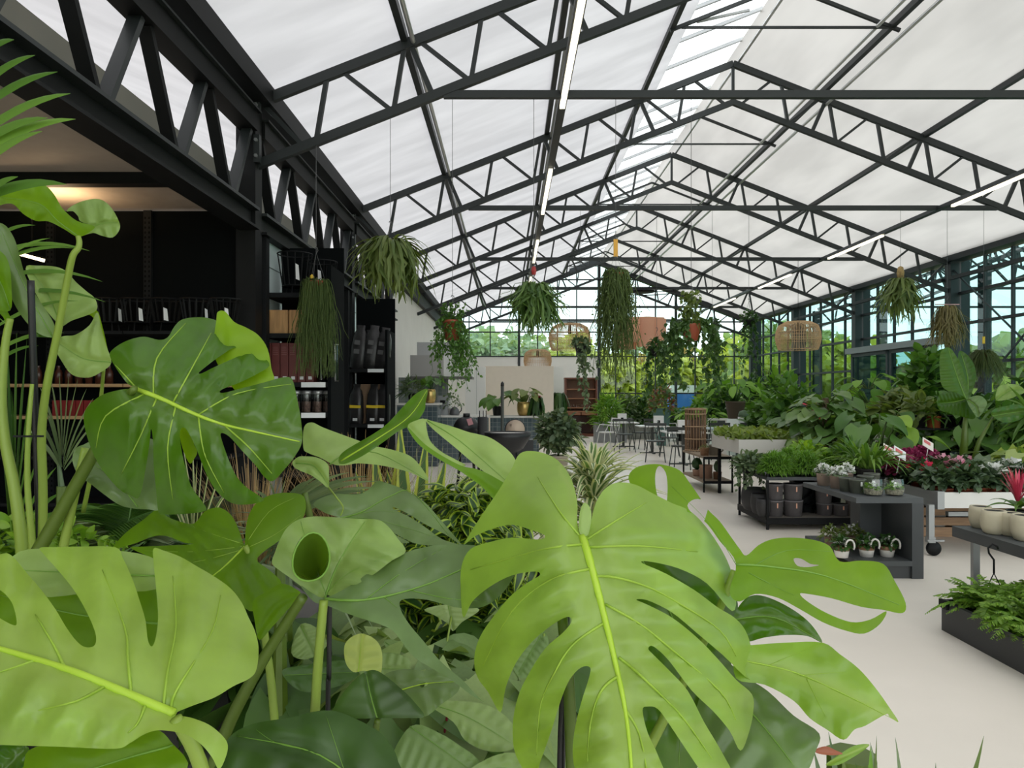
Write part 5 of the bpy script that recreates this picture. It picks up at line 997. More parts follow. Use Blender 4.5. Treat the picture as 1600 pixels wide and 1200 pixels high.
bush('ivory_bush', 'pale silvery leaved shrub behind the farthest left table', 977, 23.9, .58, .5, .95, L_GREY, OVAL, .17, 380, .2, .06, m2=L_MID); bush('ficus_bush', 'dark small leaved shrub in the long planter left of the teal pot', 1007, 24.2, .58, .55, .95, L_DARK, OVAL, .17, 380, .2, .06, m2=L_MID)
t = thing('teal_pot_plant', 'tall tapering teal pot with reddish foliage in the café', 'plant', (P(1034, 0, 20.9).x, 20.9, .0)); pot(t, .26, 1.05, TEALPOT, taper=.55, n=24); dome(200, .4, .7, OVAL, .16, 'foliage', L_OLIVE, t, 1.05); dome(120, .34, .75, OVAL, .14, 'red_foliage', leafm('dusky_red', (.22, .07, .06), (.35, .13, .11), .3, .5), t, 1.1)
t = thing('bird_of_paradise', 'big leaved plant in a brown pot towering over the café', 'plant', (P(1149, 0, 17.9).x, 17.9, .86)); pot(t, .24, .42, mat('brown_pot', (.075, .05, .03), .6), taper=.72); leafplant(t, (0, 0, .38), 15, PADDLE, .5, L_FERN, L_MID, .62, (.6, 1.5), pr=.012)
o = MB().box(-.3, .3, -.3, .3, 0, .86).build('plinth', WHT, None, (P(1149, 0, 17.9).x, 17.9, 0)); tag(o, 'white plinth under the big leaved plant in the brown pot', 'plinth')
for a in ((1065, 23.0, 'leafy shrub with glossy leaves right of the slim post', L_MID, .5, .55, .1), (1100, 22.0, 'broad leafed green plant at the back of the café', L_FERN, .5, .8, .3), (1128, 20.5, 'tall loose green shrub left of the brown potted plant', L_MID, .55, 1.2, .5), (1180, 22.8, 'dense shrub in front of the far corner column', L_DARK, .6, 1.3, .6), (1215, 19.0, 'light green bamboo like plant before the far right glass', L_FERN, .65, 1.5, .6), (1202, 15.5, 'glossy shrub beyond the mossy white planter', L_MID, .5, .8, .3), (1238, 14.5, 'leafy green shrub left of the magenta orchid', L_MID, .6, 1.1, .4)):
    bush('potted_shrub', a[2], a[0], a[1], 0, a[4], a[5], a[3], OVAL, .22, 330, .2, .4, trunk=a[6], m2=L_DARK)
t = thing('elephant_ear', 'plant with round lime leaves behind the café tables', 'plant', (P(1088, 0, 19.4).x, 19.4, 0)); pot(t, .2, .4, POTB); leafplant(t, (0, 0, .38), 12, HEART, .26, L_FERN, L_MID, .75, (.7, 1.45), pr=.008)
t = thing('palm_plant', 'feathery palm by the far right corner of the café', 'plant', (P(1186, 0, 18.6).x, 18.6, 0)); pot(t, .2, .4, POTB)
pp = arch(18, 1.5, 1, (.7, 1.4), .55, 12, .05)+np.array([0, 0, .4]); tubes(pp, np.full(12, .008), 'stalks', L_PALM, t); along(pp, 60, LANCE, .34, 'leaflets', L_PALM, t, t0=.25)
# ---------------------------------------------------------------- right: display racks, trolleys and potted plants
GRACK = mat('anthracite_steel', (.045, .05, .053), .45); GPANEL = mat('anthracite_board', (.065, .072, .075), .55)
# grey display unit
t = thing('display_unit', 'low anthracite display table with a closed end panel and bottom shelf', 'display table', (0, 0, 0))
X0, X1, A, B = 2.72, 3.25, 5.80, 6.85
bev(ubox('table_top', X0, X1, A, B, .595, .635, GPANEL, t), .003); ubox('side_panel', X1-.09, X1, A, B, 0, .595, GRACK, t); ubox('end_panel', 2.98, X1-.09, 6.28, 6.32, .14, .595, GPANEL, t)
ubox('bottom_shelf', X0+.02, X1-.09, A, B, .10, .14, GPANEL, t); ubox('plinth', X0+.04, X1-.09, A+.02, A+.05, 0, .10, GRACK, t)
BEIGE = mat('beige_pot', (.36, .27, .215), .75, noise=.06, scale=20); SAGEP = mat('sage_pot', (.10, .11, .085), .7, noise=.08, scale=20); SLATE = mat('slate_pot', (.135, .125, .13), .75, noise=.08, scale=25); SANDP = mat('sand_pot', (.52, .47, .34), .65, noise=.05, scale=20); WHP = mat('white_pot', (.76, .73, .68), .6)
CORD = mat('orange_tag_cord', (.75, .40, .28), .6)
def apot(name, label, px, py, Yd, r, h, m, group, cat='pot', soil=False, tagc=None, z=None, taper=.86, n=22, rnd=False):
    q = P(px, py, Yd); t = thing(name, label, cat, (q.x, Yd, q.z if z is None else z), group); pot(t, r, h, m, soil=soil, taper=taper, n=n, round_=rnd)
    if not soil: MB().lathe([(.001, h*.975), (r*.87, h*.975)], n, cap0=False).build('inside', BLACK, t)  # black disc near the rim stands in for the empty pot's inner shade
    if tagc: MB().box(-.006, .006, -r-.004, -r+.004, h*.55, h*.85).build('tag', tagc, t)
    return t
# table top: beige pots with white flowers, sage pots, jars
for px, Yd, d in ((1287, 6.62, 'at the far left corner of the anthracite table'), (1308, 6.42, 'second on the anthracite table'), (1322, 6.66, 'behind the first two on the anthracite table')):
    t = apot('white_flower_pot', 'small beige pot of white flowers '+d, px, 0, Yd, .062, .11, BEIGE, 'beige flower pots', 'plant', True, z=.635)
    dome(120, .075, .075, OVAL, .03, 'foliage', L_GREY, t, .11); dome(110, .08, .085, FLOW, .03, 'flowers', L_WHITE, t, .125, out=1)
for px, Yd, d in ((1324, 6.22, 'left one beside the beige pots'), (1340, 6.1, 'nearest the camera on the left edge'), (1362, 6.55, 'rear one on the anthracite table'), (1352, 6.36, 'in the middle of the sage pots')):
    apot('sage_pot', 'empty dark sage green pot, '+d, px, 0, Yd, .068, .115, SAGEP, 'sage pots', tagc=TAGW if px == 1340 else None, z=.635)
for px, d in ((1364, 'the left one'), (1397, 'the right one')):
    q = P(px, 0, 5.97); t = thing('terrarium', 'round glass terrarium of moss and pebbles on the anthracite table, '+d, 'terrarium', (q.x, 5.97, .635), 'glass terrariums')
    MB().lathe([(.05, .003), (.07, .01), (.078, .05), (.074, .10), (.066, .135)], 24).build('glass', VASE, t, smooth=True); MB().lathe([(.001, .008), (.066, .01), (.072, .045), (.001, .05)], 18).build('pebbles', mat('pebble_fill', (.30, .27, .20), .9, noise=.5, scale=70, bump=1), t)
    dome(60, .055, .05, OVAL, .035, 'moss', L_FERN, t, .05); dome(12, .04, .05, FLOW, .03, 'bloom', L_WHITE, t, .07)
# bottom shelf: white baskets with handles
for px, Yd, d in ((1315, 5.95, 'left'), (1354, 5.98, 'middle'), (1386, 5.98, 'right')):
    q = P(px, 0, Yd); t = thing('basket_pot', 'little white dipped basket with a loop handle and small plant, %s of three' % d, 'plant', (q.x, Yd, .14), 'dipped basket pots')
    MB().lathe([(.048, 0), (.058, .055)], 18).build('white_base', WHP, t, smooth=True); MB().lathe([(.0582, .055), (.062, .085), (.056, .085)], 18, cap0=False).build('woven_rim', mat('rope_brown', (.24, .13, .07), .8), t, smooth=True)
    MB().tube([(.04+.035*math.cos(a), -.06, .10+.05*math.sin(a)) for a in np.linspace(-.6, 3.3, 10)], .008, 6).build('handle', WHP, t, smooth=True)
    dome(130, .07, .09, OVAL, .04, 'foliage', L_DARK, t, .09); dome(24, .06, .08, FLOW, .022, 'flowers', L_WHITE, t, .11)
for px, Yd, d in ((1300, 6.3, 'left'), (1332, 6.3, 'middle'), (1352, 6.55, 'right')):
    t = apot('clay_plant', 'dull clay pot of small leaves behind the white baskets, '+d, px, 0, Yd, .065, .10, mat('dull_clay', (.20, .13, .09), .8), 'clay pots behind the baskets', 'plant', True, z=.14); dome(130, .10, .10, OVAL, .045, 'foliage', L_OLIVE, t, .1); dome(40, .09, .10, FLOW, .022, 'flowers', L_WHITE, t, .12)
# open black rack with slate pots
t = thing('pot_rack', 'long open black steel rack with slate pots on its low shelf', 'rack', (0, 0, 0)); x0, x1, a, b = 2.75, 4.2, 7.9, 8.9
for x in (x0, x1-.04):
    for y in (a, b-.04): ubox('leg', x, x+.024, y, y+.024, 0, .60, BLACK, t)
ubox('low_shelf', x0, x1, a, b, .10, .13, mat('rack_board', (.16, .14, .12), .7), t); ubox('front_rail', x0, x1, a-.005, a, .06, .13, BLACK, t); ubox('side_rail', x0-.005, x0, a, b, .06, .13, BLACK, t)
ubox('top_tray', x0, x1, a, b, .53, .56, GRACK, t); ubox('tray_edge', x0, x1, a-.005, a, .53, .565, GRACK, t)
for px, Yd, z, r, h, d in ((1210, 8.03, .13, .095, .175, 'lower left front'), (1239, 8.03, .13, .105, .175, 'lower second'), (1210, 8.03, .307, .095, .175, 'upper left front, stacked'), (1239, 8.03, .307, .105, .175, 'upper second, stacked'), (1288, 8.1, .13, .088, .13, 'lower third'), (1287, 8.1, .262, .092, .15, 'upper third, stacked'), (1313, 8.05, .13, .08, .13, 'small one beside the third')):
    apot('slate_pot', 'slate grey round pot on the black rack, '+d, px, 0, Yd, r, h, SLATE, 'slate pots', tagc=CORD, z=z)
apot('pale_grey_pot', 'larger pale grey pot on the black rack partly behind the anthracite table', 1336, 0, 8.05, .1, .19, mat('pale_grey_pot_clay', (.30, .27, .26), .75), 'slate pots', z=.13)
for px, Yd, r, h, d in ((1179, 8.45, .15, .25, 'rearmost'), (1187, 8.2, .10, .22, 'middle'), (1193, 8.0, .075, .19, 'front')): apot('charcoal_bowl', 'dark charcoal rounded planter at the left end of the black rack, '+d, px, 0, Yd, r, h, mat('charcoal_clay', (.035, .034, .035), .6), 'charcoal planters', z=.13, rnd=True)
t = thing('black_sack', 'crumpled black sack behind the slate pots', 'bag', (P(1256, 0, 8.45).x, 8.45, .13)); dome(60, .12, .36, OVAL, .2, 'cloth_folds', BLACK, t, .05); MB().lathe([(.11, 0), (.15, .1), (.15, .25), (.10, .36), (.03, .40), (.001, .40)], 14).build('cloth', BLACK, t, smooth=True)
# plants on the rack
def tray_plant(name, label, px, Yd, z, r, h, m, T, sz, n, pm=POTB, pr=.08, ph=.1, cat='plant', group=None, x=None, **k):
    t = thing(name, label, cat, (P(px, 0, Yd).x if x is None else x, Yd, z), group); pot(t, pr, ph, pm, n=18); dome(n, r, h, T, sz, 'foliage', m, t, ph*.9, **k); return t
t = tray_plant('trailing_succulent', 'grey green trailing plant spilling off the left end of the rack', 1171, 8.3, .56, .17, .16, L_GREY, OVAL, .08, 240); pp = hang(16, .30, .1, .10, 8)+np.array([0, 0, .1]); along(pp, 14, OVAL, .05, 'trails', L_GREY, t)
FINE = blade([.05, .08, .07, .01], 2, 1, .5, 0)
def moss(label, px, Yd, z=.56, r=.17, h=.20): 
    t = thing('asparagus_fern', label, 'plant', (P(px, 0, Yd).x, Yd, z), 'asparagus ferns'); pot(t, .09, .1, POTB, n=18); dome(1500, r, h, FINE, .06, 'foliage', L_FERN, t, .08, fill=.75, out=.8); dome(300, r*.8, h*.8, OVAL, .05, 'shaded_foliage', L_MID, t, .06, fill=.3); return t
moss('mossy round fern at the front left of the rack', 1211, 8.05); moss('mossy round fern second on the rack', 1256, 8.1); moss('mossy round fern at the back of the rack', 1232, 8.5, r=.15)
tray_plant('lime_bush', 'bright lime leaved bush behind the mossy ferns', 1262, 8.75, .56, .30, .26, L_LIME, OVAL, .085, 420); tray_plant('clipped_green', 'low fresh green bush at the right of the rack', 1312, 8.5, .56, .26, .20, L_FERN, OVAL, .06, 420); tray_plant('small_croton', 'reddish green plant between the lime bushes', 1258, 8.95, .56, .10, .34, L_OLIVE, LANCE, .14, 120)
t = thing('spider_plant', 'tall tuft of bright strap leaves behind the anthracite table', 'plant', (P(1358, 0, 7.5).x, 7.5, .56)); pot(t, .12, .14, POTB); ribbons(arch(110, .60, 1, (.55, 1.5), .6, 9, .10)+np.array([0, 0, .14]), np.array([.016, .03, .036, .038, .036, .03, .022, .012, .002]), 'leaves', leafm('strap_green', (.06, .14, .02), (.15, .26, .04), .35, .4), t, cup=.15)
t = thing('spider_plant', 'second tuft of strap leaves right of the lime bush', 'plant', (P(1331, 0, 8.2).x, 8.2, .56)); pot(t, .12, .14, POTB); ribbons(arch(80, .5, 1, (.6, 1.5), .5, 9, .06)+np.array([0, 0, .14]), np.array([.016, .03, .036, .038, .036, .03, .022, .012, .002]), 'leaves', L_MID, t, cup=.15)
o = MB().box(P(1358, 0, 7.5).x-.12, P(1358, 0, 7.5).x+.12, 7.38, 7.62, 0, .56).build('plant_stand', GRACK); tag(o, 'dark block stand under the tall strap leaved tuft', 'stand')
# aluminium flower trolley
t = thing('flower_trolley', 'white edged aluminium rolling trolley full of flowering pots', 'trolley', (0, 0, 0)); x0, x1, a, b = 3.84, 6.9, 6.62, 9.0; WHM = mat('white_trolley_edge', (.66, .65, .62), .45)
ubox('front_edge', x0, x1, a, a+.03, .43, .57, WHM, t); ubox('side_edge', x0, x0+.03, a+.03, b, .43, .57, mat('brushed_aluminium', (.30, .31, .30), .45, .5, noise=.15, scale=3), t); ubox('tray', x0+.03, x1, a+.03, b, .44, .46, mat('tray_dark', (.05, .05, .05), .7), t); ubox('corner', x0-.012, x0+.05, a-.012, a+.05, .42, .58, GREYM, t)
ubox('under_beam', x0+.3, x1, a+.35, a+.40, .30, .34, GREYM, t)
for x, y in ((x0-.06, a+.02), (x0-.06, b-.1), (x1-.1, a+.02)):
    ubox('leg', x-.025, x+.025, y-.025, y+.025, .16, .46, GREYM, t); c = MB().box(x-.03, x+.03, y-.035, y+.035, .12, .17).build('caster', GREYM, t); MB().lathe([(.001, -.02), (.06, -.02), (.065, -.01), (.065, .01), (.06, .02), (.001, .02)], 20, (x+.03, y, .066), 'y', False).build('wheel', BLACK, c, smooth=True); MB().box(x-.05, x+.1, y-.05, y-.03, .135, .15).build('brake_lever', GREYM, c)
t = thing('wooden_crate', 'low wooden crates stored under the flower trolley', 'crate', (5.0, 7.8, 0)); WD = mat('crate_wood', (.42, .26, .15), .7, noise=.2, scale=6)
for k in range(3): ubox('slat', -.8, .8, -.3, -.28, .02+.1*k, .10+.1*k, WD, t)
ubox('side', -.8, -.78, -.28, .3, 0, .32, WD, t); ubox('side', .78, .8, -.28, .3, 0, .32, WD, t); ubox('bottom', -.78, .78, -.28, .3, 0, .02, WD, t)
apot('white_bucket', 'white plastic bucket under the left end of the flower trolley', 1458, 0, 7.7, .12, .28, WHP, None, z=0)
DKL = leafm('begonia_dark', (.03, .06, .025), (.075, .12, .06), .2, .4); LIMEV = leafm('begonia_lime', (.20, .29, .07), (.33, .40, .14), .35, .5)
def fl(label, px, Yd, m, r=.17, h=.17, n=230, nf=40, fs=.045, lm=DKL, pm=TERRA, z=.46, T=HEART_S, sz=.068, zf=.30, fr=.8):
    t = thing('flowering_pot', label, 'plant', (P(px, 0, Yd).x, Yd, z), 'flowering pots on the trolley'); pot(t, .085, .13, pm, n=18); dome(n, r, h, T, sz, 'foliage', lm, t, .175)
    if m: dome(nf, r*fr, h*.7, FLOW, fs, 'flowers', m, t, zf-.05, out=1.2, fill=.75)
    return t
fl('scarlet azalea at the front left of the trolley', 1437, 7.4, L_SCAR, nf=7, fs=.05); fl('scarlet azalea next to the pink ones', 1459, 7.0, L_SCAR, nf=16, fs=.055); fl('pale pink azalea in a terracotta pot at the trolley front', 1474, 6.80, L_WHITE, nf=12, fs=.03, h=.12, zf=.2); fl('fullest pink azalea in the middle of the trolley', 1492, 7.1, L_PINK, nf=95, fs=.055, h=.23); fl('dark leaved pot with faded red bloom', 1507, 6.8, L_SCAR, nf=6, fs=.04); fl('pink azalea behind the scarlet one', 1472, 7.35, L_PINK, nf=34, fs=.05, h=.24)
fl('white azalea in the front row', 1549, 6.85, L_WHITE, nf=34, fs=.065); fl('white azalea at the right end of the front row', 1580, 6.95, L_WHITE, nf=34, fs=.065, h=.22); fl('dark leafy pot without bloom between the pink and white azaleas', 1527, 6.85, None); fl('dark leafy pot without bloom at the left front corner', 1417, 7.75, None, r=.15); fl('dark leafy pot without bloom at the picture edge', 1606, 6.85, None); fl('dark leafy pot without bloom behind the pink azalea', 1520, 7.4, None); fl('dark leafy pot without bloom behind the white azalea', 1560, 7.35, None); fl('pink specked pot at the back of the azaleas', 1506, 7.7, L_PINK, nf=20, fs=.04)
for px, Yd, d, s in ((1398, 8.0, 'left of the three', 1), (1420, 7.95, 'middle of the three', 1.05), (1442, 8.2, 'right of the three', 1.1), (1413, 7.62, 'lowest one at the trolley edge', .85)):
    t = thing('purple_chrysanthemum', 'dense wine purple chrysanthemum ball, '+d, 'plant', (P(px, 0, Yd).x, Yd, .46), 'purple flower balls'); pot(t, .08, .13, POTB, n=18); dome(200, .16*s, .17*s, OVAL, .06, 'foliage', L_DARK, t, .1); dome(620, .20*s, .25*s, FLOW, .042, 'flowers', L_PURP, t, .19, fill=.85, out=1.2)
for px, py, Yd, d in ((1389, 697, 7.5, 'cream and red'), (1406, 701, 7.3, 'white'), (1450, 687, 7.9, 'small slanted pink')):
    q = P(px, py+8, Yd+.05); t = thing('price_card', d+' price card stuck into the purple flowers', 'card', q, 'price cards'); t.rotation_euler = (-.5, .5, .2); bev(MB().box(-.075, .075, -.003, .003, -.05, .06).build('card', mat('price_card_'+d.split()[0], (.80, .72, .66) if d != 'white' else (.80, .80, .80), .5), t), .002); MB().box(-.06, .03, -.004, -.003, .0, .04).build('print', mat('card_red', (.6, .12, .12), .5), t); MB().tube([(0, 0, -.05), (0, .03, -.22)], .003, 4).build('stick', TAGW, t)
t = thing('begonia_rex', 'silver leaved begonia at the back of the trolley', 'plant', (P(1545, 0, 7.9).x, 7.9, .46)); pot(t, .1, .14, POTB); leafplant(t, (0, 0, .13), 16, HEART, .22, L_GREY, L_MID, .26, (.5, 1.4))
t = thing('lime_heuchera', 'pale lime veined leafy plant at the right edge of the trolley', 'plant', (P(1592, 0, 7.6).x, 7.6, .46)); pot(t, .1, .14, POTB); leafplant(t, (0, 0, .13), 20, HEART, .24, LIMEV, L_MID, .3, (.4, 1.4))
# bench of sand pots, front right
t = thing('pot_bench', 'grey steel bench at the right edge carrying sand coloured pots', 'bench', (0, 0, 0)); x0, x1, a, b = 3.0, 3.9, 3.6, 5.0
ubox('bench_top', x0, x1, a, b, .53, .56, GPANEL, t); ubox('bench_edge', x0-.006, x0, a, b, .49, .56, GRACK, t)
for x, y in ((x0+.1, b-.06), (x1-.08, b-.06), (x0+.02, a+.02), (x1-.08, a+.02)): ubox('leg', x, x+.045, y, y+.03, 0, .53, GREYM if x < 3.2 else GRACK, t)
for px, Yd, r, h, d in ((1532, 4.93, .070, .145, 'farthest of the row'), (1553, 4.72, .078, .15, 'second of the row'), (1579, 4.66, .068, .145, 'third of the row'), (1603, 4.5, .082, .155, 'cut by the picture edge')):
    apot('sand_pot', 'round sand coloured pot on the grey bench, '+d, px, 0, Yd, r, h, SANDP, 'sand pots', z=.56, rnd=True)
t = thing('guzmania', 'bromeliad with pink and crimson spear leaves among the sand pots', 'plant', (P(1590, 0, 4.85).x, 4.85, .56)); pot(t, .07, .13, POTB); ribbons(arch(26, .26, 1, (.2, .9), .6, 9, .02)+np.array([0, 0, .15]), np.array([.02, .028, .03, .03, .028, .024, .018, .01, .002]), 'green_leaves', L_MID, t, cup=.2); ribbons(arch(20, .25, 1, (.75, 1.5), .15, 8, .012)+np.array([0, 0, .19]), np.array([.010, .015, .018, .018, .016, .012, .007, .001]), 'red_bracts', L_RED, t, cup=.2); ribbons(arch(6, .15, 1, (1.2, 1.5), .05, 8, .012)+np.array([0, 0, .27]), np.array([.012, .016, .02, .02, .018, .014, .008, .002]), 'pink_bracts', leafm('bract_pink', (.6, .10, .22), (.7, .2, .32), .3, .5), t, cup=.2)
# fern trough on the floor
FERNL = (np.array([(-.16, .1, 0), (0, 0, 0), (.16, .1, 0), (.13, .75, -.08), (0, 1, -.12), (-.13, .75, -.08)], float), np.array([(0, 1, 4, 5), (1, 2, 3, 4)]), np.array([-1, 0, 1, 1, 0, -1.])); L_BOST = leafm('boston_fern', (.10, .21, .02), (.22, .36, .05), .35, .5)
t = thing('fern_tray', 'long black tray on the floor crowded with bright boston ferns', 'planter', (0, 0, 0)); x0, x1, a, b = 2.66, 3.7, 2.6, 4.55; TRB = mat('tray_black', (.03, .031, .033), .5)
ubox('side', x0, x0+.02, a, b, 0, .19, TRB, t); ubox('side', x1-.02, x1, a, b, 0, .19, TRB, t); ubox('end', x0+.02, x1-.02, b-.02, b, 0, .19, TRB, t); ubox('end', x0+.02, x1-.02, a, a+.02, 0, .19, TRB, t); ubox('bottom', x0+.02, x1-.02, a+.02, b-.02, 0, .02, TRB, t); ubox('rim', x0-.012, x0+.0, a, b, .165, .19, TRB, t); ubox('grip', x0-.03, x0-.012, b-.1, b-.02, .15, .20, BLACK, t)
for k, (x, y, d) in enumerate(((2.86, 4.30, 'far left corner'), (3.12, 4.32, 'far middle'), (3.42, 4.30, 'far right corner'), (2.87, 3.98, 'left side, second back'), (3.15, 4.0, 'centre, second back'), (3.45, 3.98, 'right side, second back'), (2.88, 3.66, 'left side, third back'), (3.2, 3.64, 'centre, third back'), (2.9, 3.32, 'left side, nearest in view'), (3.22, 3.3, 'centre, nearest'))):
    t = thing('boston_fern', 'bright green boston fern in the floor tray, '+d, 'fern', (x, y, .02), 'boston ferns'); pot(t, .10, .13, POTB, n=16)
    pp = arch(130, .42, 1, (.7, 1.52), .60, 9, .06, jit=.35)+np.array([0, 0, .13]); pinnate(pp, 26, .05, FERNL, 'fronds', L_BOST, t); tubes(pp, np.full(9, .0016), 'stalks', L_FERN, t)
q = P(1553, 880, 4.45); t = thing('pot_hook', 'black curved plastic hook standing up from the ferns', 'hook', q); MB().tube([(.0, 0, -.06), (0, 0, .02), (-.03, 0, .06), (-.035, 0, .09), (-.01, 0, .115), (.02, 0, .10), (.025, 0, .085)], .006, 6).build('hook', BLACK, t, smooth=True); MB().tube([(0, 0, -.06), (-.07, 0, -.2)], .003, 4).build('strand', BLACK, t); MB().tube([(0, 0, -.06), (.07, 0, -.2)], .003, 4).build('strand', BLACK, t)
# small black rack with cage and cacti
t = thing('small_rack', 'small black framed rack with wooden shelves near the café', 'rack', (0, 0, 0)); x0, x1, a, b = 2.86, 3.30, 10.9, 12.2
for x in (x0, x1-.022):
    for y in (a, b-.022): ubox('leg', x, x+.022, y, y+.022, 0, .53, BLACK, t)
ubox('top_board', x0, x1, a, b, .50, .53, mat('grey_oak', (.30, .23, .16), .7, noise=.1), t); ubox('low_board', x0, x1, a, b, .14, .17, MT['grey_oak'], t); ubox('front_rail', x0, x1, a-.01, a, .13, .17, BLACK, t); ubox('top_rail', x0, x1, a-.01, a, .49, .53, BLACK, t)
WICK = mat('brown_wicker', (.24, .14, .08), .7)
t = thing('wicker_lantern', 'tall brown cane cylinder on the small rack', 'lantern', (3.02, 12.0, .53))
for k in range(22): a_ = 2*math.pi*k/22; MB().tube([(.16*math.cos(a_), .16*math.sin(a_), 0), (.16*math.cos(a_), .16*math.sin(a_), .68)], .009, 5).build('cane', WICK, t)
for z in (.02, .2, .4, .6, .68): MB().tube([(.165*math.cos(k*.2618), .165*math.sin(k*.2618), z) for k in range(25)], .009, 5, False).build('hoop', mat('pale_cane', (.42, .28, .16), .7), t)
MB().lathe([(.001, .66), (.15, .66), (.12, .70), (.10, .70)], 16).build('lid', WICK, t); MB().lathe([(.001, .05), (.09, .05), (.09, .5), (.001, .5)], 14).build('inner_cylinder', mat('lantern_brown', (.14, .085, .055), .7), t, smooth=True)
t = apot('cork_pot', 'brown pot with a rough mossy cactus on the small rack', 1101, 0, 11.1, .07, .12, mat('cork', (.26, .14, .075), .8, noise=.2, scale=30), 'pots on the small rack', 'plant', True, z=.53); dome(120, .075, .06, OVAL, .02, 'cactus', L_OLIVE, t, .11)
t = apot('stone_mug', 'grey stone mug shaped pot on the small rack', 1116, 0, 11.15, .085, .16, mat('stone_grey', (.30, .27, .22), .8, noise=.1, scale=20), 'pots on the small rack', 'pot', True, z=.53); MB().tube([(.085, 0, .13), (.125, 0, .12), (.13, 0, .07), (.085, 0, .04)], .012, 6).build('handle', MT['stone_grey'], t, smooth=True)
t = apot('pink_clay_pot', 'large pinkish clay pot on the lower board of the small rack', 1103, 0, 11.3, .10, .20, mat('pink_clay', (.45, .27, .19), .8), 'pots on the small rack', 'pot', True, z=.17, taper=.95); apot('clay_cactus', 'clay pot with a prickly pear on the lower board', 1121, 0, 11.15, .065, .11, MT['cork'], 'pots on the small rack', 'plant', True, z=.17); t2 = bpy.data.objects['clay_cactus']; MB().lathe([(.001, .1), (.05, .14), (.06, .2), (.03, .27), (.001, .28)], 12).build('cactus', L_GREY, t2, smooth=True)
t = apot('round_cactus', 'dark round cactus at the left of the lower board', 1089, 0, 11.6, .07, .1, MT['pink_clay'], 'pots on the small rack', 'plant', True, z=.17); MB().lathe([(.001, .09), (.075, .14), (.085, .2), (.05, .27), (.001, .29)], 14).build('cactus', L_DARK, t, smooth=True)
# white planter trolley of low green
t = thing('white_planter', 'long white planter trough of low mossy green on dark legs', 'planter', (0, 0, 0)); x0, x1, a, b = 2.98, 4.6, 9.6, 10.9; WPL = mat('off_white_planter', (.62, .60, .55), .6)
ubox('front', x0, x1, a, a+.03, .68, .86, WPL, t); ubox('side', x0, x0+.03, a+.03, b, .68, .86, WPL, t); ubox('back', x0, x1, b-.03, b, .68, .86, WPL, t); ubox('floor_board', x0+.03, x1, a+.03, b-.03, .68, .80, SOIL, t)
for x in (x0+.1, x1-.1):
    for y in (a+.06, b-.06): ubox('leg', x-.02, x+.02, y-.02, y+.02, 0, .68, BLACK, t)
n = 1500; Pn = np.stack([NR.uniform(x0, x1, n), NR.uniform(a, b, n), .82+NR.uniform(0, .12, n)], 1); scat(OVAL, Pn, np.stack([NR.normal(0, .6, n), NR.normal(0, .6, n), NR.uniform(.2, 1, n)], 1), NR.normal(0, .4, (n, 3))+np.array([0, -.4, 1]), .10, 'groundcover', leafm('leaf_moss_gold', (.10, .16, .02), (.20, .26, .04), .3, .5), t)
t = thing('white_planter', 'second white planter trough farther right behind the purple flowers', 'planter', (0, 0, 0)); x0, x1, a, b = 5.2, 6.4, 10.0, 10.8
ubox('front', x0, x1, a, a+.03, .76, .88, WPL, t); ubox('side', x0, x0+.03, a+.03, b, .76, .88, WPL, t); ubox('floor_board', x0+.03, x1, a+.03, b, .70, .8, SOIL, t)
for x in (x0+.1, x1-.1): ubox('leg', x-.02, x+.02, a+.06, a+.1, 0, .76, BLACK, t); ubox('leg', x-.02, x+.02, b-.1, b-.06, 0, .7, BLACK, t)
n = 700; Pn = np.stack([NR.uniform(x0, x1, n), NR.uniform(a, b, n), .84+NR.uniform(0, .08, n)], 1); scat(LANCE, Pn, np.stack([NR.normal(0, .3, n), NR.normal(0, .3, n), np.ones(n)], 1), NR.normal(0, .4, (n, 3))+np.array([0, -1, 0]), .12, 'groundcover', L_FERN, t)
# tall plants behind
def lp(name, label, px, Yd, z0, n, T, sz, m, L, el, pr=.16, ph=.3, pm=POTB, sr=.008, dn=.35, lv=None, x=None):
    t = thing(name, label, 'plant', (P(px, 0, Yd).x if x is None else x, Yd, z0)); pot(t, pr, ph, pm, n=18)
    for (cz, nn, LL) in (lv or [(ph*.9, n, L)]): leafplant(t, (0, 0, cz), nn, T, sz, m, L_OLIVE, LL, el, pr=sr, dn=dn)
    return t
HEART_W = blade([.30, .46, .47, .42, .32, .19, .02], 8, 3, .2, .15, .03, .30)
PHIL = leafm('philodendron', (.05, .12, .022), (.17, .26, .08), .3, .35)
t = lp('climbing_philodendron', 'tall climbing philodendron with grey green heart leaves behind the rack', 1290, 9.6, 0, 0, HEART_W, .21, PHIL, 0, (-.1, .9), .22, .4, lv=[(.4, 26, .42), (.6, 28, .45), (.8, 26, .42), (1.0, 24, .40), (1.18, 18, .34), (1.3, 12, .24)]); MB().tube([(0, 0, .3), (0, 0, 1.4)], .04, 8).build('moss_pole', mat('moss_pole_brown', (.09, .06, .03), .9), t)
t = lp('climbing_philodendron', 'second leafy philodendron left of the tall climbing one', 1255, 10.2, 0, 0, HEART_W, .20, PHIL, 0, (-.1, .9), .2, .4, lv=[(.4, 20, .42), (.6, 22, .42), (.78, 20, .38), (.95, 16, .32), (1.05, 9, .25)]); MB().tube([(0, 0, .3), (0, 0, 1.05)], .04, 8).build('moss_pole', MT['moss_pole_brown'], t)
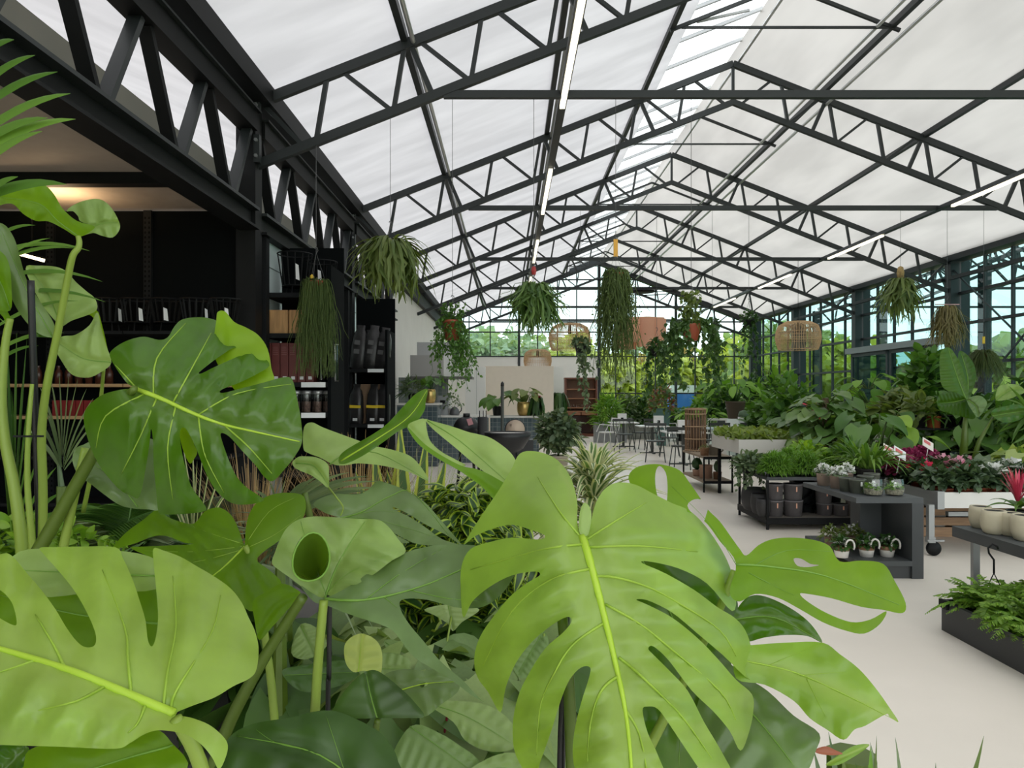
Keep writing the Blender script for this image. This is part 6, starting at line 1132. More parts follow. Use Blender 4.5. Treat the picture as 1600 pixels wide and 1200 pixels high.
lp('elephant_ear', 'upright plant with big matte paddle leaves left of the dark column', 1333, 10.4, 0, 14, PADDLE, .45, L_MID, .95, (.8, 1.45), dn=.1, sr=.012); lp('elephant_ear', 'broad leafed tropical plant in the middle of the tall group', 1372, 9.8, 0, 16, PADDLE, .42, L_MID, .95, (.6, 1.4), dn=.2, sr=.012); lp('elephant_ear', 'heart leaved plant low behind the purple flowers', 1352, 9.0, 0, 18, HEART, .34, L_MID, .95, (.6, 1.4), sr=.007)
lp('lime_philodendron', 'yellow green round leaved plant behind the strap leaved tufts', 1372, 9.1, 0, 12, OVAL_F, .28, L_LIME, .9, (.8, 1.4), sr=.006)
bush('magenta_orchid', 'sparse pot of magenta flowers beside a column', 1266, 12.6, .7, .26, .5, L_SCAR, FLOW, .09, 46, .14, .24, m2=L_MID, out=1); o = MB().box(-.25, .25, -.25, .25, 0, .7).build('plant_stand', WHT, None, (P(1266, 0, 12.6).x, 12.6, 0)); tag(o, 'white stand under the magenta flowers', 'stand')
t = bush('pink_orchid', 'pot of dusty pink flowers by the sliding door', 1287, 13.6, .7, .26, .55, leafm('dusty_pink', (.30, .08, .10), (.45, .18, .2), .3, .5), FLOW, .09, 60, .14, .24, m2=L_OLIVE); o = MB().box(-.25, .25, -.25, .25, 0, .7).build('plant_stand', WHT, None, (P(1287, 0, 13.6).x, 13.6, 0)); tag(o, 'white stand under the dusty pink flowers', 'stand')
lp('schefflera', 'tall many leaved schefflera by the sliding doors', 1357, 13.0, 0, 0, OVAL_F, .34, L_FERN, 0, (-.1, 1.0), .2, .4, lv=[(.7, 20, .5), (1.0, 20, .5), (1.3, 16, .45), (1.55, 10, .35)])
for a in ((1408, 11.2, 'dark bushy ficus left of the banana leaves', L_OLIVE, .45, .7, .55), (1445, 11.8, 'tall bushy ficus behind the orange pot', L_MID, .42, 1.05, .95), (1425, 9.9, 'low dark bush under the shelf of pots', L_DARK, .5, .6, 0), (1545, 11.5, 'deep green shrub at the right behind the mossy ball', L_DARK, .6, .8, .4), (1590, 10.0, 'dense shrub at the right picture edge', L_MID, .6, .7, .3), (1318, 11.6, 'mixed green bush under the sliding door', L_MID, .55, .7, .2), (1610, 12.5, 'tall dark shrub cut by the right edge', L_DARK, .6, 1.0, .5)):
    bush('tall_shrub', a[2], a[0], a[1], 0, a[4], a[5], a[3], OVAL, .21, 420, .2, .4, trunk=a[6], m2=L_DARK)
# stand with orange pot
t = thing('plant_shelf', 'dark raised shelf holding the orange pot and black pots', 'shelf', (0, 0, 0)); x0, x1 = P(1412, 0, 9.4).x, P(1502, 0, 9.4).x
ubox('board', x0, x1, 9.25, 9.65, 1.0, 1.025, BLACK, t)
for x in (x0+.02, x1-.04): ubox('leg', x, x+.03, 9.3, 9.33, 0, 1.0, BLACK, t); ubox('leg', x, x+.03, 9.6, 9.63, 0, 1.0, BLACK, t)
t = apot('orange_pot_cactus', 'bright orange pot with a small cactus on the raised shelf', 1459, 0, 9.4, .085, .15, ORANGE, None, 'plant', True, z=1.025); dome(70, .10, .2, LANCE, .14, 'cactus_arms', L_FERN, t, .14)
for px, d, m, T in ((1434, 'left of the orange pot', L_OLIVE, OVAL), (1492, 'right of the orange pot', L_MID, OVAL), (1477, 'just behind the orange pot', L_DARK, LANCE)):
    t = apot('black_pot_plant', 'leafy plant in a square black pot '+d, px, 0, 9.45, .095, .16, POTB, 'black pots on the raised shelf', 'plant', True, z=1.025); dome(90, .22, .3, T, .16, 'foliage', m, t, .16)
# banana
BAN = leafm('banana_leaf', (.036, .09, .006), (.06, .135, .010), .4, .35, tcol=(1.5, 1.6, .3))  # shade on the plant is put into this darker leaf colour
tb = thing('banana_plant', 'banana plant with huge upright paddle leaves at the right', 'plant', (0, 0, 0)); qx = P(1500, 0, 8.6).x; pot(tb, .2, .4, POTB, at=(qx, 8.6))
trleaf(tb, [(1509,626),(1490,615),(1474,606),(1469,590),(1468,565),(1470,550),(1478,543),(1486,545),(1494,556),(1502,570),(1508,590),(1513,610)], [(1510,626),(1496,590),(1482,545)], 8.5, 1, -1.5, BAN, .8, .06, .02, .008, 9, vr=.009, vm=VEIN2, label='tallest upright banana leaf')
trleaf(tb, [(1511,628),(1502,590),(1497,560),(1500,548),(1512,555),(1522,570),(1525,588),(1520,610)], [(1511,628),(1512,590),(1502,552)], 8.65, 1, -1.5, BAN, .1, .06, .02, .008, 8, vr=.009, vm=VEIN2)
trleaf(tb, [(1508,622),(1490,612),(1472,614),(1464,625),(1468,640),(1484,646),(1500,650),(1520,655),(1524,648),(1514,635)], [(1508,624),(1490,628),(1468,630)], 8.4, 1, 1.0, BAN, .0, .05, .02, .006, 7, vr=.008, vm=VEIN2)
trleaf(tb, [(1511,624),(1530,618),(1542,628),(1538,640),(1528,652),(1518,640)], [(1512,625),(1525,635),(1529,651)], 8.3, 1, -1, MGR, .9, .03, .02, .004, 4, vr=.006, vm=VEIN2)
trleaf(tb, [(1556,625),(1560,605),(1575,600),(1592,602),(1602,612),(1590,618),(1575,624)], [(1556,626),(1580,610),(1602,610)], 8.6, 1, -1, MP, .7, .03, .02, .004, 4, vr=.006, vm=VEIN2)
trleaf(tb, [(1550,650),(1552,640),(1570,635),(1590,632),(1604,640),(1595,655),(1570,660)], [(1550,650),(1580,645),(1604,642)], 8.4, 1, -1, MG, .3, .03, .02, .004, 4, vr=.006, vm=VEIN2)
MB().tube([(qx, 8.6, .35), (qx+.02, 8.55, .9), tuple(P(1510, 626, 8.5))], [.05, .04, .012], 8).build('stem', PETD, tb, smooth=True); MB().tube([(qx+.05, 8.6, .35), tuple(P(1530, 690, 8.5)), tuple(P(1553, 650, 8.5))], [.03, .025, .01], 7).build('stem', PETD, tb, smooth=True)
lp('hosta', 'wide clump of rippled green leaves at the right above the flower trolley', 1535, 9.3, .45, 42, HEART, .30, L_MID, .62, (.1, 1.2), .16, .2, sr=.006); lp('hosta', 'second rippled leaf clump nearer the right edge', 1592, 9.4, .45, 34, HEART, .28, L_FERN, .62, (.2, 1.3), .16, .2, sr=.006)
o = MB().box(5.3, 7.6, 8.95+.1, 10.0, 0, .45).build('plant_table', GRACK); tag(o, 'dark low table behind the flower trolley carrying leafy clumps', 'table')
t = thing('areca_palm', 'palm fronds leaning in at the right edge', 'plant', (P(1622, 0, 8.8).x+.1, 8.8, 0)); pot(t, .2, .4, POTB); pp = arch(14, 1.5, 1, (1.0, 1.5), .5, 12, .06)+np.array([0, 0, .4]); tubes(pp, np.full(12, .008), 'stalks', L_PALM, t); along(pp, 54, LANCE, .3, 'leaflets', L_PALM, t, t0=.35)
# ---------------------------------------------------------------- undergrowth around the foreground monsteras
# the low plant bench they stand on
t = thing('plant_bench', 'long low dark bench hidden under the foreground plants', 'bench', (0, 0, 0)); bz = .42
ubox('bench_top', -2.3, .42, 1.75, 4.1, bz-.03, bz, mat('bench_grey', (.16, .155, .145), .6), t)
for x in (-2.25, .36):
    for y in (1.8, 4.05): ubox('leg', x-.025, x+.025, y-.025, y+.025, 0, bz-.03, BLACK, t)
def up(name, label, px, py, Yd, n, T, sz, m, L, el, pr=.10, ph=.14, sr=.005, dn=.35, pm=POTB, lift=0.25, z=None, lv=None, grp=None):
    q = P(px, py, Yd); t = thing(name, label, 'plant', (q.x, Yd, bz if z is None else z), grp); pot(t, pr, ph, pm, n=18)
    h = max(.15, q.z-(bz if z is None else z)-ph)
    leafplant(t, (0, 0, ph*.9), n, T, sz, m, L_OLIVE, h*1.05 if L is None else L, el, pr=sr, dn=dn); return t
HRT2 = blade([.20, .33, .36, .33, .25, .14, .01], 10, 3, .45, .22, .035, .22)
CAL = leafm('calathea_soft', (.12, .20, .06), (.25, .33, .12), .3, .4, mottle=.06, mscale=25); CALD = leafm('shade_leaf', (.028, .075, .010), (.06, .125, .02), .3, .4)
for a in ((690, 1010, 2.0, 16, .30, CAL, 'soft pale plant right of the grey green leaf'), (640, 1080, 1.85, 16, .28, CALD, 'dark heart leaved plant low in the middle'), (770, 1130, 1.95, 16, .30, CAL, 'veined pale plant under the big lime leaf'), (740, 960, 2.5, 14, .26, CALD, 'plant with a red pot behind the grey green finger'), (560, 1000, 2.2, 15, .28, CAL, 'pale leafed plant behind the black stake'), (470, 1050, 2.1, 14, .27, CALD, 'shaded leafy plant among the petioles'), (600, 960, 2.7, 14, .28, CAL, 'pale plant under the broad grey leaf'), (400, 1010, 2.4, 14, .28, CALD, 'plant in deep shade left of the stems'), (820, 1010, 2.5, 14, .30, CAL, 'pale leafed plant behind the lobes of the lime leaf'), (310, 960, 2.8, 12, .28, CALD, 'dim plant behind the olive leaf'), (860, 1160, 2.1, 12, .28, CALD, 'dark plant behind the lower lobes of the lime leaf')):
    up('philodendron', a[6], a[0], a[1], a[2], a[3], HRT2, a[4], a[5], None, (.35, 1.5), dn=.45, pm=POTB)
tu = thing('calathea', 'ribbed calathea with pale oval leaves at the bottom centre', 'plant', (0, 0, 0)); pot(tu, .1, .14, POTB, z=bz, at=(-.10, 1.85))
for out, mid, Y, m, v, nw in (([(668,1100),(690,1095),(740,1097),(775,1108),(800,1130),(812,1160),(790,1174),(755,1172),(726,1156),(708,1128)], [(672,1100),(730,1120),(805,1165)], 1.72, CAL, .75, 8), ([(610,1200),(625,1155),(650,1132),(690,1147),(720,1166),(745,1185),(762,1220),(640,1240)], [(640,1135),(690,1170),(755,1218)], 1.66, CAL, .25, 8),
   ([(663,952),(680,962),(700,975),(708,986),(722,972),(748,955),(738,948),(700,944)], [(700,946),(708,985)], 2.2, CAL, .95, 5), ([(724,1215),(760,1186),(800,1176),(832,1192),(842,1225),(760,1245)], [(730,1210),(790,1200),(840,1222)], 1.6, CAL, .6, 6),
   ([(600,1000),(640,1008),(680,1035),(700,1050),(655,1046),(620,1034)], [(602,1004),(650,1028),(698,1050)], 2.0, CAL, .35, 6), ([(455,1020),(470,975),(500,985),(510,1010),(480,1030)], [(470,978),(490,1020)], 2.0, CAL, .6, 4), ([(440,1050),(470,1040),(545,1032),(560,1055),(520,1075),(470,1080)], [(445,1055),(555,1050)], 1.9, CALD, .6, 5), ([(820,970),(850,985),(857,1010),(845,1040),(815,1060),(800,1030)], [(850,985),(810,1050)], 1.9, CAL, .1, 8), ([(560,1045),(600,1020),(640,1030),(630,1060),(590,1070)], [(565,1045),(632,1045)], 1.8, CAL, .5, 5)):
    trleaf(tu, out, mid, Y, .1, -.7, m, v, .02, .006, .0022, nw, vr=.0012, vm=VEIN2)
for p in ((700, 1110, 1.74), (690, 1160, 1.7), (706, 960, 2.2), (640, 1020, 2.0), (850, 990, 1.9)): stem(tu, [p, (p[0]-20, p[1]+120, (p[2]+1.85)/2), (660, 1290, 1.85)], (.003, .004), L_RED if p[0] < 705 else PET, n=6)
# white striped dracaenas
def drac(label, px, py, Yd, L, n=70, z=0):
    q = P(px, py, Yd); t = thing('striped_dracaena', label, 'plant', (q.x, Yd, z), 'striped dracaenas'); pot(t, .13, .24, POTB); h = q.z-z; MB().tube([(0, 0, .2), (0, 0, h-.3)], .018, 6).build('cane', L_OLIVE, t, smooth=True)
    for k, s in enumerate((0, .16, .3)):
        ribbons(arch(n//2, L*(1-.15*k), 1, (-.1+.35*k, .9+.28*k), .5, 10, .02)+np.array([0, 0, h-.36+s*.8]), np.array([.02, .034, .042, .046, .046, .042, .034, .026, .016, .002])*.9, 'leaves', L_VAR, t, cup=.18)
    return t
drac('white striped dracaena standing tall right of centre', 926, 722, 4.4, .66, 120); drac('white striped dracaena left of the tall one', 826, 735, 5.0, .56, 90); drac('white striped dracaena partly behind the folded leaf', 742, 745, 5.4, .46, 60)
# lime edged compact dracaena
t = thing('compact_dracaena', 'dense dark foliage with lime yellow edges behind the folded leaf', 'plant', (P(722, 0, 2.7).x, 2.7, bz)); pot(t, .16, .2, POTB)
CURL = blade([.02, .17, .25, .27, .24, .16, .02], 7, 2, .9, .35, .03); dome(1300, .27, .30, CURL, .062, 'foliage', L_LVAR, t, P(0, 790, 2.7).z-bz-.18, fill=.45, out=.5); dome(900, .27, .42, CURL, .065, 'low_foliage', L_LVAR, t, P(0, 790, 2.7).z-bz-.42, fill=.5, out=.5)
for k in range(7): MB().tube([(R.uniform(-.08, .08), R.uniform(-.08, .08), .18), (R.uniform(-.2, .2), R.uniform(-.15, .15), .5)], .008, 5).build('stem', L_OLIVE, t)
# sansevieria
t = thing('snake_plant', 'upright lime edged snake plant behind the narrow upright leaf', 'plant', (P(630, 0, 3.2).x, 3.2, bz)); pot(t, .11, .2, POTB)
ribbons(np.array([[(bx_+(k/8)**1.4*lx_, by_, .2+(k/8)*hh) for k in range(9)] for hh, bx_, lx_, by_ in ((.72, -.02, .01, 0), (.66, .05, .05, .02), (.6, -.08, -.05, .01), (.7, .02, -.03, -.03), (.56, .09, .10, -.02), (.5, -.10, -.10, -.03), (.62, -.05, .03, .04), (.45, .11, .14, .03), (.5, .0, -.08, .05))]), np.array([.03, .05, .06, .066, .066, .06, .046, .026, .002]), 'leaves', leafm('snake_edge', (.035, .08, .02), (.06, .12, .03), .2, .4, edge=(.40, .45, .06), ew=.55), t, cup=.12, side=np.array([1, .2, 0]))
# straw coloured grass and sage palm
def grass(label, px, py, Yd, L, n, m, el=(1.0, 1.5), w=.005, dr=.35):
    q = P(px, py, Yd); t = thing('ornamental_grass', label, 'grass', (q.x, Yd, bz)); pot(t, .11, .18, POTB); ribbons(arch(n, L, 1, el, dr, 9, .05)+np.array([0, 0, .17]), np.linspace(w, w*.2, 9), 'blades', m, t, stuff=True); return t
grass('tan sedge grass seen through the slit of the dark leaf', 398, 730, 3.0, .80, 420, L_STRAW, dr=.3); grass('tan sedge grass behind the pale flat leaf', 560, 720, 3.3, .80, 420, L_STRAW, dr=.25); grass('green striped grass among the sedges', 660, 730, 3.6, .75, 160, L_VAR, dr=.3, w=.009)
t = thing('sage_palm', 'sage green fan of narrow palm leaflets in the middle', 'plant', (P(450, 0, 2.25).x, 2.25, bz)); pot(t, .11, .18, POTB)
MB().tube([(0, 0, .15), (0, 0, P(0, 830, 2.25).z-bz)], [.02, .008], 6).build('trunk', PETD, t)
ribbons(arch(60, .34, 1, (-.2, .9), .5, 8, .02)+np.array([0, 0, P(0, 850, 2.25).z-bz]), np.array([.005, .010, .012, .012, .011, .009, .006, .001]), 'leaflets', L_SAGE, t, cup=.15)
# left corner: palms and ferns
def palm(label, px, py, Yd, n, L, sz, m, z=0, per=46, el=(.7, 1.45), dr=.5, t0=.3, phi=None, stalk=.006, zc=None):
    q = P(px, py, Yd); t = thing('parlour_palm', label, 'palm', (q.x, Yd, z), 'palms at the left'); pot(t, .14, .26, POTB); zz = .25 if zc is None else zc
    if zc: MB().tube([(0, 0, .2), (0, 0, zc)], .02, 6).build('trunk', L_OLIVE, t)
    pp = arch(n, L, 1, el, dr, 12, .04, phi=phi)+np.array([0, 0, zz]); tubes(pp, np.full(12, stalk), 'stalks', m, t)
    nn, k, _ = pp.shape; a = []; D = []; S = []
    for s in (-1, 1):
        tt = np.linspace(t0, .985, per)*(k-1); i = np.minimum(tt.astype(int), k-2); f = (tt-i)[None, :, None]
        Pn = pp[:, i]*(1-f)+pp[:, i+1]*f; d = nrm(pp[:, i+1]-pp[:, i]); sd = nrm(np.cross(d, np.array([0, 0, 1.])))*s
        a.append(Pn.reshape(-1, 3)); D.append((sd+d*.9+np.array([0, 0, -.35])).reshape(-1, 3)); S.append(np.tile(sz*np.sin(np.pi*(.12+.86*(np.linspace(0, 1, per)))**.8), nn))
    a = np.concatenate(a); D = np.concatenate(D); S = np.concatenate(S); scat(LEAFLET, a, D, np.tile([0, -.2, 1.], (len(a), 1)), S, 'leaflets', m, t); return t
LEAFLET = blade([.02, .045, .052, .05, .04, .026, .002], 5, 1, .25, .5)
palm('sage palm with narrow leaflets behind the left petioles', 90, 780, 2.3, 16, .80, .24, L_SAGE, bz); palm('green palm at the far left behind the stake', 10, 800, 2.6, 14, .95, .26, L_MID, bz); palm('dim palm between the olive leaf and the dark split leaf', 290, 800, 2.9, 14, .6, .24, L_SAGE, bz); palm('dim green palm left of the sedge grass', 180, 850, 2.5, 14, .6, .22, L_MID, bz)
def fronds(name, label, base, tips, w, m, Y, cat='palm', x0=None):
    b0 = P(base[0], base[1], Y); t = thing(name, label, cat, (b0.x, Y, 0), 'palms at the left'); pot(t, .14, .26, POTB); MB().tube([(0, 0, .2), (0, 0, b0.z)], [.03, .012], 7).build('trunk', PETD, t)
    tp = [(px, py) for *_, px, py in tips]; top = P(base[0]-6, min(y for _, y, *_ in tips), Y)-Vector((b0.x, Y, 0)); MB().tube([(0, 0, b0.z), tuple(top)], [.008, .003], 6).build('rachis', m, t)
    for sx_, sy_, ex, ey in tips:
        a = np.array(P(sx_, sy_, Y)); b = np.array(P(ex, ey, Y-.08)); c = (a+b)/2+np.array([0, 0, np.linalg.norm(b-a)*.16]); kk = np.linspace(0, 1, 9)[:, None]
        pts = a*(1-kk)**2+2*c*kk*(1-kk)+b*kk**2-np.array([b0.x, Y, 0]); ribbons(pts[None], w*np.array([.4, .75, .95, 1, .95, .8, .6, .35, .03]), 'leaflet', m, t, stuff=False, v=R.random(), cup=.2, side=np.array([0, .3, 1.0]))
fronds('areca_palm', 'palm with bright pointed leaflets reaching in at the top left corner', (-70, 420), [(-60, 110, 22, 62), (-60, 160, 55, 86), (-64, 195, 90, 112), (-66, 235, 110, 146), (-66, 262, 118, 186), (-68, 290, 66, 205), (-68, 330, 104, 288), (-68, 250, 75, 184), (-66, 340, 28, 276)], .021, L_PALM, 1.15)
fronds('thin_palm', 'thin leaved palm crossing the dark shelf wall at the left', (-30, 640), [(-25, 430, 78, 372), (-20, 400, 140, 392), (-20, 420, 116, 388), (-25, 470, 165, 472), (-20, 440, 160, 440), (-20, 520, 122, 470), (-20, 380, 55, 352), (-24, 560, 100, 520), (-24, 580, 60, 540)], .012, L_PALM, 1.85)
fronds('sage_fan_palm', 'dull sage fan palm before the wooden shelves at the left', (96, 760), [(95, 720, 62, 604), (95, 715, 78, 588), (96, 712, 92, 582), (97, 710, 108, 584), (98, 712, 122, 592), (99, 716, 136, 606), (100, 720, 146, 622), (100, 724, 152, 640), (100, 728, 150, 662), (94, 728, 48, 640), (94, 732, 40, 668), (100, 734, 148, 690), (96, 730, 70, 640), (98, 730, 112, 625), (99, 732, 130, 650)], .012, L_SAGE, 2.0)
fronds('dark_fan_palm', 'dark green fan palm behind the petioles at the left edge', (18, 880), [(15, 830, -12, 540), (15, 830, 10, 524), (16, 830, 26, 520), (18, 830, 42, 530), (20, 830, 56, 548), (20, 830, -4, 600), (20, 832, 34, 600), (22, 836, 70, 690), (22, 838, 88, 730), (22, 840, 96, 770), (20, 836, 60, 640), (18, 832, 18, 610), (22, 840, 110, 800)], .022, L_MID, 2.1)
fronds('striped_grass', 'pale striped strap leaves below the dark split leaf', (300, 900), [(300, 840, 286, 700), (302, 840, 300, 690), (305, 840, 318, 696), (308, 840, 332, 710), (310, 842, 350, 730), (296, 842, 270, 730), (312, 845, 362, 760), (300, 842, 308, 720), (294, 845, 256, 760)], .018, L_VAR, 2.2)
fronds('sage_fan_palm', 'sage green fan of narrow leaflets above the split grey leaf', (438, 860), [(440, 800, 546, 738), (440, 800, 575, 744), (442, 802, 592, 752), (444, 804, 596, 763), (446, 806, 590, 775), (446, 808, 572, 787), (440, 800, 520, 740), (438, 798, 498, 744), (436, 796, 478, 752), (432, 798, 420, 752), (430, 800, 398, 766), (445, 806, 583, 768), (442, 803, 560, 752), (434, 798, 446, 748)], .013, L_SAGE, 1.95)
t = thing('light_fern', 'bright feathery fern at the left edge above the pale lime leaf', 'fern', (P(20, 0, 1.75).x, 1.75, bz)); pot(t, .1, .14, POTB); hz = P(0, 815, 1.75).z-bz
pp = arch(54, .34, 1, (.0, 1.4), .7, 9, .05)+np.array([0, 0, hz-.14]); along(pp, 30, OVAL, .032, 'fronds', L_LIME, t, t0=.06, drop=.1); tubes(pp, np.full(9, .0016), 'stalks', L_LIME, t); MB().tube([(0, 0, .1), (0, 0, hz-.1)], .03, 7).build('rootstock', L_OLIVE, t)
# left tall monstera with folded leaves against the dark shelves
m5 = fgplant('tall monstera at the left edge with folded leaves and a black stake', -1.35, 1.75, .17, .3)
def foldT(p): return .0006*(p[:, 0]-60)*0+.05*np.sin((p[:, 0]-0)/60)
trleaf(m5, [(-30,318),(0,298),(28,290),(58,286),(74,292),(86,306),(98,326),(120,345),(147,353),(141,362),(122,370),(100,358),(76,346),(56,345),(36,334),(20,319),(0,321),(-30,335)], [(122,369),(90,345),(60,318),(0,308)], 1.5, .1, .5, MU, .15, .03, .01, .004, 4, vr=.0015, vm=VEIN2, label='green underside of the folded top leaf')
trleaf(m5, [(104,330),(112,322),(130,314),(154,311),(172,322),(185,344),(187,358),(176,371),(158,368),(145,364),(124,370),(136,362),(147,354),(126,346),(122,338),(114,330)], [(124,369),(155,350),(182,348)], 1.56, .1, -.5, MP, .3, .03, .01, .004, 3, vr=.001, vm=VEIN2, label='pale upturned flap of the folded top leaf')
trleaf(m5, [(40,420),(58,415),(88,417),(105,425),(118,440),(135,455),(148,466),(152,482),(140,491),(112,501),(96,510),(85,500),(62,470)], [(94,508),(75,460),(45,420)], 1.8, .1, -.3, MP, .6, .03, .01, .004, 3, vr=.0014, vm=VEIN2, label='pale grey green leaf hanging before the black shelves')
trleaf(m5, [(82,532),(100,525),(118,523),(140,508),(152,488),(158,512),(166,540),(174,566),(160,580),(138,590),(112,585),(95,562),(86,545)], [(174,566),(130,560),(90,535)], 1.75, .1, -.2, MP, .75, .03, .01, .004, 3, vr=.0014, vm=VEIN2, label='lower pale leaf of the hanging pair')
trleaf(m5, [(-20,352),(5,350),(22,372),(32,405),(42,438),(62,470),(84,505),(84,526),(62,522),(40,502),(20,470),(0,420),(-20,400)], [(82,526),(40,450),(0,355)], 1.65, .1, .2, MGR, .85, .03, .01, .004, 3, vr=.0014, vm=VEIN2, label='long grey green leaf folded downwards at the left edge')
trleaf(m5, [(-30,385),(0,392),(14,412),(18,450),(16,485),(-10,480),(-30,460)], [(16,484),(0,440),(-30,400)], 1.6, .1, .2, MU, .0, .02, .01, .003, 2, vr=.001, vm=VEIN2); trleaf(m5, [(-30,470),(0,472),(18,500),(14,512),(0,490),(-30,480)], [(15,510),(-30,474)], 1.62, 0, 0, MU, .0, .02, .01, .003, 2, vr=.001, vm=VEIN2)
trleaf(m5, [(50,525),(72,527),(84,528),(80,522),(60,508),(52,512)], [(52,518),(82,526)], 1.7, 0, 0, MG, .0, .01, .005, .002, 2, vr=0); trleaf(m5, [(125,494),(140,492),(150,505),(156,540),(170,556),(168,545),(160,510),(150,484)], [(150,490),(165,552)], 1.85, 0, 0, MU, .6, .01, .005, .002, 2, vr=0)
stem(m5, [(122,369,1.5),(124,378,1.5),(122,388,1.5),(113,402,1.5),(104,445,1.52),(90,520,1.55),(72,610,1.58),(65,680,1.6),(67,760,1.62),(66,860,1.64),(60,1000,1.68)], (.005, .010), PET, label='long pale petiole')
stem(m5, [(16,498,1.6),(8,540,1.6),(3,620,1.6),(8,690,1.6),(22,760,1.6),(34,850,1.6),(40,960,1.62)], (.007, .014), PET); stem(m5, [(50,600,1.55),(44,680,1.55),(43,760,1.56),(50,850,1.57),(52,960,1.6)], (.004, .008), PET)
stem(m5, [(48,438,1.56),(52,560,1.58),(57,700,1.62),(62,850,1.66),(66,1000,1.7)], .0072, STAKE, 'stake')
stem(m5, [(162,576,1.8),(158,620,1.85),(150,700,1.9),(130,800,1.95)], (.004, .006), PET)
ubox('clip', P(50, 680, 1.56).x-.03, P(66, 680, 1.56).x+.01, 1.545, 1.55, P(0, 683, 1.55).z, P(0, 680, 1.55).z, BLACK, m5)
# bottom right: dark spiky plants
t = thing('spiky_bromeliad', 'spiky dark leaved plant tips rising at the bottom right edge', 'plant', (0, 0, 0)); bx = P(1330, 0, 1.5).x; pot(t, .16, .3, POTB, at=(bx, 1.5))
for px, py, ex, ey, w, m, v in ((1300, 1300, 1293, 1142, .016, L_GREY, .4), (1365, 1320, 1358, 1158, .016, L_GREY, .9), (1390, 1320, 1397, 1150, .012, L_GREY, .8), (1330, 1300, 1368, 1148, .008, L_OLIVE, .2), (1280, 1300, 1270, 1170, .02, L_GREY, .3), (1440, 1330, 1535, 1148, .016, L_OLIVE, .1), (1330, 1250, 1358, 1164, .014, L_FERN, .5), (1300, 1260, 1315, 1180, .02, L_OLIVE, .4), (1420, 1300, 1460, 1190, .012, L_OLIVE, .0), (1345, 1300, 1335, 1190, .01, L_DARK, .5)):
    a, b = np.array(P(px, py, 1.5)), np.array(P(ex, ey, 1.45)); ribbons(np.array([[a+(b-a)*k/9+np.array([0, -.03*math.sin(k/9*3), 0]) for k in range(10)]]), w*np.array([.7, .9, 1, 1.05, 1, .9, .75, .55, .3, .03]), 'leaf', m, t, stuff=False, v=v, cup=.2, side=np.array([1, 0, .2])); 
MB().tube([(bx, 1.5, .26), (bx, 1.5, .72)], .05, 8).build('stem', PETD, t)
 
trleaf(t, [(1272,1172),(1290,1166),(1305,1172),(1317,1178),(1300,1180),(1280,1178)], [(1273,1173),(1316,1178)], 1.4, 0, -.5, leafm('rust_leaf', (.20, .06, .03), (.30, .09, .05), .3, .45), .8, 0, 0, 0, 2, vr=0)
trleaf(t, [(1290,1195),(1310,1180),(1335,1165),(1358,1163),(1350,1172),(1330,1185),(1310,1195)], [(1290,1195),(1357,1164)], 1.4, 0, -.5, MA, .1, .01, .004, 0, 2, vr=0)
# ---------------------------------------------------------------- trees outside
T_LIME = leafm('tree_lime', (.27, .31, .035), (.46, .48, .09), .3, .6); T_GRN = leafm('tree_green', (.13, .20, .05), (.27, .34, .10), .3, .6); T_BLUE = leafm('tree_bluegreen', (.18, .26, .17), (.33, .40, .26), .3, .6); T_ORG = leafm('tree_russet', (.26, .16, .05), (.38, .28, .09), .35, .6)
BARK = mat('bark', (.09, .07, .05), .9, noise=.3, scale=6)
CLUMP = blade([.1, .4, .5, .4, .05], 3, 1, .4, .4)
def tree(label, x, y, h, r, m, n=900, sz=.42, low=.25, group='trees outside the glass'):
    t = thing('tree', label, 'tree', (x, y, -.22), group)
    MB().tube([(0, 0, 0), (.1, 0, h*.3), (0, .1, h*.55), (.05, 0, h*.9)], [.16, .13, .09, .03], 7).build('trunk', BARK, t)
    w = MB()
    for k in range(7):
        a = k*2.4; w.tube([(0, 0, h*(.25+.07*k)), (math.cos(a)*r*.45, math.sin(a)*r*.45, h*(.4+.07*k))], [.06, .02], 5)
    w.build('branches', BARK, t)
    lobes = [(R.uniform(-.55, .55)*r, R.uniform(-.55, .55)*r, h*R.uniform(low+.12, .86), R.uniform(.35, .6)*r) for _ in range(11)]
    Pn = []; D = []
    for cx, cy, cz, cr in lobes:
        d = nrm(NR.normal(0, 1, (n//11, 3))); Pn.append(d*cr*NR.uniform(.55, 1, (n//11, 1))+np.array([cx, cy, cz])); D.append(d+NR.normal(0, .6, d.shape))
    Pn = np.concatenate(Pn); D = np.concatenate(D); scat(CLUMP, Pn, D, NR.normal(0, .5, Pn.shape)+np.array([0, -.3, .8]), sz*NR.uniform(.6, 1.3, len(Pn)), 'crown', m, t)
k = 0
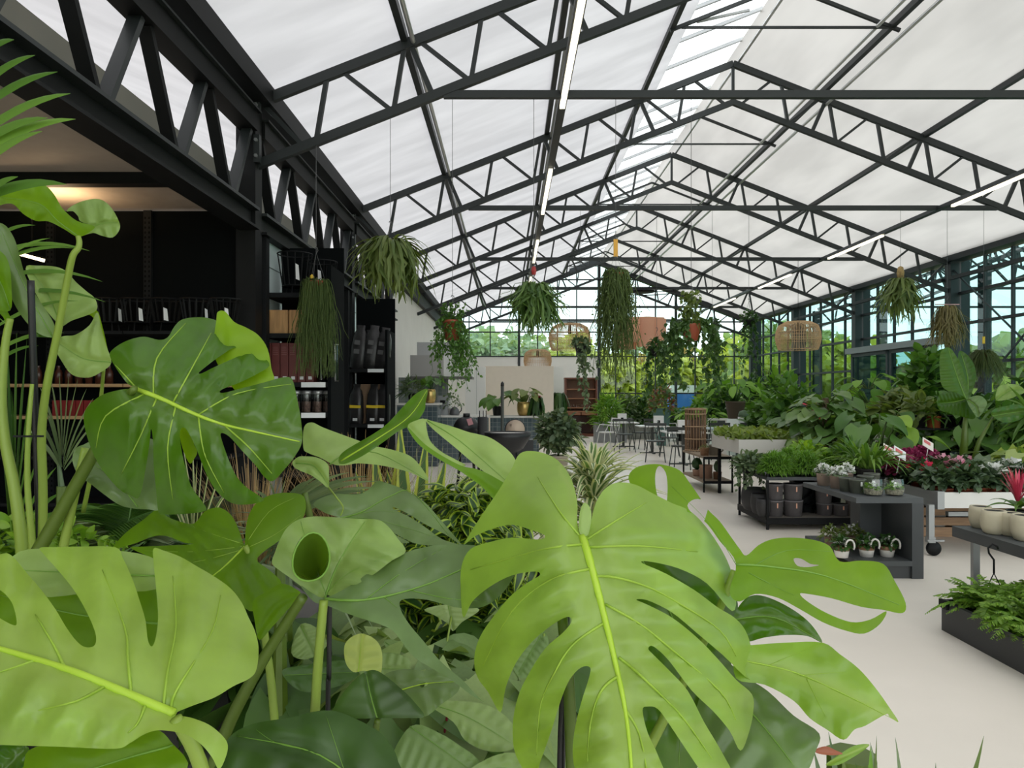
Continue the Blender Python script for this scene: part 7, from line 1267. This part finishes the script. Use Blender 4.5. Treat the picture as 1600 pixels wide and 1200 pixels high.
for px, Yd, topy, r, m, d in ((712, 46, 520, 2.6, T_BLUE, 'leftmost pale tree beyond the gable glass'), (745, 50, 514, 3.0, T_BLUE, 'second pale tree beyond the gable, over the red hanging pot'), (785, 48, 520, 2.8, T_BLUE, 'pale round tree between hanging pot and leaf cactus'), (820, 52, 518, 2.8, T_GRN, 'green tree behind the small rattan shade'), (862, 50, 522, 2.6, T_BLUE, 'pale tree behind the large rattan shade'), (905, 46, 505, 2.6, T_LIME, 'bright tree beside the middle gable post'),
     (950, 42, 548, 2.1, T_LIME, 'low lime shrub just right of the middle gable post'), (985, 44, 555, 2.2, T_LIME, 'lime shrub below the scalloped shade'), (1000, 62, 525, 4.2, T_BLUE, 'blue green tree far behind the scalloped shade'), (1020, 43, 545, 2.0, T_LIME, 'lime shrub left of the slim gable post'), (1055, 47, 538, 2.4, T_ORG, 'russet tinged tree behind the hanging ivy'), (1085, 44, 552, 2.2, T_LIME, 'yellow green shrub right of the slim gable post'), (1120, 48, 530, 2.6, T_GRN, 'green tree behind the right hand hanging vine'), (1155, 44, 520, 2.6, T_LIME, 'light green tree before the far right corner'), (1185, 50, 505, 3.2, T_GRN, 'tall green tree beyond the far right corner')):
    q = P(px, topy+14, Yd); tree(d, q.x, Yd, q.z+.22, r, m, 1000, .5, .05 if Yd < 46 else .2)
for px, Yd, topy, r, m, d in ((1205, 38, 505, 2.6, T_GRN, 'green tree beyond the right wall near the corner'), (1222, 33, 545, 2.0, T_LIME, 'lime shrub beyond the right wall near the corner'), (1262, 34, 512, 1.8, T_GRN, 'loose tree behind the large right rattan shade'), (1285, 30, 565, 2.0, T_LIME, 'lime shrub outside the sliding doors'), (1320, 32, 535, 1.7, T_LIME, 'light tree above the sliding door track'), (1345, 29, 575, 1.8, T_LIME, 'low lime shrub right of the sliding doors'), (1372, 33, 548, 1.2, T_GRN, 'small round green tree through the right glass'), (1430, 31, 585, 1.8, T_GRN, 'low shrub behind the bronze rhipsalis'), (1470, 28, 600, 1.8, T_LIME, 'lime hedge shrub behind the banana leaves'), (1540, 27, 540, 1.6, T_GRN, 'green tree at the right edge through the glass'), (1580, 30, 530, 1.8, T_GRN, 'tree cut by the right picture edge'), (1400, 28, 600, 1.8, T_LIME, 'lime shrub low behind the wind brace'), (1610, 25, 590, 2.0, T_LIME, 'low bright shrub at the right edge')):
    q = P(px, topy, Yd); tree(d, q.x, Yd, q.z+.22, r, m, 900, .42, .05 if topy > 540 else .2)
t = thing('blue_container', 'small blue and white container outside beyond the gable', 'container', (P(1065, 0, 36).x, 36, -.22)); ubox('body', -.6, .6, -.4, .4, 0, 1.7, mat('container_blue', (.05, .18, .55), .5), t); ubox('lid', -.62, .62, -.42, .42, 1.7, 2.1, WHT, t)
# truss copies outside, added to stand in for a reflection in the right glass
for i, d in ((3, 'nearest'), (4, 'middle'), (5, 'farthest')):
    o = dup(tr0, (XC+13.6, TY[i], 0), 'steel truss copy outside standing in for a reflection in the right glass, %s of three' % d, group='trusses for the reflection'); o.name = 'reflection_truss'
    c = ubox('column', XC+13.6-6.5, XC+13.6-6.3, TY[i]-.1, TY[i]+.1, -.22, zt(XL)-.1, COLST); struct(c, 'outer column carrying the neighbouring truss, %s of three' % d, 'column'); c = ubox('column', XC+13.6+6.3, XC+13.6+6.5, TY[i]-.1, TY[i]+.1, -.22, zt(XL)-.1, COLST); struct(c, 'far outer column carrying the truss added for the reflection, %s of three' % d, 'column')
